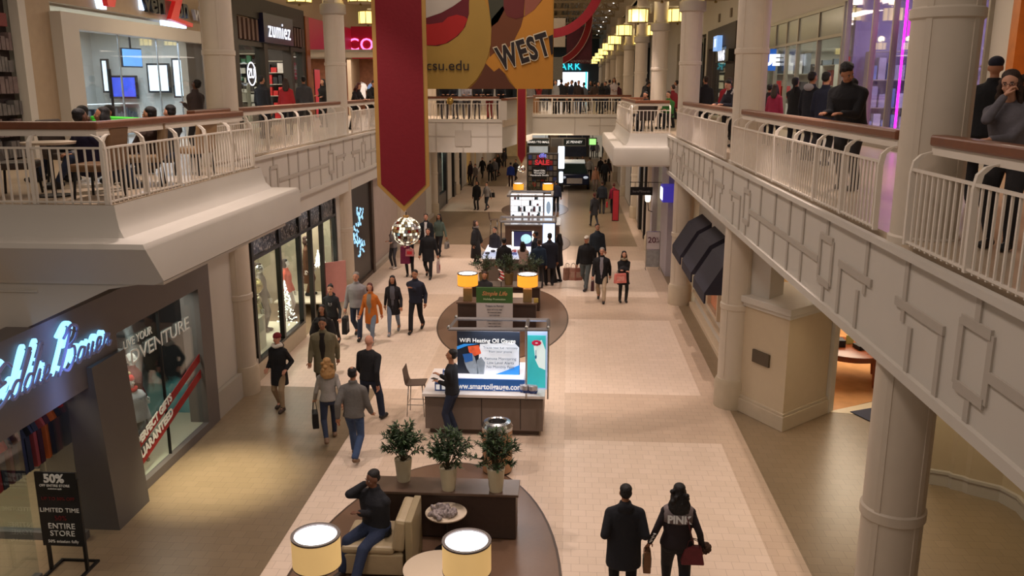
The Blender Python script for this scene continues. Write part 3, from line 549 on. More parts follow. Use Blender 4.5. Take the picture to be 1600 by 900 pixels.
# glass-fronted department unit
t = thing('glass_shop_front', 'tall multi pane glass shop front with a blue lit sign', 'storefront', (7.5, 30, 5.15))
b = B(); zt = 8.85
for y in (25.0, 27.4, 29.8, 31.3, 32.9, 35.4): b.box(7.42, 7.55, y - .05, y + .05, 5.15, zt)
b.box(7.42, 7.55, 25, 35.4, 8.75, 8.85); b.box(7.42, 7.55, 25, 35.4, 7.95, 8.03); b.box(7.42, 7.55, 25, 35.4, 5.15, 5.3); part('frame', b, mat('aluminium_frame', (150, 142, 128), .4, .3), t)
b = B(); b.box(7.48, 7.5, 25, 35.4, 5.15, 8.75); parts('glass', b, GLASS, t)
b = B(); b.box(7.46, 7.475, 25, 35.4, 8.03, 8.75); part('transom_panel', b, mat('grey_transom', (110, 112, 110), .3), t)
b = B(); b.box(6.75, 7.35, 32.3, 32.45, 7.15, 7.9); sb = part('sign_board', b, mat('blue_sign', (30, 80, 160), .4, emit=.8), t); text('RUE', .5, WHITE_E, (7.02, 32.28, 7.5), sb, bold=.03)
b = B(); b.box(12, 12.2, 25, 36, 5.15, 9); b.box(7.8, 12, 35.5, 35.7, 5.15, 9); b.box(7.7, 12, 25, 36, 8.9, 9); struct('wall_glass_shop', b, WALLIN)
lamp('AREA', (9.8, 30, 8.8), 260, (1, .96, .88), 3, 8, name='glass_shop_light')
for k, y in enumerate((25.6, 27.7, 30.0, 32.2, 34.2)):
    shelfunit('garment_rack', f'clothes display in the glass front shop, ' + ['the bay closest to the purple windows', 'bay beside it with white stock', 'middle bay with red stock', 'fourth bay with grey stock', 'bay behind the blue sign'][k], 'display', 9.4, 9.9, y, y + 1.5, 5.15, 2.2, [[(200, 60, 60), (220, 215, 210), (70, 80, 110)], [(225, 220, 215), (60, 60, 64), (150, 60, 60)]][k % 2], 3)
for k in range(4): b = B(); b.box(8.8, 10.6, 26.2 + k * 2.4, 26.5 + k * 2.4, 8.8, 8.85); tag(part('ceiling_light_panel', b, GLOW), 'narrow glowing light panel in the glass front shop ceiling', 'ceiling light', 'glass shop light panels')
# purple tinted windows
t = thing('purple_shop_front', 'tall glass shop front glowing purple with a thin magenta neon strip', 'storefront', (7.5, 20, 5.15))
b = B(); 
for y in (16.5, 18.6, 21.2, 22.6, 24.7): b.box(7.42, 7.55, y - .035, y + .035, 5.15, 9.4)
b.box(7.42, 7.55, 16.5, 24.7, 9.3, 9.5); b.box(7.42, 7.55, 16.5, 24.7, 5.15, 5.25); part('frame', b, mat('aluminium_frame', (150, 142, 128), .4, .3), t)
b = B(); b.box(7.48, 7.5, 16.5, 24.7, 5.15, 9.3); parts('glass', b, glass_mat('violet_glass', (.86, .84, .94), .18), t)
b = B(); b.tube([(7.9, 21.75, 5.3), (7.9, 21.75, 9.2)], .03); part('neon_strip', b, mat('magenta_neon', (255, 40, 220), .5, emit=5, var=0), t); b = B(); b.box(7.9, 8.3, 20.2, 21.6, 7.75, 8.35); part('neon_panel', b, mat('magenta_panel', (235, 60, 220), .5, emit=1.6, var=.1), t)
b = B(); b.box(12, 12.2, 12, 25, 5.15, 9.6); b.box(7.7, 12, 24.8, 25, 5.15, 9.6); b.box(7.7, 12, 16.2, 16.4, 5.15, 9.6); b.box(7.7, 12, 16, 25, 9.5, 9.6); struct('wall_purple_shop', b, mat('lilac_wall', (172, 164, 190), .6))
lamp('AREA', (9.8, 20.5, 9.3), 260, (.86, .80, 1), 3, 6, name='purple_shop_light')
screen('blue lit screen on a stand inside the purple shop', 9.4, 22.0, 22.9, 6.0, 7.0, SCB); shelfunit('glass_cabinet', 'pale glass display cabinet inside the purple shop', 'cabinet', 9.2, 9.6, 19.6, 21.6, 5.15, 1.9, [(190, 200, 220), (120, 130, 190)], 3)
b = B(); b.box(7.5, 7.8, 15.6, 16.5, 5.15, 9.4); struct('wall_east_pier', b, PAINT)
t = thing('orange_wood_front', 'orange lit wooden shop front beyond the woman in grey', 'storefront', (7.5, 14, 5.15))
b = B(); b.box(7.4, 7.8, 15.35, 15.6, 5.15, 9.4); b.box(7.4, 7.8, 10, 15.4, 8.2, 9.4); b.box(7.4, 7.6, 14.1, 14.3, 5.15, 8.2); b.box(7.6, 7.8, 14.3, 15.4, 5.15, 8.2); b.box(7.6, 7.9, 9, 13.2, 5.15, 8.2); part('panel', b, mat('orange_wood', (178, 104, 44), .4, var=.2, scale=5), t)
b = B(); b.box(7.55, 7.6, 13.2, 14.1, 5.15, 7.9); parts('glass', b, mat('bluish_pane', (120, 150, 170), .2, emit=.5), t)
lamp('SPOT', (7.0, 14.9, 9.0), 90, (1, .65, .25), .1, rot=(0, radians(10), 0), spot=80, blend=.8, name='shop_spotlight')
# ---- far end of the upper level
t = thing('department_store_front', 'slate grey store front with cyan letters at the far end of the upper hall', 'storefront', (1, 108, 5.15))
b = B(); b.box(-7, 3.6, 108.5, 109, 8.3, 13); b.box(-7, -1.5, 108.5, 109, 5.15, 8.4); b.box(2.2, 3.6, 108.5, 109, 5.15, 8.4); part('facade', b, mat('slate_blue', (92, 100, 110), .6), t)
b = B(); b.box(-1.5, 2.2, 108.9, 109, 5.15, 8.3); part('entrance_glow', b, mat('entrance_glow', (235, 235, 245), .5, emit=2.2, var=0), t); b = B(); b.box(1.9, 2.1, 108.4, 108.6, 5.15, 8.3); part('cyan_strip', b, mat('cyan_letter', (60, 220, 235), .5, emit=2.4, var=0), t)
text('PRIMARK', 1.25, mat('cyan_letter', (60, 220, 235), .5, emit=1.6, var=0), (XY(908, 108, 9), 108.4, 8.95), t, bold=0, ext=.05, space=1.15, align='RIGHT')
b = B(); b.box(-6.8, -6.5, 62, 84, 5.15, 9); struct('wall_far_west', b, PAINT)
# hanging dark red poster, pale panel and ribbons
t = thing('dark_red_poster', 'dark red hanging poster with a red and white ribbon across it', 'poster', (.75, 62, 8.2)); b = B(); b.tube([(-.2, 62.02, 10.6), (-.2, 62.02, 14.3)], .015, 5); b.tube([(1.45, 62.02, 10.6), (1.45, 62.02, 13.6)], .015, 5); part('suspension_rod', b, BLACK, t); b = B(); b.box(-.25, 1.5, 62, 62.05, 8.15, 10.6); part('print', b, mat('maroon_print', (74, 22, 34), .6, emit=.1, var=.4, scale=3), t); text('AEROPOSTALE', .22, mat('poster_letter', (170, 160, 160), .5), (.75, 61.97, 8.3), t)
def ribbon(lb, pts, w, y, m_, edge=True):
    t = thing('ribbon', lb, 'ribbon', (pts[0][0], y, pts[0][1]), 'red ribbons above the bridge'); n = len(pts); b = B(); e = B()
    for i, (x, z) in enumerate(pts):
        a = pts[max(i - 1, 0)]; c = pts[min(i + 1, n - 1)]; d = Vector((c[0] - a[0], c[1] - a[1])).normalized(); nx, nz = -d.y, d.x
        for bb, o0, o1 in ((b, -w, w),) + (((e, -w * 1.15, -w), (e, w, w * 1.15)) if edge else ()):
            bb.add([(x + nx * o0, y + .03 * sin(i), z + nz * o0), (x + nx * o1, y + .03 * sin(i), z + nz * o1), (x + nx * o0, y + .04 + .03 * sin(i), z + nz * o0), (x + nx * o1, y + .04 + .03 * sin(i), z + nz * o1)], [])
    def wire(bb, per):
        bb.f = []; 
        for s_ in range(per):
            for i in range(n - 1):
                a = (i * per + s_) * 4; c = ((i + 1) * per + s_) * 4; bb.f += [(a, a + 1, c + 1, c), (a + 2, c + 2, c + 3, a + 3), (a, c, c + 2, a + 2), (a + 1, a + 3, c + 3, c + 1)]
        bb.m = [0] * len(bb.f)
    wire(b, 1); part('cloth', b, m_, t)
    if edge: wire(e, 2); part('piping', e, mat('white_piping', (225, 205, 195), .6), t)
    return t
RIB = mat('ribbon_red', (140, 16, 28), .6, var=.05)
arc = [(-1.3 + 2.8 * (1 - cos(a)) * 0 + 2.6 * sin(a) , 8.2 + 3.2 * (1 - cos(a))) for a in [i * pi / 2 / 14 for i in range(15)]]
ribbon('red ribbon with white edges curling over the dark poster', arc, .2, 61.5, RIB)
ribbon('broad red ribbon curving up to the roof beside the yellow banner', [(-.75 + 1.9 * sin(a), 8.5 + 2.2 * (1 - cos(a))) for a in [i * pi / 2 / 14 for i in range(15)]], .16, 33, RIB, False)
t = thing('pale_hanging_panel', 'pale hanging panel beside the dark red poster', 'banner', (-.7, 50, 8)); b = B(); b.box(-1.3, -.28, 50, 50.05, 8.75, 10.3); part('cloth', b, mat('pale_panel', (190, 180, 165), .6), t); b = B(); b.box(-1.3, -.4, 50, 50.04, 6.95, 8.2); part('lace', b, mat('lace_grey', (120, 120, 112), .7, var=.5, scale=25), t)
# ================================================================= HANGING BANNERS
def OY(px, py, Y):
    r = FW + RT * ((px - 800) / FOC) + UP * ((450 - py) / FOC); t = Y / r.y; return CAM + r * t
def P2(px, py, Y): p = OY(px, py, Y); return (p.x, p.z)
BRED = mat('banner_red', (118, 8, 24), .75, var=.05, bump=.15, bscale=20); GOLD = mat('banner_gold_border', (172, 130, 66), .6, var=.08)
def banner(lb, Y, left, right, shoulder, tip, top=11.5, bw=.07):
    t = thing('hanging_banner', lb, 'banner', ((left + right) / 2, Y, tip), 'red pennant banners'); c = (left + right) / 2
    b = B(); b.extr([(left, top), (left, shoulder), (c, tip), (right, shoulder), (right, top)], 'y', Y, Y + .02); part('border', b, GOLD, t)
    k = (shoulder - tip) / (c - left); b = B(); b.extr([(left + bw, top), (left + bw, shoulder + bw * .3), (c, tip + bw * 1.6), (right - bw, shoulder + bw * .3), (right - bw, top)], 'y', Y - .008, Y + .028); part('cloth', b, BRED, t)
    b = B(); b.tube([(left - .1, Y + .01, top), (right + .1, Y + .01, top)], .03); part('rod', b, GOLD, t); return t
Y1 = 14.0; l0 = P2(583, 100, Y1)[0]; r0 = P2(667, 100, Y1)[0]; sh = P2(633, 290, Y1)[1]; tp = P2(633, 331, Y1)[1]
banner('large red pennant banner with gold border hanging above the mirror ball', Y1, l0, r0, sh, tp, bw=.065)
def mirror_ball(lb, c, r, top, n=30):
    t = thing('mirror_ball', lb, 'ornament', c, 'mirror balls under the banners'); b = B(); b.ell(c, (r * .97,) * 3, 20, 12); part('core', b, mat('ball_core', (60, 60, 62), .4, .6), t, True)
    b = B(); m_ = n // 2
    mats = [mat('mirror_silver', (225, 222, 212), .35, .7, var=0), mat('mirror_warm', (255, 225, 170), .1, 1, var=0), mat('mirror_glint_glow', (255, 250, 225), .2, .3, emit=.9, var=0), mat('mirror_grey', (150, 150, 150), .3, .6, var=0), mat('mirror_red', (190, 60, 50), .15, .8, var=0)]  # the emissive tiles paint in glints on the ball
    C = Vector(c)
    for i in range(1, m_):
        a = pi * i / m_; k = max(5, int(n * sin(a)))
        for j in range(k):
            p = 2 * pi * (j + .5 * (i % 2)) / k; d = Vector((sin(a) * cos(p), sin(a) * sin(p), cos(a))); u = Vector((-sin(p), cos(p), 0)); w = d.cross(u); h = r * pi / m_ * .44; jj = d + Vector((random.uniform(-.08, .08) for _ in range(3))); jj.normalize(); u2 = u - jj * u.dot(jj); w2 = w - jj * w.dot(jj)
            b.mi = random.choices(range(5), (5, 4, 4.5, 2, .5))[0]; b.add([C + d * r + u2 * h * sx + w2 * h * sy for sx, sy in ((-1, -1), (1, -1), (1, 1), (-1, 1))] , [(3, 2, 1, 0)])
    part('mirror_tiles', b, mats, t); b = B(); b.tube([(c[0], c[1], c[2] + r * .95), (c[0], c[1], top)], .008, 6); part('cord', b, BLACK, t); b = B(); b.tube([(c[0], c[1], c[2] + r * .93), (c[0], c[1], c[2] + r * 1.1)], .05); part('cap', b, GOLD, t)
bc = OY(635, 361, Y1); mirror_ball('big mirror ball hanging under the tip of the large red banner', tuple(bc), .24, tp)
Y2 = 34.0; c2 = P2(815, 200, Y2)[0]; hw = 7.2 * Y2 / FOC
banner('narrow red pennant banner hanging beyond the yellow banner', Y2, c2 - hw, c2 + hw, P2(815, 243, Y2)[1], P2(815, 257, Y2)[1], bw=.03)
bc = OY(815, 264, Y2); mirror_ball('small mirror ball under the narrow red banner', tuple(bc), .15, P2(815, 257, Y2)[1], 18)
YB = 16.5
t = thing('yellow_banner', 'large yellow printed banner with an open mouth, csu.edu and WEST lettering', 'banner', (-1.5, YB, 6.6))
b = B(); p0 = P2(650, 139, YB); p1 = P2(864, 139, YB); b.box(p0[0], p1[0], YB, YB + .02, p0[1], 11.2); cl = part('cloth', b, mat('banner_mustard', (172, 124, 48), .75, var=.08, scale=2), t)
def art(name, pts, c, lay, rough=.75):
    b = B(); b.extr([P2(x, y, YB) for x, y in pts], 'y', YB - .004 * lay - .002, YB - .004 * lay); part(name, b, mat('print_' + name, tuple(int(v * .9) for v in c), rough, var=.06, scale=3), cl)
art('green_balloon', [(755, -60), (764, 10), (768, 42), (778, 34), (790, 12), (792, -60)], (66, 66, 50), 1)
art('brown_sleeve', [(768, 30), (785, 10), (820, 25), (816, 40), (800, 72), (785, 82), (765, 90)], (118, 66, 36), 1)
art('maroon_balloon', [(785, -60), (787, 12), (792, 25), (806, 30), (818, 26), (824, -60)], (112, 44, 40), 2)
art('pink_balloon', [(820, -60), (820, 26), (835, 15), (848, -2), (852, -60)], (158, 92, 72), 3)
art('orange_shirt', [(864, -60), (853, -60), (848, 0), (835, 15), (818, 27), (814, 42), (802, 66), (786, 84), (776, 80), (762, 92), (758, 98), (772, 112), (780, 106), (790, 116), (806, 139), (864, 139)], (208, 142, 50), 2)
art('skin_hand', [(758, 98), (752, 116), (744, 128), (733, 139), (806, 139), (796, 128), (788, 114), (780, 106), (772, 112)], (104, 58, 36), 3)
art('yellow_ball', [(640, -60), (750, -60), (757, 0), (765, 20), (768, 45), (767, 70), (762, 90), (756, 106), (745, 124), (730, 139), (650, 139), (650, -60)], (176, 140, 64), 4)
art('mouth', [(655, -30), (735, -30), (733, 5), (733, 22), (727, 42), (716, 56), (700, 67), (684, 72), (667, 71), (655, 70)], (104, 24, 34), 5)
art('teeth', [(655, -30), (733, -30), (722, 0), (708, 10), (690, 20), (667, 28), (655, 32)], (196, 186, 172), 6)
art('tongue', [(655, 37), (672, 38), (692, 35), (700, 27), (714, 23), (726, 26), (731, 30), (724, 46), (712, 58), (696, 68), (680, 71), (655, 70)], (176, 32, 28), 6)
tm = mat('print_black', (36, 28, 28), .7); tc = mat('print_cream', (214, 200, 170), .7)
p = OY(700, 103, YB); text('csu.edu', .26, tm, (p.x, YB - .04, p.z), cl, width=1.05)
p = OY(818, 82, YB); text('WEST', .56, tc, (p.x, YB - .035, p.z), cl, bold=.04, width=.62, tilt=radians(17), space=1.14); text('WEST', .56, tm, (p.x, YB - .042, p.z), cl, bold=.02, width=.62, tilt=radians(17), space=1.14)
art('print_edge_letter', [(857, 57), (864, 54), (864, 84), (861, 86)], (40, 31, 31), 8)

# ================================================================= LOWER WEST SHOPS
t = thing('outdoor_clothing_shop_front', 'grey clothing shop front with glowing blue script sign and mountain print window', 'storefront', (-7.1, 12, 0))
GP = mat('grey_front_panel', (104, 96, 92), .5, var=.03)
b = B(); b.box(-7.35, -6.98, 6.0, 15.95, 2.86, 3.52); b.box(-7.35, -6.98, 12.3, 15.5, 0, .16); b.box(-7.35, -6.98, 15.42, 15.95, 0, 2.9); b.box(-7.35, -6.98, 6.0, 12.4, 2.3, 2.9); part('cladding', b, GP, t)
b = B(); b.extr([(-7.9, 0), (-6.75, 0), (-6.9, 2.6), (-7.9, 2.6)], 'y', 11.5, 12.45); part('pillar', b, mat('pillar_grey', (96, 90, 86), .55, var=.03), t)
b = B(); b.box(-7.09, -7.075, 12.45, 15.42, .16, 2.86); parts('glass', b, GLASS, t); b = B(); b.box(-7.1, -7.05, 13.93, 13.95, .16, 2.86); parts('glass_joint', b, BLACK, t)
b = B(); b.box(-8.3, -7.1, 12.45, 15.9, .1, .16); part('display_floor', b, mat('pale_display_floor', (200, 190, 165), .5), t)
def mountain_mat():
    m = bpy.data.materials.new('mountain_print'); m.use_nodes = True; nt = m.node_tree; N = nt.nodes; b = N['Principled BSDF']; b.inputs['Roughness'].default_value = .7
    c = N.new('ShaderNodeTexCoord'); n = N.new('ShaderNodeTexNoise'); n.inputs['Scale'].default_value = 2.2; n.inputs['Detail'].default_value = 8; s = N.new('ShaderNodeSeparateXYZ')
    def mth(op, x, y=None, z=None, clamp=False):
        k = N.new('ShaderNodeMath'); k.operation = op; k.use_clamp = clamp
        for i_, v_ in enumerate((x, y, z)):
            if v_ is None: continue
            if isinstance(v_, (int, float)): k.inputs[i_].default_value = v_
            else: nt.links.new(v_, k.inputs[i_])
        return k.outputs[0]
    nt.links.new(c.outputs['Object'], n.inputs[0]); nt.links.new(c.outputs['Object'], s.inputs[0]); nz = n.outputs[0]
    dist = mth('ABSOLUTE', mth('SUBTRACT', s.outputs['Y'], mth('MULTIPLY_ADD', nz, 1.2, 14.25))); spread = mth('MULTIPLY_ADD', s.outputs['Z'], -.32, 1.15)
    plume = mth('MULTIPLY', mth('SUBTRACT', spread, mth('ADD', dist, mth('MULTIPLY', nz, .5))), 3.0, clamp=True); low = mth('MULTIPLY', mth('SUBTRACT', mth('ADD', nz, .45), s.outputs['Z']), 4.0, clamp=True)
    m1 = N.new('ShaderNodeMix'); m1.data_type = 'RGBA'; m1.inputs[6].default_value = lin((30, 28, 30)) + (1,); m1.inputs[7].default_value = lin((150, 160, 162)) + (1,); nt.links.new(plume, m1.inputs[0])
    m2 = N.new('ShaderNodeMix'); m2.data_type = 'RGBA'; m2.inputs[7].default_value = lin((96, 170, 172)) + (1,); nt.links.new(m1.outputs[2], m2.inputs[6]); nt.links.new(low, m2.inputs[0]); nt.links.new(m2.outputs[2], b.inputs['Base Color']); return m
b = B(); b.box(-8.15, -8.1, 12.5, 17.5, .0, 3.0); b.box(-8.15, -7.3, 15.95, 16.0, 0, 3.0); part('mountain_print', b, mountain_mat(), t)
lt = mat('glass_lettering', (200, 196, 186), .5, emit=.15, var=0); text('LIVE YOUR', .2, lt, (-7.06, 13.2, 2.55), t, rz=q); text('ADVENTURE', .34, lt, (-7.06, 13.85, 2.28), t, rz=q, width=1.3)
b = B(); b.extr([(12.5, .62), (15.4, 1.42), (15.4, 1.58), (12.5, .78)], 'x', -7.06, -7.05); b.extr([(12.5, .30), (15.4, 1.1), (15.4, 1.26), (12.5, .46)], 'x', -7.06, -7.05); parts('red_stripe', b, mat('stripe_red', (150, 34, 34), .6), t)
text('PERFECT GIFTS', .2, lt, (-7.035, 13.45, 1.02), t, rz=q, tilt=radians(15), bold=.008); text('GUARANTEED', .22, lt, (-7.035, 13.4, .74), t, rz=q, tilt=radians(15), bold=.008)
# glowing handwriting sign, drawn as pen strokes
def catmull(P, n=6):
    P = [Vector((a, b, 0)) for a, b in P]; out = []; Q = [P[0] * 2 - P[1]] + P + [P[-1] * 2 - P[-2]]
    for i in range(1, len(Q) - 2):
        for j in range(n):
            t_ = j / n; a, b_, c, d = Q[i - 1], Q[i], Q[i + 1], Q[i + 2]; out.append(.5 * ((2 * b_) + (c - a) * t_ + (2 * a - 5 * b_ + 4 * c - d) * t_ * t_ + (3 * b_ - a - 3 * c + d) * t_ ** 3))
    return out + [P[-1]]
GL = {'E': (.8, [[(.75, .95), (.5, 1.12), (.25, .95), (.35, .66), (.55, .6), (.25, .52), (.08, .22), (.3, -.02), (.6, .08), (.8, .3)]]),
      'd': (.52, [[(.42, .42), (.2, .46), (.04, .22), (.14, .0), (.34, .1), (.46, .42), (.72, 1.1), (.62, 1.16), (.44, .5), (.4, .1), (.52, .02)]]),
      'i': (.28, [[(0, .08), (.16, .44), (.12, .08), (.28, .04)], [(.26, .62), (.28, .66)]]),
      'e': (.42, [[(0, .1), (.25, .22), (.3, .42), (.14, .44), (.06, .2), (.16, .0), (.42, .12)]]),
      'B': (.95, [[(.02, .06), (.1, -.04), (.3, .5), (.5, 1.2)], [(.16, 1.0), (.5, 1.3), (.86, 1.16), (.78, .82), (.46, .66), (.78, .6), (.86, .26), (.6, -.04), (.3, .06)]]),
      'a': (.48, [[(.4, .4), (.18, .44), (.04, .18), (.14, .0), (.34, .14), (.42, .42), (.36, .1), (.48, .04)]]),
      'u': (.5, [[(0, .1), (.12, .42), (.1, .08), (.24, .02), (.38, .42), (.36, .08), (.5, .04)]]),
      'r': (.44, [[(0, .06), (.14, .46), (.2, .38), (.34, .4), (.3, .1), (.42, .04), (.5, .16)]])}
b1 = B(); b2 = B(); x = 0; sc_ = .46; y0s, z0s = 9.22, 2.80
for ch in 'Eddie Bauer':
    if ch == ' ': x += .3; continue
    w, st = GL[ch]
    for k in st:
        c = catmull(k); pts = [(-6.86, y0s + sc_ * (x + v.x + v.y * .35) * 1.0, z0s + sc_ * v.y * .95) for v in c]; b2.tube(pts, .022, 6); b1.tube([(-6.94, p[1] - .035, p[2] + .03) for p in pts], .036, 6)
    x += w + .04
part('sign_script', b2, mat('sign_lavender_metal', (120, 122, 160), .4, .3, emit=.15), t, True); part('sign_glow', b1, mat('sign_blue_glow', (140, 205, 255), .5, emit=1.9, var=0), t, True)
lamp('AREA', (-6.8, 10.8, 2.9), 5, (.25, .4, 1), 2.6, .3, rot=(0, radians(90), 0), name='sign_backlight'); lamp('AREA', (-7.5, 14, 2.8), 34, (1, .95, .85), .5, 2.5, name='window_light'); lamp('AREA', (-9.0, 10.5, 3.2), 160, (1, .85, .65), 2, 3, name='shop_light')
# entrance: glass screens, garment rails
t = thing('glass_screen', 'frameless glass screen at the grey shop entrance behind the black sale sign', 'glass screen', (-7.2, 9.8, 0)); b = B(); b.box(-8.6, -7.15, 11.2, 11.22, .1, 2.3); b.box(-7.16, -7.14, 8.6, 10.1, .1, 2.3); part('pane', b, GLASS, t); b = B(); b.box(-8.6, -7.1, 11.14, 11.28, 0, .12); b.box(-7.2, -7.1, 8.6, 10.1, 0, .12); parts('base_channel', b, GREY, t)
GC = [(150, 32, 30), (60, 20, 26), (34, 38, 52), (40, 44, 48), (196, 92, 30), (30, 32, 36), (88, 24, 30), (50, 56, 66), (150, 60, 50), (24, 26, 30)]
t = thing('garment_rail', 'chrome garment rail behind the glass at the shop entrance', 'rail'); b = B(); b.tube([(-7.72, 10.0, 2.42), (-7.72, 11.4, 2.42)], .015); b.tube([(-7.72, 10.0, 0), (-7.72, 10.0, 2.42)], .015); b.tube([(-7.72, 11.4, 0), (-7.72, 11.4, 2.42)], .015); part('frame', b, CHROME, t)
gl = ['bright red jacket', 'wine red coat', 'navy coat', 'charcoal coat', 'orange vest', 'black coat', 'maroon coat', 'slate coat', 'rust coat', 'dark coat']
for k in range(10): hanging_shirt(-7.72, 10.06 + k * .14, 2.26, GC[(k * 3) % 10], f'{gl[(k * 3) % 10]} on the rail inside the grey shop entrance', 'coats on the entrance rail', rz=0 if k % 2 else .2, L=.95)
hanging_shirt(-7.62, 11.47, 2.5, (206, 40, 30), 'bright red top hanging high beside the dark pillar', 'coats by the pillar', L=.5); hanging_shirt(-8.1, 11.5, 2.0, (44, 46, 54), 'dark jacket hanging beside the bright red top', 'coats by the pillar', L=1.0)
t = thing('black_sale_sign', 'black sandwich board reading 50% OFF LIMITED TIME ENTIRE STORE', 'sign', (OY(87, 712, 10.35).x, 10.35, 0))
b = B(); sx, sy = OY(92, 760, 10.35).x, 10.35
for dx in (-.26, .26): b.box(sx + dx - .02, sx + dx + .02, sy - .02, sy + .02, 0, 1.0); b.box(sx + dx - .02, sx + dx + .02, sy - .28, sy + .28, 0, .03)
b.box(sx - .26, sx + .26, sy - .28, sy - .25, 0, .03); b.box(sx - .26, sx + .26, sy + .25, sy + .28, 0, .03); part('stand', b, BLACK, t)
b = B(); b.box(sx - .3, sx + .3, sy - .05, sy - .015, .42, 1.42); bd = part('board', b, mat('chalkboard', (26, 25, 28), .5), t, label='black chalkboard panel'); b = B(); b.box(sx - .29, sx + .29, sy - .06, sy - .03, 1.2, 1.52); part('top_card', b, mat('black_card', (18, 18, 20), .5), t)
cw_ = mat('chalk_white', (222, 220, 215), .7, var=0); cr = mat('chalk_red', (110, 34, 34), .7, var=0)
text('50%', .17, cw_, (sx - .02, sy - .066, 1.43), t, bold=.006); text('OFF ENTIRE STORE', .05, cw_, (sx - .02, sy - .066, 1.33), t); text('exclusions apply', .03, cw_, (sx - .02, sy - .066, 1.285), t)
for s_, z_, m_, z2 in (('UP TO 50% OFF', 1.13, cr, .065), ('LIMITED TIME', .96, cw_, .088), ('50%', .84, cr, .1), ('ENTIRE', .72, cw_, .115), ('STORE', .61, cw_, .115), ('50% mission fully', .49, cw_, .06)): text(s_, z2, m_, (sx, sy - .056, z_), bd, space=1.05)
# sequinned shop
t = thing('sequinned_shop_front', 'shop front with black frame, crackled sequin fascia and Christmas window display', 'storefront', (-7.1, 22, 0))
b = B(); BK = mat('black_frame', (20, 18, 18), .35, var=0)
for y in (18.45, 20.3, 21.9, 22.9, 24.0, 25.45): b.box(-7.14, -7.02, y - .06, y + .06, .4 if not 21.9 <= y <= 24.0 else 0, 3.3)
b.box(-7.14, -7.02, 18.4, 25.5, 2.78, 2.86); b.box(-7.14, -7.02, 18.4, 21.9, .4, .46); part('frame', b, BK, t)
def crackle():
    m = bpy.data.materials.new('crackled_sequins'); m.use_nodes = True; nt = m.node_tree; N = nt.nodes; b = N['Principled BSDF']; b.inputs['Roughness'].default_value = .2; b.inputs['Metallic'].default_value = .6
    c = N.new('ShaderNodeTexCoord'); v = N.new('ShaderNodeTexVoronoi'); v.inputs['Scale'].default_value = 18; r = N.new('ShaderNodeValToRGB'); e = r.color_ramp.elements; e[0].position = .5; e[0].color = (.012, .011, .012, 1); e[1].position = .95; e[1].color = lin((200, 190, 180)) + (1,)
    u = N.new('ShaderNodeBump'); u.inputs['Strength'].default_value = .8; nt.links.new(c.outputs['Object'], v.inputs['Vector']); nt.links.new(v.outputs['Color'], r.inputs[0]); nt.links.new(r.outputs[0], b.inputs['Base Color']); nt.links.new(v.outputs['Distance'], u.inputs['Height']); nt.links.new(u.outputs[0], b.inputs['Normal']); return m
CR = crackle(); b = B(); b.box(-7.16, -7.06, 18.4, 25.5, 2.86, 3.45); part('sequin_fascia', b, CR, t)
b = B(); b.box(-7.09, -7.08, 18.5, 22.2, .46, 2.78); b.box(-7.09, -7.08, 24.0, 25.4, .46, 2.78); parts('glass', b, GLASS, t)
b = B(); b.box(-7.16, -7.0, 18.3, 21.9, 0, .4); b.box(-7.16, -7.0, 24, 25.5, 0, .4); parts('sill', b, mat('limestone', (188, 172, 148), .5), t)
b = B(); b.box(-9.8, -7.16, 18.4, 21.9, .38, .42); b.box(-8.6, -7.16, 24, 25.5, .38, .42); part('display_floor', b, mat('cream_display', (225, 218, 195), .5), t)
b = B(); b.box(-9.8, -9.7, 18.4, 25.5, 0, 3.6); b.box(-9.8, -7.2, 25.4, 25.5, 0, 3.6); part('back_panel', b, mat('display_backdrop', (172, 162, 138), .7, var=.25, scale=2), t)
lamp('AREA', (-8.4, 20.2, 3.5), 110, (1, .92, .75), 1, 3, name='window_light'); lamp('AREA', (-8.0, 24.6, 3.5), 60, (1, .95, .85), .8, 1, name='window_light'); lamp('AREA', (-8.8, 23, 3.4), 40, (1, .9, .8), .8, .8, name='window_light')
t = thing('christmas_garland', 'sparkling Christmas garland column with red baubles in the sequinned shop window', 'garland', (-7.5, 18.9, .42)); b = B()
for k in range(1500):
    a = random.uniform(0, 2 * pi); z = random.uniform(.45, 2.75); r = random.uniform(.1, .22); c = (-7.5 + r * cos(a), 18.95 + r * 1.2 * sin(a), z); b.mi = random.choices((0, 1, 2), (6, 3, 1.2))[0]; b.obox(c, (.003, random.uniform(.015, .045), .008), random.uniform(0, 3), random.uniform(0, 3))
part('tinsel', b, [mat('tinsel_green', (150, 160, 96), .4, .2), mat('tinsel_silver', (225, 225, 200), .2, .6), mat('tiny_light', (255, 240, 190), .5, emit=3, var=0)], t, kind='stuff')
for k in range(7): b = B(); z = .7 + k * .32; a = random.uniform(-1.2, .8); b.ell((-7.5 + .22 * cos(a), 18.95 + .24 * sin(a), z), (.07, .07, .07), 12, 8); part('bauble', b, mat('bauble_red', (190, 50, 50), .15, .4, var=0), t, True)
for k, (y, z, r, c, nm) in enumerate(((19.55, 1.95, .2, (205, 190, 130), 'large gold'), (19.3, 2.15, .12, (220, 220, 215), 'silver'), (19.6, 1.6, .13, (215, 205, 180), 'cream'), (19.9, 2.3, .09, (200, 200, 205), 'little silver'))):
    t = thing('hanging_bauble', f'{nm} glass bauble hanging in the sequinned shop window', 'bauble', (-7.45, y, z)); b = B(); b.ell((-7.45, y, z), (r, r, r), 18, 12); part('globe', b, mat('bauble_' + nm.replace(' ', '_'), c, .12, .75, var=0), t, True); b = B(); b.tube([(-7.45, y, z + r), (-7.45, y, 3.2)], .005, 5); part('thread', b, CHROME, t)
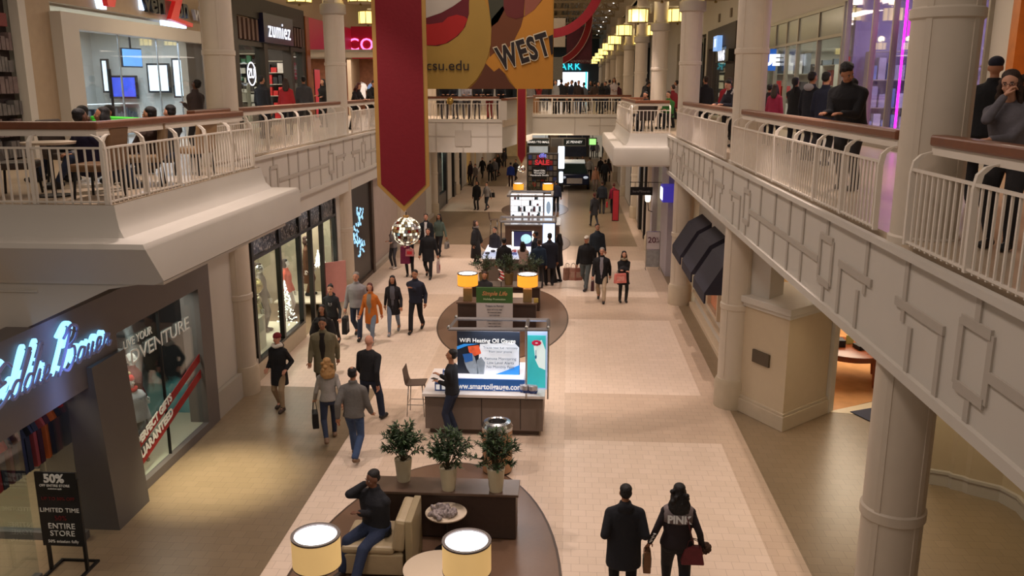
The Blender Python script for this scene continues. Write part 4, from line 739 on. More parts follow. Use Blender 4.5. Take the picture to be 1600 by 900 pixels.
for k, (y, h) in enumerate(((18.9, .85), (19.5, .8))):
    t = thing('display_plinth', f'cream display plinth in the sequinned window, {["under the garland", "beside the cream ruffled dress"][k]}', 'plinth', (-7.55, y, .42)); b = B(); b.box(-7.75, -7.3, y - .2, y + .2, .42, .42 + h); part('block', b, mat('cream_display', (225, 218, 195), .5), t, bevel=.01); b = B(); b.obox((-7.5, y, .45 + h), (.05, .13, .03)); part('shoe_display', b, mat('red_leather', (120, 40, 34), .4), t)
def lit_tree(x, y, z, h, lb):
    t = thing('white_lit_tree', lb, 'tree', (x, y, z)); b = B(); b.tube([(x, y, z), (x, y, z + h)], .012, 6); part('stem', b, mat('white_twig', (235, 235, 225), .5, emit=.4), t); b = B()
    for k in range(170): f = random.random(); a = random.uniform(0, 6.28); r = (1 - f) * h * .24 * random.uniform(.6, 1); b.obox((x + r * cos(a), y + r * sin(a), z + h * (.1 + .88 * f)), (.012, .012, .012), a)
    part('sparkle_lights', b, mat('sparkle_white', (255, 252, 235), .5, emit=2, var=0), t, kind='stuff')
lit_tree(-7.3, 21.25, .42, 1.3, 'white twig tree of little lights by the shop door'); lit_tree(-7.35, 24.5, 1.35, .55, 'small white tree in the far display window'); lit_tree(-7.35, 24.9, 1.35, .4, 'smallest white tree beside the other one in the far window')
t = thing('pink_portrait_poster', 'pink poster with a dark haired portrait outside the sequinned shop', 'poster', (-6.9, 24.1, .2)); b = B(); b.obox((-6.85, 24.4, .95), (.02, .36, .62), radians(-50)); part('board', b, mat('dusty_pink', (196, 136, 130), .6), t)
lamp('POINT', (-7.6, 24.6, 2.6), 5, name='window_light', size=.1)
# dark window with blue glints, black framed shops
t = thing('dark_screen_window', 'dark shop window screen with blue glittering reflections', 'storefront', (-7.1, 28.6, 0)); b = B(); b.box(-7.14, -7.05, 27.1, 30.1, 0, 3.45); part('panel', b, mat('dark_mesh_panel', (44, 38, 36), .35, var=.2, scale=15), t); b = B(); b.box(-7.16, -6.98, 30.1, 30.4, 0, 3.6); b.box(-7.1, -7.0, 27.1, 30.1, 0, .12); part('frame', b, mat('bronze_frame', (74, 58, 48), .5), t)
b = B(); 
for k in range(90): 
    f = k / 90; u = 28.0 + .5 * sin(f * 9) + random.uniform(-.15, .15) + (.5 if k % 3 == 0 else 0); b.obox((-7.04, u, 2.6 - 1.6 * f + random.uniform(-.1, .1)), (.004, .03, .025 + .03 * random.random()), 0, random.uniform(0, 1))
part('blue_glint_chips', b, mat('icy_blue_glint', (150, 205, 240), .5, emit=1.6, var=0), t, kind='stuff')  # glowing chips imitate blue glints on the dark window
def black_shop(y0, y1, lb, lit):
    t = thing('black_shop_front', lb, 'storefront', (-7.1, (y0 + y1) / 2, 0)); b = B(); b.box(-7.15, -6.95, y0, y0 + .35, 0, 3.5); b.box(-7.15, -6.95, y1 - .5, y1, 0, 3.5); b.box(-7.15, -7.0, y0, y1, 3.2, 3.6); b.box(-7.15, -6.98, y0, y1, 0, .8); part('frame', b, BK, t)
    b = B(); b.box(-7.08, -7.07, y0 + .35, y1 - .5, .8, 3.2); parts('glass', b, GLASS, t); b = B(); b.box(-8.2, -8.1, y0, y1, 0, 3.5); part('back_panel', b, mat('dim_green_panel', (52, 52, 48), .7, var=.3, scale=2), t)
    b = B(); b.box(-7.5, -7.2, y0 + .5, y0 + 1.6, 2.75, 3.15); b.box(-7.4, -7.3, y0 + .9, y0 + 1.2, 1.0, 1.3); part('light_box', b, GLOW if lit else SCW, t)
black_shop(45.7, 49.4, 'black framed shop front with a bright panel, closest beyond the white pier', True); black_shop(52.2, 56.1, 'black framed shop front with small lights, farther along', False)
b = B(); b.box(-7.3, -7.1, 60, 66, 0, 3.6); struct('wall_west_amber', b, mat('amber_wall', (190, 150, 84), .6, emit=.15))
lamp('AREA', (-7.7, 47.5, 3.3), 40, (.9, 1, .9), .6, 3, name='shop_light')
# ================================================================= LOWER EAST SIDE
b = B(); poly = [(3.62, 17.25), (4.26, 16.1), (5.38, 17.15), (5.0, 18.3), (4.0, 18.6)]
b.prism(poly, 0, 2.42)
def grow(P, d):
    c = sum((Vector(p) for p in P), Vector((0, 0))) / len(P); return [tuple(Vector(p) + (Vector(p) - c).normalized() * d) for p in P]
t = thing('stone_pier', 'low cream pier with baseboard, cornice and a small brass plaque', 'pier', (4.3, 17.3, 0)); part('body', b, mat('cream_pier', (196, 178, 150), .5, var=.03), t)
b = B(); b.prism(grow(poly, .07), 0, .3); b.prism(grow(poly, .04), .3, .36); part('plinth', b, mat('limestone', (188, 172, 148), .5), t, bevel=.01); b = B(); b.prism(grow(poly, .05), 2.26, 2.34); b.prism(grow(poly, .1), 2.34, 2.48); part('cornice', b, PAINT, t, bevel=.01)
d = Vector((4.26 - 3.62, 16.1 - 17.25)).normalized(); nrm = Vector((d.y, -d.x)); pm = Vector((3.62, 17.25)) + d * .62 + nrm * .02 * (1 if nrm.x < 0 else -1); b = B(); b.obox((pm.x, pm.y, 1.3), (.24, .02, .13), math.atan2(d.y, d.x)); part('plaque', b, mat('bronze_plaque', (84, 72, 56), .5, .1), t, label='small bronze plaque')
b = B(); b.prism([(3.66, 17.4), (4.02, 16.85), (4.4, 17.3), (4.0, 18.5)], 0, 3.95); b.prism([(5.3, 17.25), (5.45, 17.12), (5.6, 17.3), (5.4, 17.5)], 0, 3.9); b.prism([(6.9, 17.2), (6.18, 14.0), (6.5, 13.9), (7.3, 17.2)], 0, 3.95); struct('wall_shop_jamb', b, PAINT)
wl = [(6.18, 13.98), (6.5, 13.86), (6.53, 13.78), (6.68, 13.7), (6.72, 13.62), (7.12, 13.36), (7.25, 13.0), (7.2, 12.5), (7.0, 11.3), (6.7, 10), (6.2, 7.5), (6.0, 5)]
def strip(name, path, z0, z1, m_, off=0.0, th=.12):
    b = B(); n = len(path); P = [Vector(p) for p in path]; vs = []
    for i in range(n):
        d = (P[min(i + 1, n - 1)] - P[max(i - 1, 0)]).normalized(); w = Vector((-d.y, d.x)) * -1; a = P[i] + w * off; c = P[i] - w * th; vs += [(*a, z0), (*c, z0), (*c, z1), (*a, z1)]
    b.add(vs, [(4 * i + j, 4 * i + (j + 1) % 4, 4 * i + 4 + (j + 1) % 4, 4 * i + 4 + j) for i in range(n - 1) for j in range(4)]); return struct(name, b, m_)
strip('wall_east_curved', wl, 0, 3.95, mat('putty_wall', (178, 160, 132), .6, var=.03)); strip('baseboard_east', wl, 0, .22, PAINT2, .05); strip('trim_east_base', wl, .22, .27, PAINT2, .07)
b = B(); b.box(3.95, 4.15, 18.5, 26.0, 0, 3.95); b.box(3.75, 4.15, 26.4, 30.2, 0, 3.95); struct('wall_east_lower', b, PAINT)
t = thing('jewellers_window', 'row of small framed display windows under the dark awnings', 'window unit', (3.9, 21, 0))
b = B(); FR = mat('cream_moulding', (205, 184, 156), .5)
for y in (19.2, 21.4, 23.6): 
    for z0_, z1_ in ((.75, .85), (2.0, 2.1)): b.box(3.82, 3.97, y, y + 1.7, z0_, z1_)
    b.box(3.82, 3.97, y, y + .1, .75, 2.1); b.box(3.82, 3.97, y + 1.6, y + 1.7, .75, 2.1)
b.box(3.78, 3.96, 18.6, 26, 0, .14); b.box(3.85, 3.96, 18.6, 26, .45, .52); part('frame', b, FR, t, bevel=.01); b = B()
for y in (19.3, 21.5, 23.7): b.box(3.93, 3.94, y, y + 1.5, .85, 2.0)
parts('lit_back', b, mat('warm_window', (150, 90, 60), .6, emit=.5, var=.5, scale=4), t)
AW = mat('navy_awning_canvas', (40, 38, 52), .7, var=.05, bump=.1)
def awning(y0, y1, lb):
    t = thing('awning', lb, 'awning', (3.9, (y0 + y1) / 2, 2.6), 'dark canvas awnings'); b = B()
    b.extr([(3.95, 2.95), (3.55, 2.72), (3.12, 2.02), (3.12, 1.78), (3.16, 1.78), (3.16, 1.98), (3.95, 1.98)], 'y', y0, y1)
    part('canopy', b, AW, t); b = B(); b.tube([(3.15, y0 + .02, 1.8), (3.15, y1 - .02, 1.8)], .012, 6); b.tube([(3.15, (y0 + y1) / 2, 2.0), (3.95, (y0 + y1) / 2, 1.9)], .012, 6); part('frame', b, BLACK, t)
awning(19.2, 20.95, 'dark canvas awning closest to the round column'); awning(21.4, 23.15, 'middle dark canvas awning of three'); awning(23.6, 25.4, 'dark canvas awning farthest from the round column')
# shop behind the pier: wooden floor, round table, boxes
b = B(); b.prism([(5.45, 17.3), (5.6, 17.25), (16, 24), (16, 34), (4.2, 34), (4.2, 19)], -.004, .004); struct('floor_wood', b, wood_floor('orange_oak_floor', (204, 150, 102)))
b = B(); b.prism([(5.45, 17.2), (7.2, 16.9), (9.5, 19.5)], 0, .006); struct('floor_threshold', b, mat('pale_marble', (226, 210, 182), .3)); b = B(); b.obox((6.45, 17.15, .012), (.45, .28, .006), radians(25)); tag(part('door_mat', b, mat('navy_mat', (44, 46, 72), .8)), 'navy doormat on the threshold of the wooden floor shop', 'mat')
b = B(); b.box(4.2, 16, 27.6, 27.8, 0, 3.9); struct('wall_wood_shop', b, mat('warm_plaster', (196, 164, 120), .7)); lamp('AREA', (7, 21.5, 3.7), 330, (1, .84, .62), 2, 5, name='shop_light')
lamp('SPOT', (4.9, 18.8, 3.85), 60, (1, .8, .5), .06, rot=aim((4.9, 18.8, 3.85), (5.3, 20.8, 1.9)), spot=70, blend=.6, name='wall_washer')
b = B(); b.box(4.2, 5.9, 20.6, 20.8, 2.1, 3.95); struct('wall_shop_lintel', b, mat('warm_plaster', (196, 164, 120), .7)); text('LIDS', .22, BLACK, (5.1, 20.57, 2.75), bpy.data.objects['wall_shop_lintel'], ext=.02)
def round_table(lb, c, r, h, m_, legs=4, rr=.03, cat='table', lean=.1):
    t = thing('round_table', lb, cat, (c[0], c[1], 0)); b = B(); b.lathe([(r - .03, h - .05), (r, h - .03), (r, h - .005), (r - .01, h)], (c[0], c[1], 0), 40); part('tabletop', b, m_, t, 30)
    if legs == 1:
        b = B(); b.lathe([(.22, 0), (.22, .02), (.03, .04), (.03, h - .05)], (c[0], c[1], 0), 20); part('pedestal', b, BLACK, t)
    else:
        b = B(); b.lathe([(r - .1, h - .16), (r - .1, h - .05)], (c[0], c[1], 0), 40); part('apron', b, m_, t, 30)
        for k in range(legs): a = 2 * pi * k / legs + .5; b = B(); b.tube([(c[0] + (r - .12) * cos(a), c[1] + (r - .12) * sin(a), h - .06), (c[0] + (r - .1) * cos(a), c[1] + (r - .1) * sin(a), 0)], [rr * 1.4, rr * .7], 8); part('leg', b, m_, t)
    return t
round_table('round mahogany table on the orange wooden floor', (6.55, 19.4), .85, .76, mat('mahogany', (128, 62, 30), .3, var=.15, scale=8), rr=.045)
for k, (dx, dy, w, h, c, lb) in enumerate(((-.35, .1, .22, .16, (26, 26, 34), 'black box on the mahogany table, closest to the pier'), (.3, -.1, .24, .1, (30, 32, 36), 'low black box on the mahogany table beside the card'), (.05, .25, .1, .22, (200, 205, 130), 'yellow green card on the mahogany table'))):
    b = B(); b.obox((6.55 + dx, 19.4 + dy, .76 + h / 2), (w, .15 if k < 2 else .02, h / 2), .2 * k); tag(part('merchandise_box', b, mat('box_' + str(c[0]), c, .5), bevel=.01), lb, 'box')
b = B(); b.box(5.4, 7.4, 24.5, 25.0, 0, .9); tag(part('dark_sideboard', b, mat('mahogany_dark', (80, 40, 24), .4, var=.1), bevel=.02), 'dark wooden sideboard at the back of the wooden floor shop', 'sideboard'); o = None
# farther shops on the east side
t = thing('beauty_shop_front', 'pale shop front with lantern, flower box and black hanging sign', 'storefront', (3.6, 34, 0)); b = B(); b.box(3.5, 3.9, 30.2, 32.4, 0, 3.95); b.box(3.35, 3.6, 34.2, 34.9, 0, 3.95); b.box(3.6, 3.9, 35.8, 38, 0, 3.95); part('cladding', b, mat('lilac_grey_panel', (172, 164, 170), .6), t); b = B(); b.box(3.55, 3.62, 32.4, 34.2, .3, 3.6); parts('glass', b, mat('dim_pane', (120, 110, 90), .2, emit=.4), t)
b = B(); b.box(3.35, 3.5, 37.9, 38.3, 0, 4); b.box(3.35, 3.5, 40.5, 41.2, 0, 4); b.box(3.35, 3.5, 46, 46.8, 0, 4); struct('trim_east_black', b, BK); b = B(); b.box(3.5, 3.8, 38, 84, 0, 4); struct('wall_east_far', b, PAINT)
t = thing('hanging_shop_sign', 'black hanging shop sign on a thin bracket reading bareMinerals', 'sign', (2.9, 33, 2.6)); b = B(); b.box(2.38, 3.22, 33, 33.06, 2.55, 2.86); part('board', b, mat('black_board', (20, 20, 22), .4), t); text('bareMinerals', .13, mat('sign_pale', (170, 168, 165), .5), (2.8, 32.98, 2.7), t); b = B(); b.tube([(2.35, 33.03, 3.04), (3.6, 33.03, 3.04)], .015, 6)
for x in (2.55, 3.05): b.tube([(x, 33.03, 3.04), (x, 33.03, 2.86)], .01, 6)
part('bracket', b, BLACK, t)
t = thing('blue_lit_sign', 'small glowing violet blue sign on the wall above the sale stand', 'sign', (3.6, 29, 2.8)); p = OY(1037, 288, 29.5); b = B(); b.box(p.x - .02, 3.8, 29.4, 30.2, 2.75, 3.3); part('casing', b, mat('violet_casing', (70, 60, 190), .4, emit=.4), t); b = B(); b.box(p.x - .04, p.x - .02, 29.5, 30.1, 2.82, 3.22); part('face', b, mat('cool_white_face', (225, 230, 255), .4, emit=3, var=0), t)
t = thing('wall_sconce', 'lit glass lantern sconce on the beauty shop pier', 'lantern', (3.1, 34, 2.3)); b = B(); b.lathe([(.06, 0), (.1, .05), (.12, .32), (.05, .4)], (3.15, 34.1, 2.15), 6); part('glass_body', b, GLOW, t); b = B(); b.lathe([(.13, .32), (.02, .5)], (3.15, 34.1, 2.15), 6); b.tube([(3.15, 34.1, 2.15), (3.2, 34.15, 1.8), (3.35, 34.2, 1.75)], .02, 6); part('mount', b, BLACK, t)
t = thing('sale_sign_stand', 'metal poster stand reading 20% on the floor by the beauty shop', 'sign', (3.15, 31.35, 0)); x0, x1, y = 2.9, 3.4, 31.35; b = B()
for x in (x0, x1): b.tube([(x, y, 0), (x, y, 1.42)], .016, 6); b.tube([(x, y - .2, .012), (x, y + .2, .012)], .014, 6)
b.tube([(x0, y, 1.42), (x1, y, 1.42)], .016, 6); b.tube([(x0, y, .75), (x1, y, .75)], .012, 6); part('frame', b, CHROME, t); b = B(); b.box(x0 + .02, x1 - .02, y - .006, y + .006, .77, 1.4); part('upper_card', b, mat('card_white', (215, 205, 205), .5), t); b = B(); b.box(x0 + .02, x1 - .02, y - .006, y + .006, .1, .73); part('lower_card', b, mat('card_grey_print', (160, 160, 158), .5, var=.3, scale=8), t); text('20', .3, mat('sale_maroon', (90, 30, 50), .5), (3.1, y - .01, 1.1), t, bold=.004); text('%\noff', .13, mat('sale_maroon', (90, 30, 50), .5), (3.3, y - .01, 1.1), t)
poster('red vertical poster stand on the floor far along the east wall', XY(962, 43, 1), 43, .05, .28, 1.5, mat('red_print', (190, 50, 60), .5, emit=.05), name='poster_stand', cat='sign')
# ================================================================= SEATING ISLAND
def lamp_shade(t, c, r, h, mshade, local=False):
    b = B(); b.lathe([(r, 0), (r, h), (r - .008, h), (r - .008, 0), (r, 0)], c, 40, cap=False); t0 = t; t = part('lamp_shade', b, mshade, t, 30, label='glowing yellow drum shade')
    b = B(); b.lathe([(r + .004, h - .012), (r + .004, h + .01), (r - .035, h + .01), (r - .035, h - .012), (r + .004, h - .012)], c, 40, cap=False); b.lathe([(r + .004, 0), (r + .004, .012), (r - .01, .012), (r - .01, 0), (r + .004, 0)], c, 40, cap=False); parts('rim', b, mat('shade_rim', (84, 76, 74), .5), t)
    b = B(); b.lathe([(r - .035, h - .02), (r - .035, h - .012)], c, 40); part('diffuser', b, mat('lamp_diffuser', (245, 246, 255), .5, emit=5, var=0), t)
SHB = mat('big_shade_fabric', (225, 196, 140), .8, emit=.42, var=.04, ec=(255, 205, 130), scale=3)
SHO = mat('orange_shade_fabric', (250, 180, 60), .8, emit=.75, var=.02, ec=(255, 168, 50), scale=3)
for px, py, lb in ((493, 836, 'big drum floor lamp at the seated man\'s feet, farther from the shoulder bag woman'), (729, 845, 'big drum floor lamp over the round cream table')):
    g = G(px, py, 1.46); t = thing('drum_lamp', lb, 'lamp', (g.x, g.y, 0), 'big drum lamps'); lamp_shade(t, (g.x, g.y, 1.08), .285, .38, SHB)
    b = B(); b.box(g.x - .09, g.x + .09, g.y - .09, g.y + .09, .02, .95); part('base', b, mat('brass_block', (140, 124, 84), .4, .4), t, bevel=.01); b = B(); b.tube([(g.x, g.y, .95), (g.x, g.y, 1.4)], .015); part('pole', b, CHROME, t); b = B(); b.box(g.x - .15, g.x + .15, g.y - .15, g.y + .15, 0, .02); part('foot', b, BLACK, t)
    lamp('POINT', (g.x, g.y, 1.9), 14, (1, .9, .75), .15, name='drum_lamp_light')
t = thing('planter_cabinet', 'long dark wood cabinet carrying three potted plants behind the seated man', 'cabinet', (-1.8, 11.8, 0)); b = B(); b.box(-2.95, -.7, 11.58, 12.02, .03, .72); part('body', b, WENGE, t, bevel=.008); b = B(); b.box(-2.99, -.66, 11.54, 12.06, .72, .76); part('top', b, mat('wenge_top', (96, 76, 64), .3, var=.1), t, bevel=.006); b = B(); b.box(-2.9, -.75, 11.62, 11.98, 0, .03); part('plinth', b, BLACK, t)
LEAF = [mat('leaf_dark', (44, 62, 38), .5, var=.25), mat('leaf_mid', (70, 92, 56), .5, var=.25)]
def plant(lb, c, h_pot=.36, r=.135, fr=.36, fh=.52, n=420, seed=1, grp='potted plants on the dark cabinet', potc=(190, 178, 150)):
    random.seed(seed); t = thing('potted_plant', lb, 'plant', c, grp); b = B(); b.lathe([(r * .72, 0), (r, h_pot), (r * .93, h_pot), (r * .9, h_pot - .03)], (0, 0, 0), 28); part('pot', b, mat('cream_pot', potc, .5), t, 35, local=True)
    b = B(); b.lathe([(r * .9, h_pot - .035), (.01, h_pot - .03)], n=20, cap=False); part('soil', b, mat('soil', (40, 30, 24), .9), t, local=True)
    st = B(); lf = B()
    for k in range(34):
        a = random.uniform(0, 6.28); e = random.uniform(.1, 1.45); tip = Vector((cos(a) * sin(e) * fr * 1.05, sin(a) * sin(e) * fr * 1.05, h_pot + .06 + cos(e) * fh)); p0 = Vector((random.uniform(-.04, .04), random.uniform(-.04, .04), h_pot - .03)); mid = p0.lerp(tip, .5) + Vector((0, 0, .08)); st.tube([p0, mid, tip], [.006, .005, .002], 5)
        for j in range(n // 34):
            f = random.uniform(.3, 1.0); q_ = p0.lerp(mid, min(1, f * 2)) if f < .5 else mid.lerp(tip, f * 2 - 1); da = a + random.uniform(-1.6, 1.6); el = random.uniform(-.5, 1.0); L = random.uniform(.07, .12); w = L * .14
            d = Vector((cos(da) * cos(el), sin(da) * cos(el), sin(el))); u = d.cross(Vector((0, 0, 1))).normalized() * w; nn = u.cross(d).normalized() * w * .5; lf.mi = random.random() < .4
            lf.add([q_, q_ + d * L * .4 + u + nn, q_ + d * L, q_ + d * L * .4 - u + nn], [(0, 1, 2), (0, 2, 3)])
    part('stems', st, mat('stem_brown', (70, 60, 40), .7), t, local=True); part('foliage', lf, LEAF, t, local=True, kind='stuff'); return t
for (px, py, lb, s) in ((631, 750, 'potted plant on the dark cabinet, closest to the walking couple', 3), (701, 764, 'middle potted plant of three on the dark cabinet', 5), (775, 766, 'potted plant on the dark cabinet in front of the litter bin', 8)):
    g = G(px, py, .76); plant(lb, (g.x, min(11.93, max(11.68, g.y)), .76), seed=s, n=1300)
t = thing('litter_bin', 'round tan litter bin with a polished steel ring lid', 'bin', (-1.16, 13.9, 0)); c = (-1.17, 13.95, 0); b = B(); b.lathe([(.26, .04), (.265, .8)], c, 40); part('body', b, mat('tan_bin', (170, 128, 92), .45, var=.05), t, 30); b = B(); b.lathe([(.27, .8), (.275, .86), (.235, .93), (.17, .95), (.15, .93), (.15, .86)], c, 40, cap=False); part('lid', b, CHROME, t, 30); b = B(); b.lathe([(.15, .85), (.15, .87)], c, 24); part('opening', b, BLACK, t); b = B(); b.lathe([(.24, 0), (.24, .05)], c, 32); part('foot', b, BLACK, t)
CREAM = mat('cream_leather', (166, 148, 118), .38, var=.08, bump=.25, bscale=7)
t = thing('leather_armchair', 'cream leather lounge chair that the man with a phone sits in', 'armchair', (-2.6, 10.85, 0))
b = B(); b.box(-3.0, -2.18, 10.45, 11.2, .05, .36); part('base', b, CREAM, t, bevel=.02); b = B(); b.box(-3.03, -2.3, 10.44, 11.22, .36, .48); part('seat_cushion', b, CREAM, t, bevel=.045); b = B(); b.obox((-2.22, 10.83, .64), (.09, .37, .24), 0, 0, radians(8)); part('back_cushion', b, CREAM, t, bevel=.05); b = B(); b.box(-2.14, -2.04, 10.44, 11.22, .05, .88); part('backrest', b, mat('cream_leather_edge', (150, 134, 104), .45), t, bevel=.015)
CT = mat('cream_laminate', (206, 188, 166), .35, var=.02)
g = G(697, 800, .62); t = thing('side_table', 'small round cream table holding a furry scarf', 'table', (g.x, g.y, 0)); b = B(); b.lathe([(.29, .595), (.3, .61), (.3, .62), (.29, .625)], (g.x, g.y, 0), 40); part('tabletop', b, CT, t, 30); b = B(); b.lathe([(.18, 0), (.18, .015), (.02, .03), (.02, .6)], (g.x, g.y, 0), 20); part('pedestal', b, BLACK, t)
b = B(); sc = G(691, 800, .66)
def blob_mesh(prims, vox=.02, sm=2, it=4):
    b = B()
    for p in prims: p(b)
    o = bpy.data.objects.new('tmp', b.mesh('tmp')); r = o.modifiers.new('r', 'REMESH'); r.mode = 'VOXEL'; r.voxel_size = vox; r.use_smooth_shade = True
    if it: s = o.modifiers.new('s', 'SMOOTH'); s.factor = .5; s.iterations = it
    return evaluate(o)
random.seed(4); pr_ = []
for k in range(60): a = random.uniform(0, 6.28); r = random.uniform(0, .2); c = (sc.x + r * cos(a) * .95, sc.y + r * sin(a), .655 + random.uniform(0, .13) * (1 - r / .24)); pr_.append(lambda bb, c=c, a=a: bb.ell(c, (.055, .03, .035), 8, 6, Euler((a, a * 2, a)).to_matrix()))
fm = mat('furry_grey', (150, 138, 136), .95, var=.9, scale=26, bump=.9, bscale=50); tag(part('fur_scarf', blob_mesh(pr_, .012, it=1), fm), 'crumpled grey furry scarf on the small cream table', 'scarf')
t = thing('low_round_table', 'larger low round cream table under the drum lamp', 'table', (-1.62, 9.95, 0)); b = B(); b.lathe([(.44, .475), (.45, .49), (.45, .5), (.44, .505)], (-1.62, 9.95, 0), 48); part('tabletop', b, CT, t, 30); b = B(); b.lathe([(.25, 0), (.25, .015), (.03, .03), (.03, .48)], (-1.62, 9.95, 0), 20); part('pedestal', b, BLACK, t)
# ================================================================= FIRST KIOSK
LAM = mat('grey_brown_laminate', (112, 98, 88), .5, var=.05); WTOP = mat('white_counter', (222, 214, 208), .35, var=0)
t = thing('kiosk_counter', 'grey kiosk counter with a lit white top beside the bar chair', 'counter', (-1.55, 16, 0)); b = B(); b.box(-2.7, -.42, 15.5, 16.9, .12, .8); part('body', b, LAM, t); b = B(); b.box(-2.62, -.5, 15.6, 16.85, 0, .12); part('toe_kick', b, mat('brown_kick', (96, 80, 70), .6), t); b = B(); b.box(-2.74, -.38, 15.42, 16.95, .8, .86); part('countertop', b, WTOP, t, bevel=.008); b = B()
for x in (-1.6, -.85): b.box(x - .004, x + .004, 15.49, 15.5, .14, .78)
b.box(-2.7, -.42, 15.49, 15.5, .76, .79); parts('panel_joint', b, BLACK, t)
def scr(px, py, Y): p = OY(px, py, Y); return p.x, p.z
xa, za = scr(724, 591, 15.7); xb, zb = scr(818, 594, 15.7); b = B(); b.box(xa - .25, xb, 15.7, 16.75, .86, za); part('raised_step', b, mat('lit_white_step', (225, 225, 232), .4, emit=.35, var=0), t)
BLU = mat('band_blue', (44, 92, 158), .4, emit=.32, var=.04, scale=3); xa, za = scr(708, 592, 15.66); xb, zb = scr(820, 594, 15.66); _, zl = scr(760, 615, 15.66)
t2 = thing('blue_name_panel', 'blue panel with the web address www.smartoilgauge.com on the counter', 'sign', ((xa + xb) / 2, 15.66, .87)); b = B(); b.box(xa - .1, xb, 15.655, 15.68, max(.865, zl), zb); pn = part('panel', b, BLU, t2); text('www.smartoilgauge.com', .155, WHITEM, ((xa + xb) / 2 - .02, 15.64, (zl + zb) / 2), pn, bold=.003, width=.88)
YP = 15.98; PB = lambda x, y: scr(x, y, YP); x0, z1 = PB(714, 519); x1, z0 = PB(812, 590)
t2 = thing('printed_display_board', 'backlit board titled WiFi Heating Oil Gauge with a gloved hand picture', 'sign', ((x0 + x1) / 2, YP, z0)); b = B(); b.box(x0, x1, YP, YP + .04, z0 - .02, z1 + .02); t3 = part('board', b, mat('board_dark', (38, 44, 56), .4, emit=.1, var=.05), t2)
def flat(name, pts, m_, lay, tt, Y): b = B(); b.extr([scr(x, y, Y) for x, y in pts], 'y', Y - .004 * lay - .003, Y - .004 * lay); part(name, b, m_, tt)
PW = mat('board_white', (226, 230, 236), .4, emit=.42, var=.02)
flat('white_field', [(750, 537), (804, 536), (811, 543), (811, 578), (790, 586), (765, 590), (755, 588), (748, 560)], PW, 1, t3, YP)
flat('blue_swoosh', [(714, 541), (725, 537), (748, 537), (730, 540), (714, 546)], mat('swoosh_blue', (50, 140, 220), .4, emit=.5, var=0), 2, t3, YP); flat('blue_wave', [(812, 570), (790, 579), (762, 589), (811, 590)], mat('swoosh_blue', (50, 140, 220), .4, emit=.5, var=0), 3, t3, YP)
flat('orange_glow_print', [(731, 541), (748, 539), (752, 552), (742, 556), (733, 550)], mat('print_orange', (205, 84, 50), .4, emit=.6, var=.5, scale=9), 2, t3, YP)
flat('hand_print', [(724, 553), (738, 552), (742, 558), (746, 572), (748, 582), (744, 590), (738, 588), (730, 576), (726, 566)], mat('print_glove_grey', (140, 150, 160), .4, emit=.3, var=.3, scale=12), 4, t3, YP); flat('gauge_print', [(723, 553), (738, 551), (739, 563), (727, 566)], BLU, 5, t3, YP); flat('blur_print', [(745, 563), (752, 557), (758, 566), (756, 586), (746, 590)], mat('print_glove_grey', (140, 150, 160), .4, emit=.3, var=.3, scale=12), 4, t3, YP)
p = OY(762, 532, YP); text('WiFi Heating Oil Gauge', .115, WHITEM, (p.x, YP - .03, p.z), t3, bold=.0008, width=.98); gtx = mat('print_grey_text', (100, 104, 112), .5, var=0)
for s_, y_, z_ in (('Tracks heat fuel remotely', 543, .065), ('from your phone', 549, .065), ('Remote Monitoring', 560, .078), ('Low Level Alerts', 566.5, .078), ('No Monthly Fees', 573, .078)): p = OY(782, y_, YP); text(s_, z_, gtx, (p.x, YP - .03, p.z), t3)
YL = 15.82; x0, z1 = scr(821, 522, YL); x1, z0 = scr(855, 602, YL); z0 = .86
t2 = thing('light_box', 'tall backlit turquoise light box with a red flower print on the kiosk', 'light box', ((x0 + x1) / 2, YL, z0)); b = B(); b.box(x0, x1, YL, YL + .1, z0, z1 + .1); part('casing', b, mat('pale_blue_casing', (170, 190, 225), .4, emit=.5, var=0), t2)
b = B(); b.box(x0 + .035, x1 - .035, YL - .006, YL, z0 + .03, z1 - .02); part('panel', b, mat('turquoise_print', (60, 190, 196), .4, emit=.42, var=.15, scale=3), t2); cx = (x0 + x1) / 2; b = B(); b.extr([(cx - .06, z0 + .95), (cx + .1, z0 + 1.0), (x1 - .04, z0 + .8), (x1 - .04, z0 + .4), (cx + .05, z0 + .45), (cx - .02, z0 + .6)], 'y', YL - .01, YL - .006); part('white_print', b, mat('board_bright', (225, 245, 245), .4, emit=.45, var=0), t2)
b = B()
for k in range(9): a = k * .7; b.ell((cx + .06 * cos(a), YL - .014, z1 - .17 + .035 * sin(a)), (.035, .004, .025), 8, 5)
part('flower_print', b, mat('print_crimson', (196, 30, 70), .5, emit=.3), t2, True); b = B(); b.ell((cx - .01, YL - .014, z0 + .66), (.018, .004, .04), 8, 5); b.box(cx - .014, cx - .006, YL - .016, YL - .01, z0 + .69, z0 + .8); part('tool_print', b, mat('print_steel_blue', (60, 110, 150), .5, emit=.2), t2)
ZC = 2.22; MC = mat('canopy_grey', (112, 108, 106), .45, .2)
t2 = thing('kiosk_canopy', 'thin grey metal canopy frame over the first kiosk', 'canopy', (-1.5, 16, ZC)); b = B(); A = [G(701, 514, ZC), G(857, 515, ZC), G(857, 500, ZC), G(713, 498, ZC)]
for i in range(4): b.tube([A[i], A[(i + 1) % 4]], .035, 4)
m1 = A[0].lerp(A[1], .78); m2 = A[3].lerp(A[2], .78); b.tube([m1, m2], .035, 4); part('frame', b, MC, t2)
for p in (A[1], A[2], m1): b = B(); b.tube([(p.x, p.y, .86), (p.x, p.y, ZC)], .018, 8); parts('post', b, CHROME, t2)
for p in (A[0], A[1], m1, A[3]): b = B(); b.ell((p.x, p.y, ZC + .03), (.035, .035, .045), 10, 6); part('spotlight', b, CHROME, t2)
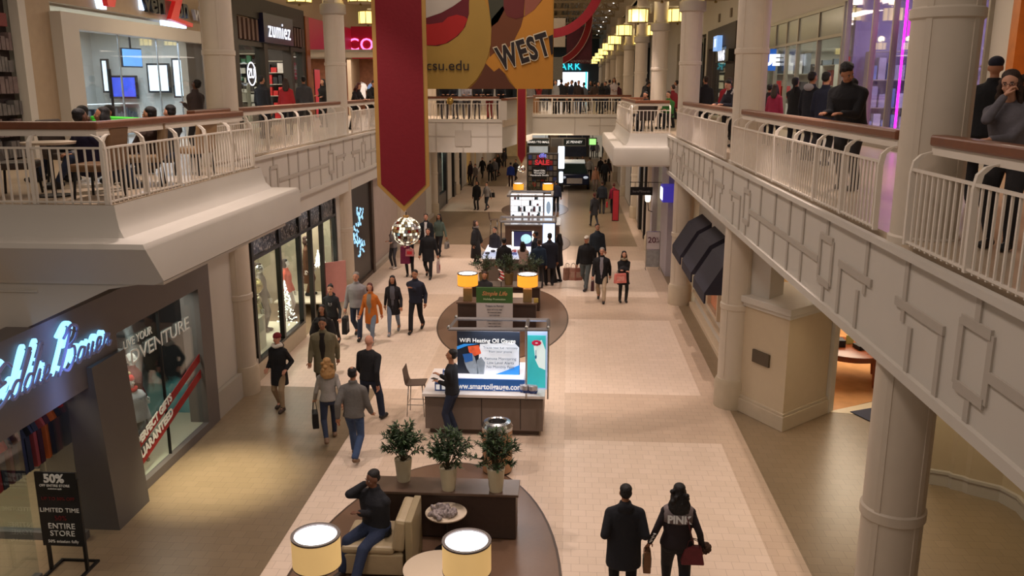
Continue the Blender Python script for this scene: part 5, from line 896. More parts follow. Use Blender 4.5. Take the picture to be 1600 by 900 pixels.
lamp('AREA', (A[0].x + 1.1, 15.9, ZC - .1), 16, (.8, .9, 1), 1.4, .3, name='kiosk_light')
CUP = mat('steel_cup', (190, 190, 200), .3, .5); CUPB = mat('cup_blue_band', (40, 70, 140), .4)
def gauge(px, py, z, lb, grp, k=1.0):
    g = G(px, py, z); t = thing('product_can', lb, 'can', (g.x, g.y, z), grp); b = B(); b.lathe([(.05 * k, 0), (.062 * k, .05), (.062 * k, .14), (.05 * k, .15)], (0, 0, 0), 20); part('body', b, CUP, t, 30, local=True); b = B(); b.lathe([(.051 * k, -.001), (.066 * k, .055), (.064 * k, .056)], (0, 0, 0), 20, cap=False); part('blue_label', b, CUPB, t, local=True); return t
for k, (px, py, z) in enumerate(((817, 612, .865), (826, 613, .865), (835, 614, .865), (821, 613, 1.015), (831, 614, 1.015))): gauge(px, py, z, 'steel product can with blue label stacked by the turquoise light box', 'stacked product cans')
gauge(756, 588, .98, 'single product can in front of the backlit board', 'x')['group'] = 'display can'
for k, (px, py, lb) in enumerate(((685, 609, 'blue and white box at the near corner of the kiosk counter'), (694, 609, 'blue and white box beside the salesman\'s arm'), (697, 590, 'blue and white box behind the other two on the kiosk counter'))):
    g = G(px, py, .86); t = thing('product_box', lb, 'box', (g.x, g.y, .86)); b = B(); b.box(-.06, .06, -.06, .06, 0, .17); part('carton', b, mat('carton_blue', (70, 100, 160), .5, var=.1), t, local=True, bevel=.004); b = B(); b.lathe([(.04, 0), (.04, .006)], (0, 0, .17), 16); b.box(-.035, .035, -.064, -.06, .03, .13); part('white_print', b, WHITEM, t, local=True)
g = G(679, 592, .865); b = B(); b.obox((g.x, g.y, .869), (.04, .07, .005), .9); tag(part('phone', b, BLACK, bevel=.003), 'black phone lying on the white kiosk counter', 'phone')
def bar_chair(lb, c, rz, grp='bar chairs at the kiosks'):
    t = thing('bar_chair', lb, 'chair', c, grp, rz); b = B(); prof = [(-.2, .68), (.16, .66), (.2, .69), (.22, .78), (.25, 1.02), (.235, 1.03), (.2, .8), (.17, .7), (.15, .685), (-.2, .705)]
    b.extr([(x, z) for x, z in prof], 'y', -.2, .2); 
    for i in range(len(b.v)): x_, y_, z_ = b.v[i]; b.v[i] = (x_, y_, z_)
    part('seat_shell', b, mat('brown_seat', (84, 66, 54), .5), t, 40, local=True, bevel=.008)
    for sx in (-1, 1):
        for sy in (-1, 1): b = B(); b.tube([(sx * .14, sy * .14, .67), (sx * .18, sy * .18, 0)], .011, 6); part('leg', b, CHROME, t, True, local=True)
    b = B(); b.tube([(-.17, -.17, .25), (.17, -.17, .25), (.17, .17, .25), (-.17, .17, .25), (-.17, -.17, .25)], .009, 6); part('footrest', b, CHROME, t, local=True); return t
bar_chair('brown bar chair beside the first kiosk counter', (*G(652, 646)[:2], 0), pi); bar_chair('bar chair standing alone beside the third kiosk', (*G(772, 366)[:2], 0), pi)
# ================================================================= SECOND ISLAND: lamps, holiday sign, planters
t = thing('planter_cabinet', 'dark wood cabinet carrying two orange lamps behind the holiday sign', 'cabinet', (-1.95, 23.2, 0)); b = B(); b.box(-3.02, -.84, 23.0, 23.6, .03, .72); part('body', b, WENGE, t); b = B(); b.box(-3.05, -.81, 22.97, 23.63, .72, .76); part('top', b, mat('wenge_top', (96, 76, 64), .3, var=.1), t)
def table_lamp(lb, c, r=.285, k=1): 
    t = thing('table_lamp', lb, 'lamp', c, 'orange drum table lamps'); x, y, z = c; b = B(); b.box(x - .12 * k, x + .12 * k, y - .1 * k, y + .1 * k, z, z + .38 * k); part('base', b, mat('brass_block', (140, 124, 84), .4, .4), t, bevel=.008); b = B(); b.tube([(x, y, z + .38 * k), (x, y, z + .72 * k)], .012); part('pole', b, CHROME, t); lamp_shade(t, (x, y, z + .44 * k), r, .34 * k, SHO); lamp('POINT', (x, y, z + 1.0 * k), 6, (1, .85, .6), .1, name='table_lamp_light')
for px, lb in ((730, 'orange drum lamp behind the holiday sign, closest to the navy jacket man'), (824, 'orange drum lamp behind the holiday sign, beside the yellow card')): g = G(px, 472, .76); table_lamp(lb, (g.x, 23.2, .76))
g = G(838, 470, .76); b = B(); b.obox((g.x, 23.1, .82), (.06, .01, .06), 0); tag(part('yellow_card', b, mat('yellow_card', (200, 180, 90), .6)), 'small yellow card at the foot of the orange lamp', 'card')
YS = 21.6; x0, z1 = scr(744, 449, YS); x1, zm = scr(801, 474, YS); t = thing('holiday_sign', 'standing sign with green Holiday Promotion header over a white notice', 'sign', ((x0 + x1) / 2, YS, 0)); b = B(); b.box(x0, x1, YS, YS + .04, zm, z1); gh = part('green_header', b, mat('sign_green', (58, 100, 46), .5), t); b = B(); b.box(x0, x1, YS, YS + .04, .05, zm); npn = part('notice_panel', b, mat('notice_white', (196, 192, 194), .5), t); b = B(); b.box(x0 - .02, x1 + .02, YS - .15, YS + .2, 0, .05); part('foot', b, BLACK, t)
c = (x0 + x1) / 2; text('Simple Life', .15, mat('script_tan', (190, 140, 90), .5), (c, YS - .01, z1 - .16), gh, shear=.3, bold=.004); text('Holiday Promotion', .075, mat('pale_green_text', (200, 220, 180), .5), (c, YS - .01, z1 - .31), gh); nt_ = mat('notice_text', (80, 78, 84), .6)
text('Treasure Rental', .075, nt_, (c, YS - .01, zm - .08), npn)
for k in range(8): text(['please ask at the desk', 'for times and places', 'open every day', 'holiday gifts and rental', 'seasonal specials here', 'offer while it lasts', 'see our staff today', 'thank you'][k], .045, nt_, (c, YS - .01, zm - .18 - k * .075), npn)
for (x, y, s, lb) in ((-2.5, 25.2, 12, 'dark leafy plant behind the orange lamps, with white blossoms beside it'), (-1.75, 25.3, 13, 'dark leafy plant behind the candy striped ornament'), (-1.1, 25.4, 14, 'dark leafy plant behind the second orange lamp')): plant(lb, (x, y, .76), .36, .16, .48, .5, 520, s, 'plants of the second island', (120, 96, 60))
t = thing('planter_cabinet', 'dark wood cabinet under the leafy plants of the second island', 'cabinet', (-1.8, 25.3, 0)); b = B(); b.box(-2.9, -.8, 25.0, 25.7, .03, .72); part('body', b, WENGE, t); b = B(); b.box(-2.93, -.77, 24.97, 25.73, .72, .76); part('top', b, mat('wenge_top', (96, 76, 64), .3, var=.1), t)
g = OY(783, 430, 24.3); t = thing('candy_striped_ornament', 'red and white striped candy ornament between the orange lamps', 'ornament', tuple(g)); 
for k in range(7): b = B(); a = -.9 + k * .3; b.ell((g.x + .08 * cos(a * 1.6) - .04, g.y, g.z + a * .16), (.075, .03, .022), 10, 6, Matrix.Rotation(.5, 3, 'Y')); part('red_stripe' if k % 2 else 'white_stripe', b, mat('candy_red', (180, 30, 40), .4) if k % 2 else mat('candy_white', (230, 220, 215), .4), t, True)
b = B(); b.tube([(g.x, g.y + .02, g.z + .2), (g.x, g.y + .02, .66)], .012, 6); part('stick', b, BLACK, t)
b = B(); b.box(-2.45, -1.1, 24.0, 24.6, .6, .66); 
t = thing('white_desk', 'low white desk between the orange lamps', 'desk', (-1.8, 24.3, 0)); part('desktop', b, CT, t); b = B(); b.box(-2.4, -1.15, 24.1, 24.5, 0, .6); part('body', b, WENGE, t)
# ================================================================= SECOND AND THIRD KIOSKS
t = thing('jewellery_counter', 'lit white display counter where shoppers crowd behind the leafy plants', 'counter', (-1.6, 29.8, 0)); b = B(); b.box(-2.9, -.4, 29.0, 31.4, .0, .8); part('body', b, LAM, t); b = B(); b.box(-2.95, -.35, 28.95, 31.45, .8, .84); part('countertop', b, mat('lit_counter_white', (232, 232, 245), .3, emit=.7, var=.15, scale=5), t)
b = B(); b.box(-2.95, -.5, 28.95, 29.3, .84, 1.0); part('glass_case', b, GLASSB, t)
for k in range(16): b = B(); b.obox((random.uniform(-2.85, -.7), random.uniform(29.1, 30.4), .88), (.06, .05, .035), random.uniform(0, 3)); tag(part('trinket_box', b, mat('trinket_%d' % (k % 4), [(230, 230, 235), (190, 60, 70), (40, 40, 48), (120, 130, 190)][k % 4], .4)), 'small trinket box on the lit display counter', 'box', 'trinket boxes on the lit counter')
YK = 31.2; x0, z1 = scr(801, 362, YK); x1, z0 = scr(833, 386, YK); t = thing('kiosk_monitor', 'kiosk screen with a bright photo between two white light bars', 'monitor', ((x0 + x1) / 2, YK, z0)); b = B(); b.box(x0 - .05, x1 + .05, YK, YK + .08, z0 - .1, z1 + .04); part('casing', b, BLACK, t); b = B(); b.box(x0, x1, YK - .01, YK, z0, z1); part('panel', b, mat('dark_blue_screen', (34, 34, 70), .3, emit=.4), t); b = B(); b.ell(((x0 + x1) / 2 + .12, YK - .012, (z0 + z1) / 2 + .02), (.2, .005, .18), 14, 8); part('portrait_print', b, mat('screen_teal_face', (150, 200, 205), .4, emit=.8, var=.5, scale=8), t, True); b = B(); b.box(x0 - .02, x0 + .03, YK - .03, YK - .01, z0, z1); b.box(x1 - .03, x1 + .02, YK - .03, YK - .01, z0 - .02, z1 + .03); parts('light_bar', b, GLOW, t); b = B(); b.tube([((x0 + x1) / 2, YK + .04, .84), ((x0 + x1) / 2, YK + .04, z0)], .03); part('stand', b, BLACK, t)
x0, z1 = scr(848, 350, YK); x1, z0 = scr(867, 384, YK); t = thing('light_box', 'tall white light box at the corner of the crowded counter', 'light box', ((x0 + x1) / 2, YK, .84)); b = B(); b.box(x0, x1 + .03, YK, YK + .1, .84, z1 + .06); part('casing', b, mat('pale_blue_casing', (170, 190, 225), .4, emit=.5, var=0), t); b = B(); b.box(x0 + .03, x1 - .02, YK - .01, YK, .9, z1); part('panel', b, mat('white_blue_panel', (215, 232, 250), .4, emit=1.7, var=.08), t)
t = thing('kiosk_canopy', 'flat dark canopy over the crowded display counter', 'canopy', (-1.5, 31, 2.1)); z = 2.12; A = [G(782, 346, z), G(868, 347, z), G(868, 339, z), G(783, 339, z)]; b = B(); [b.tube([A[i], A[(i + 1) % 4]], .045, 4) for i in range(4)]; part('frame', b, MC, t)
for p in A[1:4]: b = B(); b.tube([(p.x, p.y, 0), (p.x, p.y, z)], .02, 6); parts('post', b, BLACK, t)
t = thing('kiosk_counter', 'brown counter of the third kiosk under its white shelf display', 'counter', (-1.5, 36, 0)); b = B(); b.box(-2.6, -.35, 35.4, 37.4, .05, .95); part('body', b, mat('warm_brown_laminate', (104, 82, 70), .5), t); b = B(); b.box(-2.65, -.3, 35.35, 37.45, .95, 1.0); part('countertop', b, mat('glass_grey_top', (150, 152, 156), .2, .3), t)
YD = 37.2; x0, z1 = scr(798, 303, YD); x1, z0 = scr(848, 338, YD); t = thing('white_shelf_display', 'brightly lit white shelf wall of the third kiosk holding dark goods', 'display', ((x0 + x1) / 2, YD, 1.0)); z0 = 1.0; b = B(); b.box(x0, x1, YD + .2, YD + .25, z0, z1); part('back_panel', b, mat('shelf_lit_white', (240, 244, 250), .4, emit=1.3, var=0), t); b = B(); SW = mat('shelf_white', (225, 228, 232), .4, emit=.3, var=0)
for k in range(5): z = z0 + (z1 - z0) * k / 4; b.box(x0, x1, YD, YD + .2, z - .015, z + .015)
for k in range(4): x = x0 + (x1 - x0) * k / 3; b.box(x - .015, x + .015, YD, YD + .2, z0, z1)
part('shelf', b, SW, t); random.seed(5)
for k in range(20):
    x = x0 + .1 + (x1 - x0 - .2) * random.random(); r = random.randrange(4); z = z0 + (z1 - z0) * r / 4 + .015; h = random.uniform(.08, .26); b = B(); b.box(x - .05, x + .05, YD + .02, YD + .14, z, z + h); tag(part('display_item', b, mat('goods_%d' % (k % 3), [(36, 38, 46), (90, 110, 120), (110, 70, 80)][k % 3], .4), bevel=.01), 'small dark item on the lit white shelves of the third kiosk', 'merchandise', 'goods on the white kiosk shelves')
x0, z1 = scr(851, 304, YD); x1, _ = scr(863, 330, YD); t = thing('light_box', 'slim white light box with an oval print beside the white shelves', 'light box', ((x0 + x1) / 2, YD, 1)); b = B(); b.box(x0, x1, YD, YD + .1, 1.0, z1); part('casing', b, mat('white_blue_panel', (215, 232, 250), .4, emit=1.7, var=.08), t); b = B(); b.ell(((x0 + x1) / 2, YD - .01, 1.0 + (z1 - 1) * .45), (.1, .006, .28), 14, 8); part('oval_print', b, mat('print_pale_blue', (150, 175, 200), .4, emit=.5), t, True)
t = thing('kiosk_canopy', 'flat canopy with small fittings over the third kiosk', 'canopy', (-1.5, 37, 2.6)); x0, z1 = scr(795, 301, YD); x1, _ = scr(865, 301, YD); b = B(); b.box(x0, x1, YD - 1.2, YD - 1.1, z1 - .04, z1 + .04); b.box(x0, x1, YD + .4, YD + .5, z1 - .04, z1 + .04); b.box(x0, x0 + .1, YD - 1.2, YD + .5, z1 - .04, z1 + .04); b.box(x1 - .1, x1, YD - 1.2, YD + .5, z1 - .04, z1 + .04); part('frame', b, MC, t)
for x, y in ((x0 + .05, YD + .4), (x1 - .05, YD + .4)): b = B(); b.box(x - .03, x + .03, y, y + .06, 0, z1 - .04); parts('post', b, BLACK, t)
t = thing('planter_cabinet', 'dark cabinet carrying the two farthest orange lamps', 'cabinet', (-1.9, 46, 0)); b = B(); b.box(-3.0, -.8, 45.7, 46.4, .03, .72); part('body', b, WENGE, t); b = B(); b.box(-3.03, -.77, 45.67, 46.43, .72, .76); part('top', b, WENGE, t)
for px, lb in ((810, 'small far orange lamp closest to the narrow red banner'), (856, 'small far orange lamp beside the blue jacket figure')): 
    p = OY(px, 300, 46); table_lamp(lb, (p.x, 46, .76))
plant('dark plant between the two farthest orange lamps', (-1.9, 46.1, .76), .36, .16, .5, .5, 200, 22, 'plants of the far island', (90, 74, 50))
# book / media stand, directory boards, car, far fronts
t = thing('media_stand', 'large dark merchandise stand with coloured covers behind the narrow banner', 'stand', (-.9, 54, 0)); b = B(); xL, _ = scr(823, 300, 54); xR, _ = scr(872, 300, 54); _, zt = scr(840, 240, 54); b.box(xL, xR, 54, 54.8, 0, zt); part('body', b, mat('stand_dark', (46, 42, 40), .6), t)
random.seed(9); n_ = 0
for r_ in range(6):
    for c_ in range(7):
        x = xL + .08 + (xR - xL - .16) * (c_ + .5) / 7; z = zt - .22 - r_ * .34; col = random.choice([(96, 86, 76), (120, 110, 96), (150, 40, 44), (50, 60, 110), (86, 84, 84)]); b = B(); b.box(x - .1, x + .1, 53.96, 53.99, z - .13, z + .13); tag(part('book_cover', b, mat('cover_' + str(col[0]), col, .5, var=.3), None), 'cover displayed on the large dark merchandise stand', 'cover', 'covers on the dark stand')
p = OY(843, 270, 53.9); b = B(); b.box(p.x - .45, p.x + .45, 53.85, 53.88, p.z - .42, p.z + .4); part('info_panel', b, mat('black_board', (20, 20, 22), .4), t); text('Need Gifts\nWonderful\nHandmade Books', .16, WHITEM, (p.x, 53.83, p.z), t)
p = OY(847, 254, 53.9); text('SALE', .42, mat('neon_red', (200, 50, 60), .5, emit=.35, var=0), (p.x, 53.83, p.z), t, bold=.02); p = OY(848, 243, 53.9); text('dfit', .36, mat('neon_violet', (120, 130, 240), .5, emit=.7, var=0), (p.x, 53.83, p.z), t, bold=.006)
b = B(); 
t = thing('directory_board', 'dark hanging direction board naming a department store, beside the narrow banner', 'sign', (-2, 60, 2.6))
DG = mat('board_dark_green', (30, 40, 38), .5); BFR = mat('board_frame_grey', (120, 116, 108), .5); YQ = 60
def dboard(x0p, x1p, y0p, y1p, s, lb=None, m_=DG, t=None, sz=.22):
    x0, z1 = scr(x0p, y0p, YQ); x1, z0 = scr(x1p, y1p, YQ); t = t or thing('directory_board', lb, 'sign', ((x0 + x1) / 2, YQ, z0)); b = B(); b.box(x0 - .07, x1 + .07, YQ, YQ + .15, z0 - .07, z1 + .07); part('frame', b, BFR, t); b = B(); b.box(x0, x1, YQ - .02, YQ, z0, z1); part('panel', b, m_, t)
    for x in (x0 + .2, x1 - .2): b = B(); b.tube([(x, YQ + .07, z1 + .07), (x, YQ + .07, 4.3)], .015, 6); part('rod', b, BFR, t)
    if s: text(s, sz, WHITEM, ((x0 + x1) / 2, YQ - .04, (z0 + z1) / 2), t, bold=.006)
dboard(825, 857, 217, 227, 'SEARS / TO MALL', t=t, sz=.2); dboard(881, 914, 217, 227, 'JC PENNEY', 'dark hanging direction board reading JC PENNEY above the car'); dboard(921, 931, 217, 226, '', 'hanging sign with a glowing green square', mat('green_lit', (150, 230, 120), .5, emit=1.6, var=0)); dboard(862, 878, 217, 228, '', 'plain hanging board between the two direction boards', mat('board_grey', (96, 92, 88), .5))
b = B(); b.box(-6.8, 3.4, 60.1, 60.2, 3.62, 4.3); struct('wall_beam_lower', b, PAINT)
def suv():
    c = OY(898, 262, 56); x, y = c.x, 56; t = thing('parked_car', 'dark show car with a pale roof parked far down the lower hall', 'car', (x, y, 0)); b = B()
    b.extr([(x - .95, .35), (x + .95, .35), (x + .97, .9), (x + .9, 1.05), (x - .9, 1.05), (x - .97, .9)], 'y', y, y + 4.2); part('body', b, mat('car_navy', (26, 34, 58), .2, .3), t, bevel=.06)
    b = B(); b.add([(x - .86, y + .9, 1.05), (x + .86, y + .9, 1.05), (x + .86, y + 4, 1.05), (x - .86, y + 4, 1.05), (x - .66, y + 1.5, 1.62), (x + .66, y + 1.5, 1.62), (x + .66, y + 3.7, 1.62), (x - .66, y + 3.7, 1.62)], [(0, 1, 5, 4), (1, 2, 6, 5), (2, 3, 7, 6), (3, 0, 4, 7), (4, 5, 6, 7)]); part('cabin_glass', b, mat('car_glass', (40, 56, 52), .1), t)
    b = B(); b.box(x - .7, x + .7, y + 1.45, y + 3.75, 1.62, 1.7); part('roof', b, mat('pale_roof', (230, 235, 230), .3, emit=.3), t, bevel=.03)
    for sx in (-1, 1):
        b = B(); b.ell((x + sx * .72, y - .01, .85), (.16, .04, .09), 12, 8); part('headlamp', b, mat('headlamp', (210, 220, 235), .2, emit=.5), t, True)
        for yy in (.8, 3.4): b = B(); b.tube([(x + sx * .82, y + yy, .34), (x + sx * .98, y + yy, .34)], .34, 18); part('wheel', b, BLACK, t)
    b = B(); b.box(x - .5, x + .5, y - .02, y, .45, .8); part('grille', b, CHROME, t)
suv()
b = B(); t = thing('glowing_display_figure', 'bright white lit display tower beside the car', 'light display', (*OY(876, 262, 55)[:2], 0)); p = OY(877, 240, 55); b.box(p.x - .2, p.x + .2, 55, 55.3, 1.5, 2.9); b.box(p.x - .12, p.x + .12, 55, 55.2, .6, 1.3); parts('tower', b, mat('blazing_white', (225, 240, 255), .5, emit=3, var=0), t, bevel=.05); b = B(); b.box(p.x - .16, p.x + .16, 55.2, 55.4, 0, 2.9); part('stand', b, BLACK, t); lamp('POINT', (p.x, 54.6, 2), 8, (.6, .75, 1), .3, name='tower_light')
for k, (x, w, c, e, lb) in enumerate(((-5.2, 1.6, (150, 124, 84), .3, 'warm lit shop entrance at the far end beyond the waiting shoppers'), (-2.9, 1.8, (190, 196, 196), .5, 'pale lit shop entrance at the far end of the lower hall'), (.4, 2.6, (40, 44, 56), .1, 'bluish shop entrance at the far end behind the car'), (2.6, 1.2, (190, 180, 160), .35, 'cream lit shop entrance at the far end near the east wall'))):
    t = thing('far_shop_entrance', lb, 'storefront', (x, 83.9, 0)); b = B(); b.box(x - w / 2, x + w / 2, 83.85, 83.9, 0, 3.3); parts('lit_back', b, mat('entrance_%d' % k, c, .6, emit=e, var=.5, scale=1.2), t); b = B(); b.box(x - w / 2 - .15, x - w / 2, 83.7, 83.9, 0, 3.5); b.box(x + w / 2, x + w / 2 + .15, 83.7, 83.9, 0, 3.5); b.box(x - w / 2 - .15, x + w / 2 + .15, 83.7, 83.9, 3.3, 3.6); part('frame', b, GREYD, t)
# furniture on the balconies
def cafe_chair(lb, c, rz, col=(84, 60, 44), grp='cafe chairs on the west balcony', back=.95):
    t = thing('cafe_chair', lb, 'chair', c, grp, rz); m_ = mat('chair_' + str(col[0]), col, .5, var=.1); b = B(); b.box(-.26, .26, -.26, .26, .36, .46); part('seat', b, m_, t, local=True, bevel=.03); b = B(); b.obox((0, -.27, .68), (.26, .05, .28), 0, radians(8)); part('backrest', b, m_, t, local=True, bevel=.04)
    for sx in (-1, 1):
        for sy in (-1, 1): b = B(); b.tube([(sx * .2, sy * .2, .37), (sx * .23, sy * .23, 0)], .018, 6); part('leg', b, BLACK, t, local=True)
    return t
for k, (x, y, rz, c) in enumerate(((-6.25, 11.1, pi / 2, (112, 82, 54)), (-7.5, 11.3, -1.2, (64, 50, 42)), (-6.3, 12.5, 1.9, (130, 104, 74)), (-6.3, 14.2, 1.4, (150, 120, 86)), (-7.7, 14.3, -1.5, (90, 70, 52)), (-7.7, 12.9, -1.7, (64, 50, 42)))): cafe_chair(['brown chair pressed against the near corner of the balcony railing', 'dark chair across from the brown one on the west balcony', 'tan chair on the balcony behind the short haired man', 'light tan chair farther along the west balcony', 'brown chair on the inner side of the west balcony', 'dark chair on the inner side next to the green cloth'][k], (x, y, 5.15), rz, c)
t = thing('cafe_table', 'round cafe table between the brown and dark chairs on the west balcony', 'table', (-6.95, 11.2, 5.15)); b = B(); b.lathe([(.33, .7), (.34, .73)], (-6.95, 11.2, 5.15), 30); part('tabletop', b, CT, t); b = B(); b.lathe([(.22, 0), (.22, .02), (.03, .04), (.03, .7)], (-6.95, 11.2, 5.15), 16); part('pedestal', b, BLACK, t)
for k, (x, y) in enumerate(((2.5, 29.0), (2.7, 31.0), (2.5, 33.0))): cafe_chair(['dark chair closest on the projecting east balcony', 'dark chair beside the green jacket on the east balcony', 'dark chair farthest on the projecting east balcony'][k], (x, y, 5.15), 1.0 * k, (50, 40, 36), 'chairs on the east balcony')
g = OY(828, 160, 50); b = B(); b.lathe([(.25, 0), (.25, .85), (.2, .9)], (OY(836, 160, 50).x, 50, 5.15), 24); tag(part('tan_litter_bin', b, mat('tan_bin', (170, 128, 92), .45, var=.05), sm=30), 'tan litter bin on the upper floor behind the bridge railing', 'bin')
# ================================================================= PEOPLE
def V(*a): return Vector(a)
SKIN = {'l': (206, 152, 124), 'm': (168, 116, 86), 'd': (104, 68, 50), 'p': (196, 138, 112)}
HAIR = {'black': (22, 18, 18), 'brown': (54, 36, 26), 'blonde': (150, 112, 66), 'grey': (130, 124, 118), 'red': (84, 34, 28), 'dkblonde': (104, 76, 50)}
def pmat(n, c, rough=.85): return mat('fabric_' + n, c, rough, var=.12, scale=9, bump=.35, bscale=26)
def ik(a, b, l1, l2, pole):
    d = b - a; L = min(d.length, (l1 + l2) * .995); d = d.normalized(); b2 = a + d * L; x = (l1 * l1 - l2 * l2 + L * L) / (2 * L); h = math.sqrt(max(l1 * l1 - x * x, 0)); n = (pole - d * pole.dot(d)).normalized(); return a + d * x + n * h, b2
class Pose:
    def __init__(s, lean=0, pel=.93, hands=None, feet=None, head=(0, 0), sit=False, w=1.0, fem=False):
        s.lean = radians(lean); s.pel = V(0, 0, pel); s.w = w; s.fem = fem; s.hd = head
        R = Euler((-s.lean, 0, 0)).to_matrix(); s.T = lambda p: R @ (p - V(0, 0, .93)) + s.pel; s.R = R
        Hr = Euler((radians(-head[1]), 0, radians(-head[0]))).to_matrix(); s.HR = R @ Hr; nk = s.T(V(0, .01, 1.5)); s.H = lambda p: s.HR @ (p - V(0, .01, 1.5)) + nk
        sw = (.160 if fem else .182) * w; s.sh = [s.T(V(k * sw, -.005, 1.345)) for k in (-1, 1)]; hands = hands or (V(-.27, .06, .8), V(.27, .06, .8)); s.arm = []
        for k in (0, 1):
            sg = (-1, 1)[k]; e, h = ik(s.sh[k], V(*hands[k]), .29, .26, V(sg * .28, -1, -.1)); s.arm.append((s.sh[k], e, h))
        feet = feet or (V(-.1, .02, .08), V(.1, -.02, .08)); s.leg = []
        for k in (0, 1):
            hp = s.pel + V((-.09, .09)[k] * w, 0, -.02); kn, an = ik(hp, V(*feet[k]), .43, .43, V((-.12, .12)[k], 1, 0) if not sit else V(0, .35, 1)); s.leg.append((hp, kn, an))
def loft(b, P, T, w=1.0, n=16):      # P: (z, cy, rx, ry)
    vs = [T(V(rx * w * cos(2 * pi * j / n), cy + ry * w * sin(2 * pi * j / n), z)) for z, cy, rx, ry in P for j in range(n)]
    fs = [(i * n + j, i * n + (j + 1) % n, (i + 1) * n + (j + 1) % n, (i + 1) * n + j) for i in range(len(P) - 1) for j in range(n)] + [tuple(range(n))[::-1], tuple(range((len(P) - 1) * n, len(P) * n))]
    b.add(vs, fs)
def remesh(fill, vox, it=3):
    b = B(); fill(b); o = bpy.data.objects.new('tmp', b.mesh('tmp')); r = o.modifiers.new('r', 'REMESH'); r.mode = 'VOXEL'; r.voxel_size = vox; r.use_smooth_shade = True; s = o.modifiers.new('s', 'SMOOTH'); s.factor = .5; s.iterations = it; return evaluate(o)
def hand(b, wr, el, side, curl, fine):
    d = (wr - el).normalized(); a = V(0, 0, 1) if abs(d.z) < .9 else V(0, 1, 0); u = d.cross(a).normalized(); w = u.cross(d).normalized()
    if abs(d.z) >= .9: u, w = w, u
    # u spreads the fingers, w is the palm normal
    inward = V(-side, .3, 0) if abs(d.z) > .5 else V(0, 0, -1)
    if w.dot(inward) < 0: w = -w
    n = 6 if fine else 4; c = wr + d * .05
    b.tube([wr - d * .01, wr + d * .02, wr + d * .06, wr + d * .095], [(.026, .020), (.036, .016), (.042, .015), (.038, .012)] if True else .03, 8 if fine else 6)
    for i, L in enumerate((.066, .076, .071, .055)):
        o = wr + d * .088 + u * (.030 - .02 * i); c1 = radians(curl * .6); c2 = radians(curl * 1.6); d1 = d * cos(c1) + w * sin(c1); d2 = d * cos(c2) + w * sin(c2); k1 = o + d1 * L * .5; b.tube([o, k1, k1 + d2 * L * .5], [.0095, .0085, .006], n)
    t0 = wr + d * .03 + u * .036; dt = (d * .62 + u * .6 + w * .35).normalized(); t1 = t0 + dt * .035; b.tube([wr + d * .015 + u * .022, t1, t1 + (d * .9 + w * .45).normalized() * .032], [.014, .0105, .007], n)
MESHES = {}
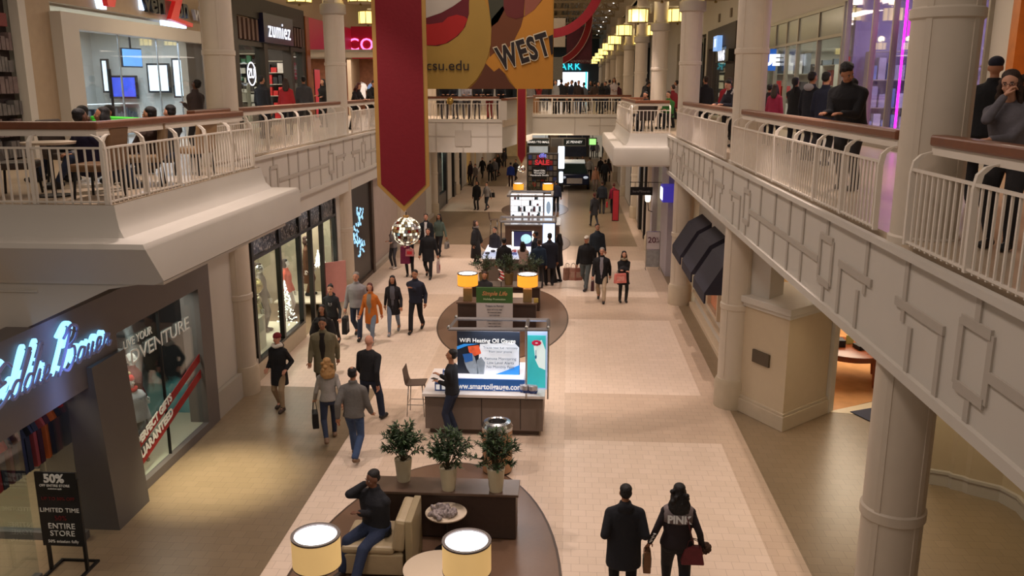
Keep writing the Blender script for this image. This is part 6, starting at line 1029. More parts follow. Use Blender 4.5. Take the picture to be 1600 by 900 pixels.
def figure(key, pose, top='jacket', hair='short', fine=True, curl=(28, 28), bare=False, hood=False, skirt=False, boots=False, fat=1.0):
    """meshes of one figure 1.75 m tall that faces +Y"""
    if key in MESHES: return MESHES[key]
    P = pose; T = P.T; f = P.fem; w = P.w * fat; out = {}; vox = .011 if fine else .018; gv = .014 if fine else .022
    def body(b):
        loft(b, [(.86, 0, .12, .09), (1.0, 0, .12, .085), (1.2, .005, .13, .09), (1.38, 0, .14, .085), (1.44, -.005, .08, .06)], T, w)
        b.caps(T(V(0, -.015, 1.40)), P.H(V(0, .005, 1.56)), .056, .05)
        b.ell(P.H(V(0, -.005, 1.655)), (.074, .092, .098), 18, 12, P.HR); b.ell(P.H(V(0, .028, 1.598)), (.056, .062, .062), 14, 10, P.HR); b.ell(P.H(V(0, .062, 1.56)), (.026, .022, .02), 10, 8, P.HR)
        b.caps(P.H(V(0, .085, 1.655)), P.H(V(0, .105, 1.618)), .009, .016, 8); b.ell(P.H(V(0, .082, 1.583)), (.026, .012, .013), 10, 6, P.HR)
        for k in (-1, 1): b.ell(P.H(V(k * .076, -.008, 1.632)), (.011, .02, .032), 10, 8, P.HR); b.ell(P.H(V(k * .04, .068, 1.607)), (.022, .018, .02), 8, 6, P.HR)
        for k in (0, 1): s_, e, h = P.arm[k]; b.caps(s_, e, .045, .036); b.caps(e, h, .036, .026); hp, kn, an = P.leg[k]; b.caps(hp, kn, .075, .05); b.caps(kn, an, .05, .036); b.caps(an, an + V(0, .1, -.03), .035, .03)
    me = remesh(body, vox, 2); b = B(); b.v = [tuple(v.co) for v in me.vertices]; b.f = [tuple(p.vertices) for p in me.polygons]; b.m = [0] * len(b.f)
    for k in (0, 1): hand(b, P.arm[k][2], P.arm[k][1], (-1, 1)[k], curl[k], fine)
    for k in (-1, 1):
        b.mi = 3; b.ell(P.H(V(k * .031, .0815, 1.648)), (.012, .005, .0066), 8, 6, P.HR); b.mi = 1; b.ell(P.H(V(k * .031, .0862, 1.648)), (.0065, .004, .0068), 8, 6, P.HR); b.ell(P.H(V(k * .032, .0855, 1.668)), (.02, .006, .0042), 8, 4, P.HR)
    b.mi = 2; b.ell(P.H(V(0, .0925, 1.582)), (.023, .007, .0065), 8, 5, P.HR)
    out['body'] = b.mesh('body'); smooth(out['body'])
    hem = {'jacket': .84, 'sweater': .88, 'coat': .60, 'long': .38, 'cape': .62, 'vest': .84}[top]; thick = {'jacket': 1.12, 'sweater': 1.0, 'coat': 1.14, 'long': 1.1, 'cape': 1.3, 'vest': 1.08}[top]
    def topf(b):
        k = thick; L = []
        if hem < .8:
            sp = 1.0 if not pose.leg[0][1].z < .4 else 1.0
            L += [(hem, 0, .2 * (1.15 if top == 'cape' else 1), .165), (hem + .12, 0, .197, .155), (.86, 0, .19, .142)]
        else: L += [(hem, 0, .178 * (k if k > 1.05 else 1.02), .138), (.93, 0, .178, .135)]
        L += [(1.06, 0, (.145 if f else .165) * k, .12), (1.2, .008, (.158 if f else .178) * k, (.13 if f else .125)), (1.32, .008, (.165 if f else .19) * k, .122), (1.38, 0, (.152 if f else .175), .108), (1.42, 0, (.125 if f else .14), .09), (1.45, -.004, .095, .075), (1.475, -.008, .072, .064), (1.49, -.01, .064, .06)]
        if top in ('long', 'coat', 'cape') and P.pel.z < .8: L = [q_ for q_ in L if q_[0] >= .84]
        if top == 'sweater': L = L[:-2] + [(1.468, -.006, .085, .07)]
        loft(b, L, T, w, 20)
        if top in ('jacket', 'coat', 'long'): loft(b, [(1.44, -.005, .088, .072), (1.49, -.008, .083, .078), (1.525, -.012, .075, .072)], T, 1)
        for k_ in (0, 1): b.caps(T(V((-1, 1)[k_] * .045, -.012, 1.435)), P.arm[k_][0] + P.R @ V(0, 0, .012), .05, .062 * (1.08 if k > 1.05 else 1))
        if hood: b.ell(T(V(0, -.085, 1.46)), (.115, .065, .075), 12, 8)
        for s_, e, h in P.arm:
            a1 = .064 * (1.12 if k > 1.05 else 1) * (.88 if f else 1); b.caps(s_, e, a1, a1 * .85); 
            if not bare: b.caps(e, e.lerp(h, .93), a1 * .86, a1 * .68)
            else: b.caps(e, e.lerp(h, .1), a1 * .86, a1 * .8)
            if top == 'cape': b.caps(s_.lerp(e, .3), e.lerp(h, .7), .1, .12)
    out['top'] = remesh(topf, gv)
    def bot(b):
        if P.pel.z > .8: loft(b, [(.80, 0, .14, .10), (.86, 0, .172, .122), (.95, 0, .168, .118), (1.03, 0, .145, .105)], T, w)
        else: b.ell(P.pel + V(0, .0, .0), (.19 * w, .15 * w, .13), 14, 10)
        for hp, kn, an in P.leg: b.caps(hp + V(0, 0, -.02), kn, .092 * w, .064 * w); b.caps(kn, an + V(0, 0, .02), .066 * w, .047 if (f or boots) else .066)
    out['bottom'] = remesh(bot, gv)
    def shoes(b, k_):
        for hp, kn, an in P.leg[k_:k_ + 1]:
            fl = max(0, an.z - .08); d = V(0, 1, -min(1.2, fl * 6)).normalized(); 
            if sit_flat(P): d = V(0, 1, 0)
            b.caps(an + V(0, -.035, -.03), an + d * .155 + V(0, 0, -.035), .049, .043); b.caps(an + V(0, 0, .02), an + V(0, 0, -.03), .05, .05)
            if boots: b.caps(an + V(0, 0, .0), an.lerp(kn, .6), .05, .062)
    out['shoe0'] = remesh(lambda b: shoes(b, 0), gv, 1); out['shoe1'] = remesh(lambda b: shoes(b, 1), gv, 1)
    def hr(b):
        E = lambda c, r: b.ell(P.H(V(*c)), r, 16, 12, P.HR)
        if hair in ('bald',): E((0, -.045, 1.6), (.0745, .058, .045)); return
        if hair in ('beanie', 'cap'):
            E((0, -.012, 1.70), (.086, .103, .075))
            if hair == 'cap': b.ell(P.H(V(0, .095, 1.70)), (.065, .062, .012), 12, 6, P.HR)
            else: loft(b, [(1.668, -.01, .088, .106), (1.70, -.012, .089, .107)], P.H)
            return
        E((0, -.028, 1.703), (.0815, .0905, .068)); E((0, -.05, 1.65), (.08, .064, .075))
        if hair == 'curly':
            for k in range(22): a = k * 2.4; e = .2 + 1.1 * (k / 22); E((.07 * cos(a) * sin(e), -.015 + .085 * sin(a) * sin(e), 1.71 + .06 * cos(e)), (.026, .026, .026))
        if hair in ('bob', 'long', 'wavy', 'xlong'):
            E((0, -.06, 1.6), (.09, .06, .1)); 
            for k in (-1, 1): E((k * .075, -.01, 1.6), (.024, .055, .085))
        if hair in ('long', 'wavy', 'xlong'):
            L = {'long': 1.36, 'wavy': 1.36, 'xlong': 1.2}[hair]; wd = .1 if hair != 'wavy' else .145
            loft(b, [(L, -.12, wd * .6, .03), (L + .08, -.115, wd, .045), (1.5, -.095, wd * 1.05, .052), (1.62, -.06, .09, .06)], P.H if L > 1.33 else (lambda p: P.H(p)))
            for k in (-1, 1): b.caps(P.H(V(k * .082, .0, 1.6)), P.H(V(k * .095, .03, 1.42)), .028, .022)
            if hair == 'wavy':
                for k in range(16): a = k * 1.9; E((.1 * cos(a), -.1 + .03 * sin(a * 2), L + .04 + .018 * k), (.035, .03, .035))
        if hair == 'bun': E((0, -.1, 1.73), (.045, .045, .045))
        if hair == 'pony': b.caps(P.H(V(0, -.11, 1.68)), P.H(V(0, -.15, 1.45)), .03, .02)
    out['hair'] = remesh(hr, .010 if fine else .016, 2)
    if top in ('jacket', 'coat', 'long', 'cardigan'):
        b = B(); 
    MESHES[key] = out; return out
def sit_flat(P): return P.pel.z < .8
WALK1 = (V(-.1, .24, .09), V(.1, -.3, .17)); WALK2 = (V(-.1, -.3, .17), V(.1, .24, .09))
HD = (V(-.26, .1, .82), V(.26, .0, .80)); HW = (V(-.26, -.12, .84), V(.26, .2, .86)); HPOCK = (V(-.22, .1, .98), V(.22, .1, .98)); HPH = (V(-.05, .30, 1.2), V(.08, .28, 1.12)); HFOLD = (V(.08, .2, 1.16), V(-.08, .2, 1.12))
LEAN = dict(lean=24, hands=(V(-.14, .56, 1.1), V(.1, .58, 1.1)))
def pose_of(n, fem=False, w=1.0, head=(0, 0)):
    k = dict(fem=fem, w=w, head=head)
    return {'stand': lambda: Pose(hands=HD, **k), 'walk1': lambda: Pose(lean=3, hands=HW, feet=WALK1, **k), 'walk2': lambda: Pose(lean=3, hands=(V(-.26, .2, .86), V(.26, -.12, .84)), feet=WALK2, **k), 'pocket': lambda: Pose(hands=HPOCK, feet=(V(-.1, .12, .085), V(.1, -.12, .1)), **k),
            'phone': lambda: Pose(hands=HPH, head=(0, -22), fem=fem, w=w) if head == (0, 0) else Pose(hands=HPH, **k), 'fold': lambda: Pose(hands=HFOLD, **k), 'lean': lambda: Pose(feet=(V(-.11, -.05, .08), V(.11, -.12, .08)), **LEAN, **k), 'carry': lambda: Pose(hands=(V(-.34, .04, .8), V(.3, .04, .8)), feet=WALK1, **k),
            'sit': lambda: Pose(pel=.50, lean=8, hands=(V(-.12, .36, .68), V(.12, .36, .68)), feet=(V(-.12, .48, .08), V(.12, .44, .08)), sit=True, **k), 'lounge': lambda: Pose(pel=.34, lean=-6, hands=(V(-.12, .38, .5), V(.12, .38, .5)), feet=(V(-.12, .62, .08), V(.12, .58, .08)), sit=True, **k), 'bend': lambda: Pose(lean=38, hands=(V(-.16, .6, .98), V(.16, .55, .98)), **k)}[n]()
def person(lb, loc, rz, h, pose, top, bottom, hair='short', hc='black', skin='l', topstyle='jacket', shoe=(28, 26, 26), fem=False, w=1.0, fine=True, head=(0, 0), group=None, shirt=None, key=None, hood=False, boots=False, scarf=None, curl=(28, 28), bare=False, hat=None, mann=None, P=None, fat=1.0):
    P = P or pose_of(pose, fem, w, head); key = key or (pose, fem, w, topstyle, hair, fine, head, hood, boots, bare, fat)
    F = figure(key, P, topstyle, hair, fine, curl, bare, hood, False, boots, fat)
    t = thing('person' if not mann else 'mannequin', lb, 'person' if not mann else 'mannequin', loc, group, rz); t.scale = (h / 1.75,) * 3
    def inst(n, src, mats):
        me = F[src]; o = bpy.data.objects.new(n, me)
        while len(me.materials) < len(mats): me.materials.append(mats[len(me.materials)])
        put(o, t)
        for i, m_ in enumerate(mats): o.material_slots[i].link = 'OBJECT'; o.material_slots[i].material = m_
        return o
    sk = mat('skin_' + skin, SKIN[skin], .55, var=.04) if not mann else mat('mannequin_white', (225, 222, 214), .4)
    inst('body', 'body', [sk, mat('eye_dark', (24, 18, 16), .3, var=0) if not mann else sk, mat('lips', (150, 78, 70) if skin != 'd' else (84, 44, 40), .5, var=0) if not mann else sk, mat('eye_white', (205, 198, 190), .3, var=0) if not mann else sk])
    inst({'jacket': 'jacket', 'sweater': 'sweater', 'coat': 'coat', 'long': 'long_coat', 'cape': 'cape', 'vest': 'vest'}[topstyle], 'top', [pmat('_'.join(map(str, top)), top)])
    inst('trousers', 'bottom', [pmat('_'.join(map(str, bottom)), bottom)]); [inst('boot' if boots else 'shoe', 'shoe%d' % k_, [mat('shoe_' + '_'.join(map(str, shoe)), shoe, .5)]) for k_ in (0, 1)]
    hm = mat('hair_' + (hc or 'brown'), HAIR[hc or 'brown'], .6, var=.3, scale=30, bump=.5, bscale=60)
    if hair in ('beanie', 'cap'): inst(hair, 'hair', [pmat('_'.join(map(str, hat)), hat)])
    elif hair != 'bald': inst('hair', 'hair', [hm])
    if hair == 'beanie' and scarf is None and hc and not mann:
        b = B(); b.ell(P.H(V(0, -.05, 1.61)), (.082, .06, .07), 12, 8, P.HR); part('hair', b, hm, t, True, local=True)
    if shirt:
        b = B(); f = 1.0; R0 = [(.87, .10), (1.05, .105), (1.2, .128), (1.32, .12), (1.43, .088)]; n = 7; vs = []
        yo = .125 if topstyle in ('coat', 'long') else .128
        prof = [(.8, yo + .016), (.9, yo + .006), (1.06, .118 if not fem else .114), (1.2, .136), (1.32, .128), (1.42, .094), (1.47, .074)]
        for z, y in prof:
            hw_ = .05 if z < 1.0 else .045
            for j in range(n): u = (j / (n - 1) * 2 - 1); hw_ = (.075 if z < 1.35 else .05) * (1.25 if topstyle == 'coat' and fem else 1); vs.append(P.T(V(u * hw_ * w, (y * (1 - .2 * u * u) + .006) * w * fat, z)))
        b.add(vs, [(i * n + j, i * n + j + 1, (i + 1) * n + j + 1, (i + 1) * n + j) for i in range(len(prof) - 1) for j in range(n - 1)]); part('shirt', b, pmat('_'.join(map(str, shirt)), shirt), t, True, local=True)
    if scarf:
        b = B(); pts = [P.T(V(.085 * cos(a), .01 + .08 * sin(a), 1.49 + .012 * sin(3 * a))) for a in [i * pi / 8 for i in range(17)]]; b.tube(pts, .042, 10); part('scarf', b, pmat('_'.join(map(str, scarf)), scarf), t, True, local=True)
    t['_p'] = 0; del t['_p']; return t, P
def W2(t, p):      # local point of a figure in world space
    s = t.scale[0]; R = Euler((0, 0, t.rotation_euler.z)).to_matrix(); return Vector(t.location) + R @ (Vector(p) * s)
def bag(lb, c, w, h, d, col, rz=0, handle=.16, group=None, name='shopping_bag', taper=.9, hcol=None, stripe=None, cat='bag'):
    t = thing(name, lb, cat, c, group, rz); b = B(); k = taper; b.add([(-w / 2, -d / 2, -h), (w / 2, -d / 2, -h), (w / 2, d / 2, -h), (-w / 2, d / 2, -h), (-w / 2 * k, -d / 2 * k, 0), (w / 2 * k, -d / 2 * k, 0), (w / 2 * k, d / 2 * k, 0), (-w / 2 * k, d / 2 * k, 0)], [(3, 2, 1, 0), (4, 5, 6, 7), (0, 1, 5, 4), (1, 2, 6, 5), (2, 3, 7, 6), (3, 0, 4, 7)])
    part('bag_body', b, mat('bag_' + '_'.join(map(str, col)), col, .6, var=.25, scale=12), t, local=True, bevel=min(w, d) * .12); b = B()
    for s in (-1, 1): b.tube([(-w * .28, s * d * .35, -.01), (-w * .2, s * d * .2, handle * .8), (0, s * d * .1, handle), (w * .2, s * d * .2, handle * .8), (w * .28, s * d * .35, -.01)], .006, 6)
    part('handle', b, mat('strap_' + '_'.join(map(str, hcol or (30, 28, 28))), hcol or (30, 28, 28), .6), t, True, local=True)
    if stripe: b = B(); b.box(-w * .3, w * .3, -d / 2 - .004, d / 2 + .004, -h * .75, -h * .3); part('print_patch', b, mat('bagprint_' + '_'.join(map(str, stripe)), stripe, .6, var=.3, scale=14), t, local=True)
    return t
def hang(t, P, k, lb, w, h, d, col, **kw):      # a bag hanging from the figure's hand k
    p = W2(t, P.arm[k][2] + (P.arm[k][2] - P.arm[k][1]).normalized() * .09); ha = kw.pop('handle', .16); return bag(lb, (p.x, p.y, p.z - ha), w, h, d, col, rz=t.rotation_euler.z + pi / 2, handle=ha, **kw)
def F_(px, py): g = G(px, py); return (g.x, g.y, .013 if 'oval' == 0 else 0)
BLK = (24, 23, 26); NAVY = (30, 34, 48); JEAN = (58, 72, 100); LJEAN = (110, 122, 140); DJEAN = (36, 44, 64); GRY = (96, 92, 92); KHAKI = (150, 126, 98); DGR = (48, 46, 48)
# --- walkers near the camera on the lower floor
t, P = person('woman in a dark red beanie, white scarf, black coat and khaki trousers', F_(440, 640), pi - .15, 1.66, 'pocket', BLK, KHAKI, 'beanie', 'brown', 'p', 'coat', (60, 46, 36), True, hat=(120, 32, 36), scarf=(214, 204, 192), hood=True)
t, P = person('man in an open olive coat over a dark shirt walking beside the long shop window', F_(510, 622), pi + .1, 1.80, 'walk1', (116, 108, 84), (84, 74, 58), 'short', 'black', 'm', 'coat', w=1.12, shirt=(34, 28, 26), fat=1.06)
t, P = person('woman with long curly blonde hair, grey top and jeans seen from behind', F_(517, 690), .35, 1.66, 'walk2', (140, 134, 128), DJEAN, 'wavy', 'blonde', 'l', 'sweater', (120, 92, 70), True)
hang(t, P, 0, 'black shoulder bag at the hip of the curly blonde woman', .3, .3, .12, (26, 24, 26), handle=.2, name='shoulder_bag')
t, P = person('man with a bald spot, grey jacket and blue jeans seen from behind', F_(556, 718), -.1, 1.74, 'walk1', (98, 94, 90), (54, 72, 104), 'short', 'black', 'm', 'jacket', (110, 84, 62), w=1.05)
b = B(); b.ell(P.H(V(0, -.05, 1.755)), (.035, .035, .018), 12, 8, P.HR); part('bald_spot', b, mat('skin_m', SKIN['m'], .55, var=.04), t, True, local=True)
t, P = person('bald man in a black sweater and dark jeans seen from behind', F_(580, 660), -.35, 1.82, 'walk2', BLK, DJEAN, 'bald', None, 'p', 'sweater', w=1.14)
t, P = person('woman in a black fur jacket close behind the man in the olive coat', F_(508, 580), pi, 1.62, 'pocket', (28, 24, 24), (34, 30, 32), 'long', 'black', 'm', 'cape', fem=True)
t, P = person('woman in a black hooded top with a white chest logo and black leggings', F_(521, 542), pi + .05, 1.66, 'walk2', (36, 38, 42), BLK, 'bun', 'black', 'l', 'sweater', fem=True, hood=True)
b = B(); 
for s in (-1, 1): b.tube([P.T(V(s * .052, .137, 1.285)), P.T(V(s * .026, .141, 1.277)), P.T(V(s * .018, .142, 1.262)), P.T(V(s * .026, .141, 1.247)), P.T(V(s * .052, .137, 1.239))], .006, 6)
b.tube([P.T(V(-.03, .14, 1.21)), P.T(V(.03, .14, 1.21))], .003, 5); part('chest_logo', b, mat('logo_white', (220, 220, 220), .6), t, local=True)
t, P = person('man in a light grey zip jacket and jeans holding a patterned black bag', F_(560, 528), pi, 1.80, 'carry', (136, 132, 134), (44, 52, 72), 'short', 'grey', 'p', 'jacket', w=1.06)
hang(t, P, 1, 'black patterned shopping bag carried by the man in the light grey zip jacket', .32, .46, .14, (26, 26, 28), stripe=(110, 112, 112), handle=.14)
t, P = person('woman in a mustard orange cardigan over a grey top with light jeans', F_(582, 536), pi - .2, 1.62, 'walk1', (186, 102, 34), LJEAN, 'bob', 'red', 'p', 'coat', (150, 140, 130), True, shirt=(130, 122, 112), head=(-15, 0))
t, P = person('woman with long black hair, long black coat and light jeans', F_(616, 521), pi + .05, 1.62, 'walk2', (26, 24, 28), LJEAN, 'long', 'black', 'm', 'coat', (120, 120, 124), True, shirt=(90, 90, 98))
PP = Pose(lean=3, hands=(V(-.28, .05, .84), V(.03, .26, 1.3)), feet=WALK2, w=1.05)
t, P = person('man in a navy jacket and black trousers holding a phone to his chest', F_(651, 518), pi - .1, 1.74, 'walk2', (30, 34, 50), BLK, 'short', 'black', 'm', 'jacket', P=PP, key='navyman')
# --- beyond, on the left
t, P = person('girl in a pale grey sweater and leggings beside the mauve wall', F_(616, 420), pi - .5, 1.6, 'fold', (120, 112, 108), (64, 62, 66), 'long', 'brown', 'l', 'sweater', (190, 180, 170), True, fine=False)
t, P = person('person in black leggings holding a magenta coat under the mirror ball', F_(641, 432), pi, 1.68, 'fold', (36, 32, 36), (24, 22, 26), 'long', 'brown', 'l', 'jacket', fem=True, fine=False)
p = W2(t, V(.12, .24, 1.18)); tt = bag('magenta coat draped over the arm of the person under the mirror ball', (p.x, p.y, p.z), .34, .62, .14, (110, 24, 62), name='draped_coat', cat='coat'); p = W2(t, V(-.06, .3, 1.1)); bag('red and white bag held in front of the person under the mirror ball', (p.x, p.y, p.z), .3, .26, .08, (190, 120, 120), stripe=(200, 40, 50))
t, P = person('bearded man in a black coat carrying a red patterned bag', F_(670, 434), pi, 1.76, 'carry', (22, 22, 26), BLK, 'short', 'brown', 'p', 'coat', fine=False, w=1.08)
hang(t, P, 0, 'red and white patterned bag carried by the bearded man in black', .24, .42, .1, (170, 150, 150), stripe=(150, 40, 50), handle=.12)
t, P = person('tall man in a dark suit with an open white collar behind the bearded man', F_(667, 408), pi, 1.84, 'stand', (24, 26, 32), BLK, 'short', 'brown', 'p', 'jacket', fine=False, shirt=(215, 210, 206))
t, P = person('woman in a sage green jacket and black leggings with a striped bag', F_(687, 400), pi - .25, 1.68, 'carry', (84, 100, 92), (30, 28, 34), 'long', 'black', 'm', 'jacket', fem=True, fine=False)
hang(t, P, 0, 'grey striped handbag of the woman in the sage green jacket', .3, .26, .12, (130, 126, 122), stripe=(80, 76, 80), handle=.12, name='handbag')
# --- right side walkers
t, P = person('man in a pale cap and black jacket carrying bundled paper bags', F_(915, 452), pi - .4, 1.80, 'carry', BLK, (84, 92, 94), 'cap', 'grey', 'p', 'jacket', fine=False, hat=(190, 180, 165), w=1.16)
for k, (dx, c, lb) in enumerate(((0, (160, 120, 104), 'tan paper bag hanging nearest the hand of the man in the pale cap'), (.16, (150, 96, 84), 'brownish red bag bundled with the tan paper bags'), (-.2, (136, 100, 84), 'tilted brown bag at the outer end of the bundle'))): p = W2(t, P.arm[1][2]); bag(lb, (p.x + dx - .12, p.y, p.z - .12), .28, .42, .14, c, rz=.3 * k, stripe=(170, 140, 124) if k < 2 else None)
t, P = person('man in a dark teal jacket just behind the man in the pale cap', F_(932, 428), pi + .3, 1.82, 'stand', (34, 42, 50), (30, 32, 36), 'short', 'black', 'm', 'jacket', fine=False, w=1.08)
t, P = person('grey haired man in an open black coat, grey jumper and beige trousers', F_(939, 471), pi - .1, 1.72, 'walk1', BLK, (176, 156, 130), 'short', 'grey', 'p', 'coat', fine=False, shirt=(138, 134, 142), w=1.05)
hang(t, P, 1, 'dark red bag held low by the grey haired man in the open coat', .2, .3, .1, (60, 24, 28), handle=.08)
t, P = person('young woman with long hair, beige scarf and black flared coat', F_(973, 472), pi + .1, 1.62, 'fold', (26, 25, 28), (22, 22, 24), 'long', 'black', 'l', 'cape', fem=True, fine=False, scarf=(150, 136, 112), boots=True)
p = W2(t, V(.16, .3, 1.06)); bag('pink shopping bag on the arm of the young woman in the flared coat', (p.x, p.y, p.z), .4, .3, .1, (222, 130, 120), handle=.14, rz=.3, stripe=(230, 160, 150))
person('person in a long grey coat with reddish hair walking away', F_(928, 354), .3, 1.62, 'walk1', (56, 56, 60), (44, 48, 56), 'pony', 'red', 'p', 'coat', fem=True, fine=False)
t, P = person('man in a dark jacket with something red in his hand', F_(940, 334), 0, 1.74, 'stand', (28, 32, 40), DGR, 'short', 'brown', 'p', 'jacket', fine=False); hang(t, P, 1, 'red bag in the hand of the man walking ahead of the grey coat', .2, .3, .1, (170, 36, 44), handle=.06)
person('person in a crimson jacket walking away near the east wall', F_(958, 333), .1, 1.58, 'stand', (136, 20, 52), (28, 26, 30), 'short', 'red', 'p', 'jacket', fem=True, fine=False)
# --- round the kiosks
PP = Pose(lean=2, hands=(V(-.04, .25, 1.1), V(.04, .25, 1.2)), feet=(V(-.1, .02, .08), V(.1, -.02, .08)), w=1.0, head=(0, -8))
t, P = person('salesman in a black sweater standing at the first kiosk counter', (*G(708, 682)[:2], 0), pi / 2 - .2, 1.76, 'phone', BLK, DJEAN, 'short', 'black', 'm', 'sweater', P=PP, key='sales')
t, P = person('woman with short hair in a long black cape approaching the crowded counter', F_(744, 412), -pi / 2 - .3, 1.66, 'stand', (28, 27, 30), (28, 27, 30), 'bob', 'brown', 'l', 'cape', fem=True, fine=False, hood=True, scarf=(120, 110, 104))
b = B(); loft(b, [(.25, 0, .24, .22), (.6, 0, .22, .19), (.95, 0, .17, .14)], lambda p: p); part('long_skirt', b, pmat('28_27_30', (28, 27, 30)), t, True, local=True)
KX = lambda px, Y: XY(px, Y, 1.3)
for px, Y, h, rz, top, bot, hr, hc, fem, ps, lb in ((787, 27.9, 1.72, .1, BLK, DGR, 'short', 'black', False, 'stand', 'young man in black with his back to us at the crowded counter'),
    (817, 28.0, 1.62, -.2, (176, 150, 140), DGR, 'xlong', 'black', True, 'phone', 'woman with very long black hair and a dusty pink top at the counter'),
    (842, 28.1, 1.66, .3, (26, 44, 66), DGR, 'short', 'brown', False, 'stand', 'shopper in a deep blue jacket at the counter beside the navy coat'),
    (772, 30.9, 1.6, 2.6, (28, 26, 32), DGR, 'short', 'black', False, 'stand', 'attendant in black behind the crowded counter'),
    (836, 29.3, 1.72, 1.2, (30, 34, 46), DGR, 'short', 'black', False, 'stand', 'dark jacketed shopper leaning by the white light box')):
    person(lb, (KX(px, Y), Y, 0), rz, h, ps, top, bot, hr, hc, 'm', 'jacket' if not fem else 'sweater', fem=fem, fine=False)
person('broad man in a long navy coat seen from behind beside the leafy plants', F_(858, 446), .15, 1.80, 'stand', (30, 32, 44), BLK, 'short', 'black', 'm', 'coat', fine=False, w=1.12)
person('woman with long dark hair and a short black coat beside the navy coat man', F_(872, 441), .9, 1.70, 'fold', (36, 32, 34), BLK, 'long', 'black', 'l', 'coat', fem=True, fine=False)
person('seated person between the two orange lamps', (KX(757, 24.9), 24.75, 0), pi, 1.7, 'sit', (34, 34, 38), DGR, 'short', 'brown', 'm', 'jacket', fine=False)
person('attendant silhouetted in front of the white kiosk shelves', (KX(832, 36.9), 36.9 - 2.0 + .1, 0), 0, 1.66, 'stand', (44, 40, 40), DGR, 'long', 'black', 'm', 'jacket', fem=True, fine=False) if False else None
person('woman with dark hair in front of the white kiosk shelves', (KX(833, 37.6), 37.42 + .3, 0), pi, 1.45, 'stand', (52, 46, 44), DGR, 'long', 'black', 'm', 'jacket', fem=True, fine=False) if False else None
person('person in a dark blue jacket beside the third kiosk light box', F_(869, 331), .2, 1.7, 'stand', (28, 34, 54), BLK, 'short', 'black', 'm', 'jacket', fine=False)
# --- seated man with a phone
PP = Pose(pel=.58, lean=2, hands=(V(-.04, .34, .92), V(.12, .1, 1.3)), feet=(V(-.2, .62, .08), V(.14, .52, .08)), sit=True, w=1.14, head=(10, 6))
PP.arm[1] = (PP.sh[1],) + tuple(ik(PP.sh[1], PP.H(V(.1, .06, 1.56)), .29, .26, V(.6, .3, -1))); 
person('seated man in a black jacket and jeans holding a phone to his ear', (-2.62, 10.85, 0), pi / 2 + 1.0, 1.78, 'sit', (26, 26, 32), (38, 48, 74), 'short', 'black', 'd', 'jacket', (44, 34, 30), P=PP, key='seated', fat=1.08)
# --- pair at the bottom of the picture
def foot_at(px, yh, h):      # ground point of a figure whose head top is seen at px, yh
    lo, hi = 5, 60
    for _ in range(40):
        m_ = (lo + hi) / 2; p = OY(px, yh, m_)
        if p.z > h: lo = m_
        else: hi = m_
    return (OY(px, yh, lo).x, lo, 0)
L1 = foot_at(978, 757, 1.70); L2 = foot_at(1062, 757, 1.68)
person('person in a thick black parka walking away beside the shoulder bag woman', L1, .02, 1.70, 'pocket', (22, 23, 30), BLK, 'short', 'black', 'm', 'coat', hood=True, w=1.08, fat=1.1)
PP = Pose(lean=2, hands=(V(-.36, .04, .86), V(.34, .0, .86)), feet=WALK1, fem=True, w=1.1)
t, P = person('woman with long black curly hair in a black and grey sweatshirt reading PINK', L2, -.03, 1.68, 'walk1', (32, 24, 28), BLK, 'wavy', 'black', 'm', 'sweater', P=PP, key='pink', fem=True, w=1.1, fat=1.16)
b = B(); n = 20
prof = [(1.24, 0, .168, .13), (1.34, 0, .166, .122), (1.41, -.004, .156, .1), (1.44, -.006, .12, .085)]; loft(b, prof, P.T, 1.1 * 1.16 * 1.012, n); part('grey_yoke', b, pmat('118_106_106', (118, 106, 106)), t, True, local=True, label='grey shoulder panel')
me = textmesh('PINK', .14, bold=.006, ext=.004); me.transform(Matrix.Translation(P.T(V(0, -.166, 1.305))) @ Euler((pi / 2 - .15, 0, 0)).to_matrix().to_4x4()); part('lettering', me, mat('logo_white', (220, 220, 220), .6), t, local=True)
b = B(); 
for k in range(3): s_, e, h = P.arm[0]; q1 = e.lerp(h, .05 + .28 * k); q2 = e.lerp(h, .25 + .28 * k); b.tube([q1 + V(-.03, -.056, 0), q1.lerp(q2, .5) + V(.01, -.06, .02), q2 + V(-.02, -.05, 0)], .008, 6)
part('sleeve_stripe', b, mat('logo_white', (220, 220, 220), .6), t, local=True)
hang(t, P, 0, 'small brown and green paper bag in the sweatshirt woman\'s hand', .17, .3, .1, (120, 84, 56), handle=.05, stripe=(44, 74, 62))
p = W2(t, V(.2, -.1, .92)); tb = bag('dark red leather handbag hanging at the sweatshirt woman\'s hip', (p.x, p.y, p.z), .3, .24, .14, (96, 32, 38), handle=.1, name='handbag', taper=.7, hcol=(70, 24, 28)); b = B(); pa = W2(t, V(.1, -.17, 1.36)); pb_ = W2(t, V(.2, -.13, .98)); b.tube([pa, pa.lerp(pb_, .5) + V(.0, -.03, 0), pb_], .008, 6); part('strap', b, mat('strap_wine', (80, 30, 34), .5), tb)
b = B(); p = W2(t, P.arm[1][2]); 
for k in range(60): a = random.uniform(0, 6.28); e = random.uniform(0, 3.14); b.ell((p.x + .05 + .05 * cos(a) * sin(e), p.y + .05 * sin(a) * sin(e), p.z - .02 + .06 * cos(e)), (.022, .022, .03), 6, 4)
tag(part('fur_trim', b, mat('fur_brown', (72, 50, 38), .95, var=.4, scale=30), sm=True), 'brown fur trimmed jacket cuff hanging at the sweatshirt woman\'s side', 'fur trim')
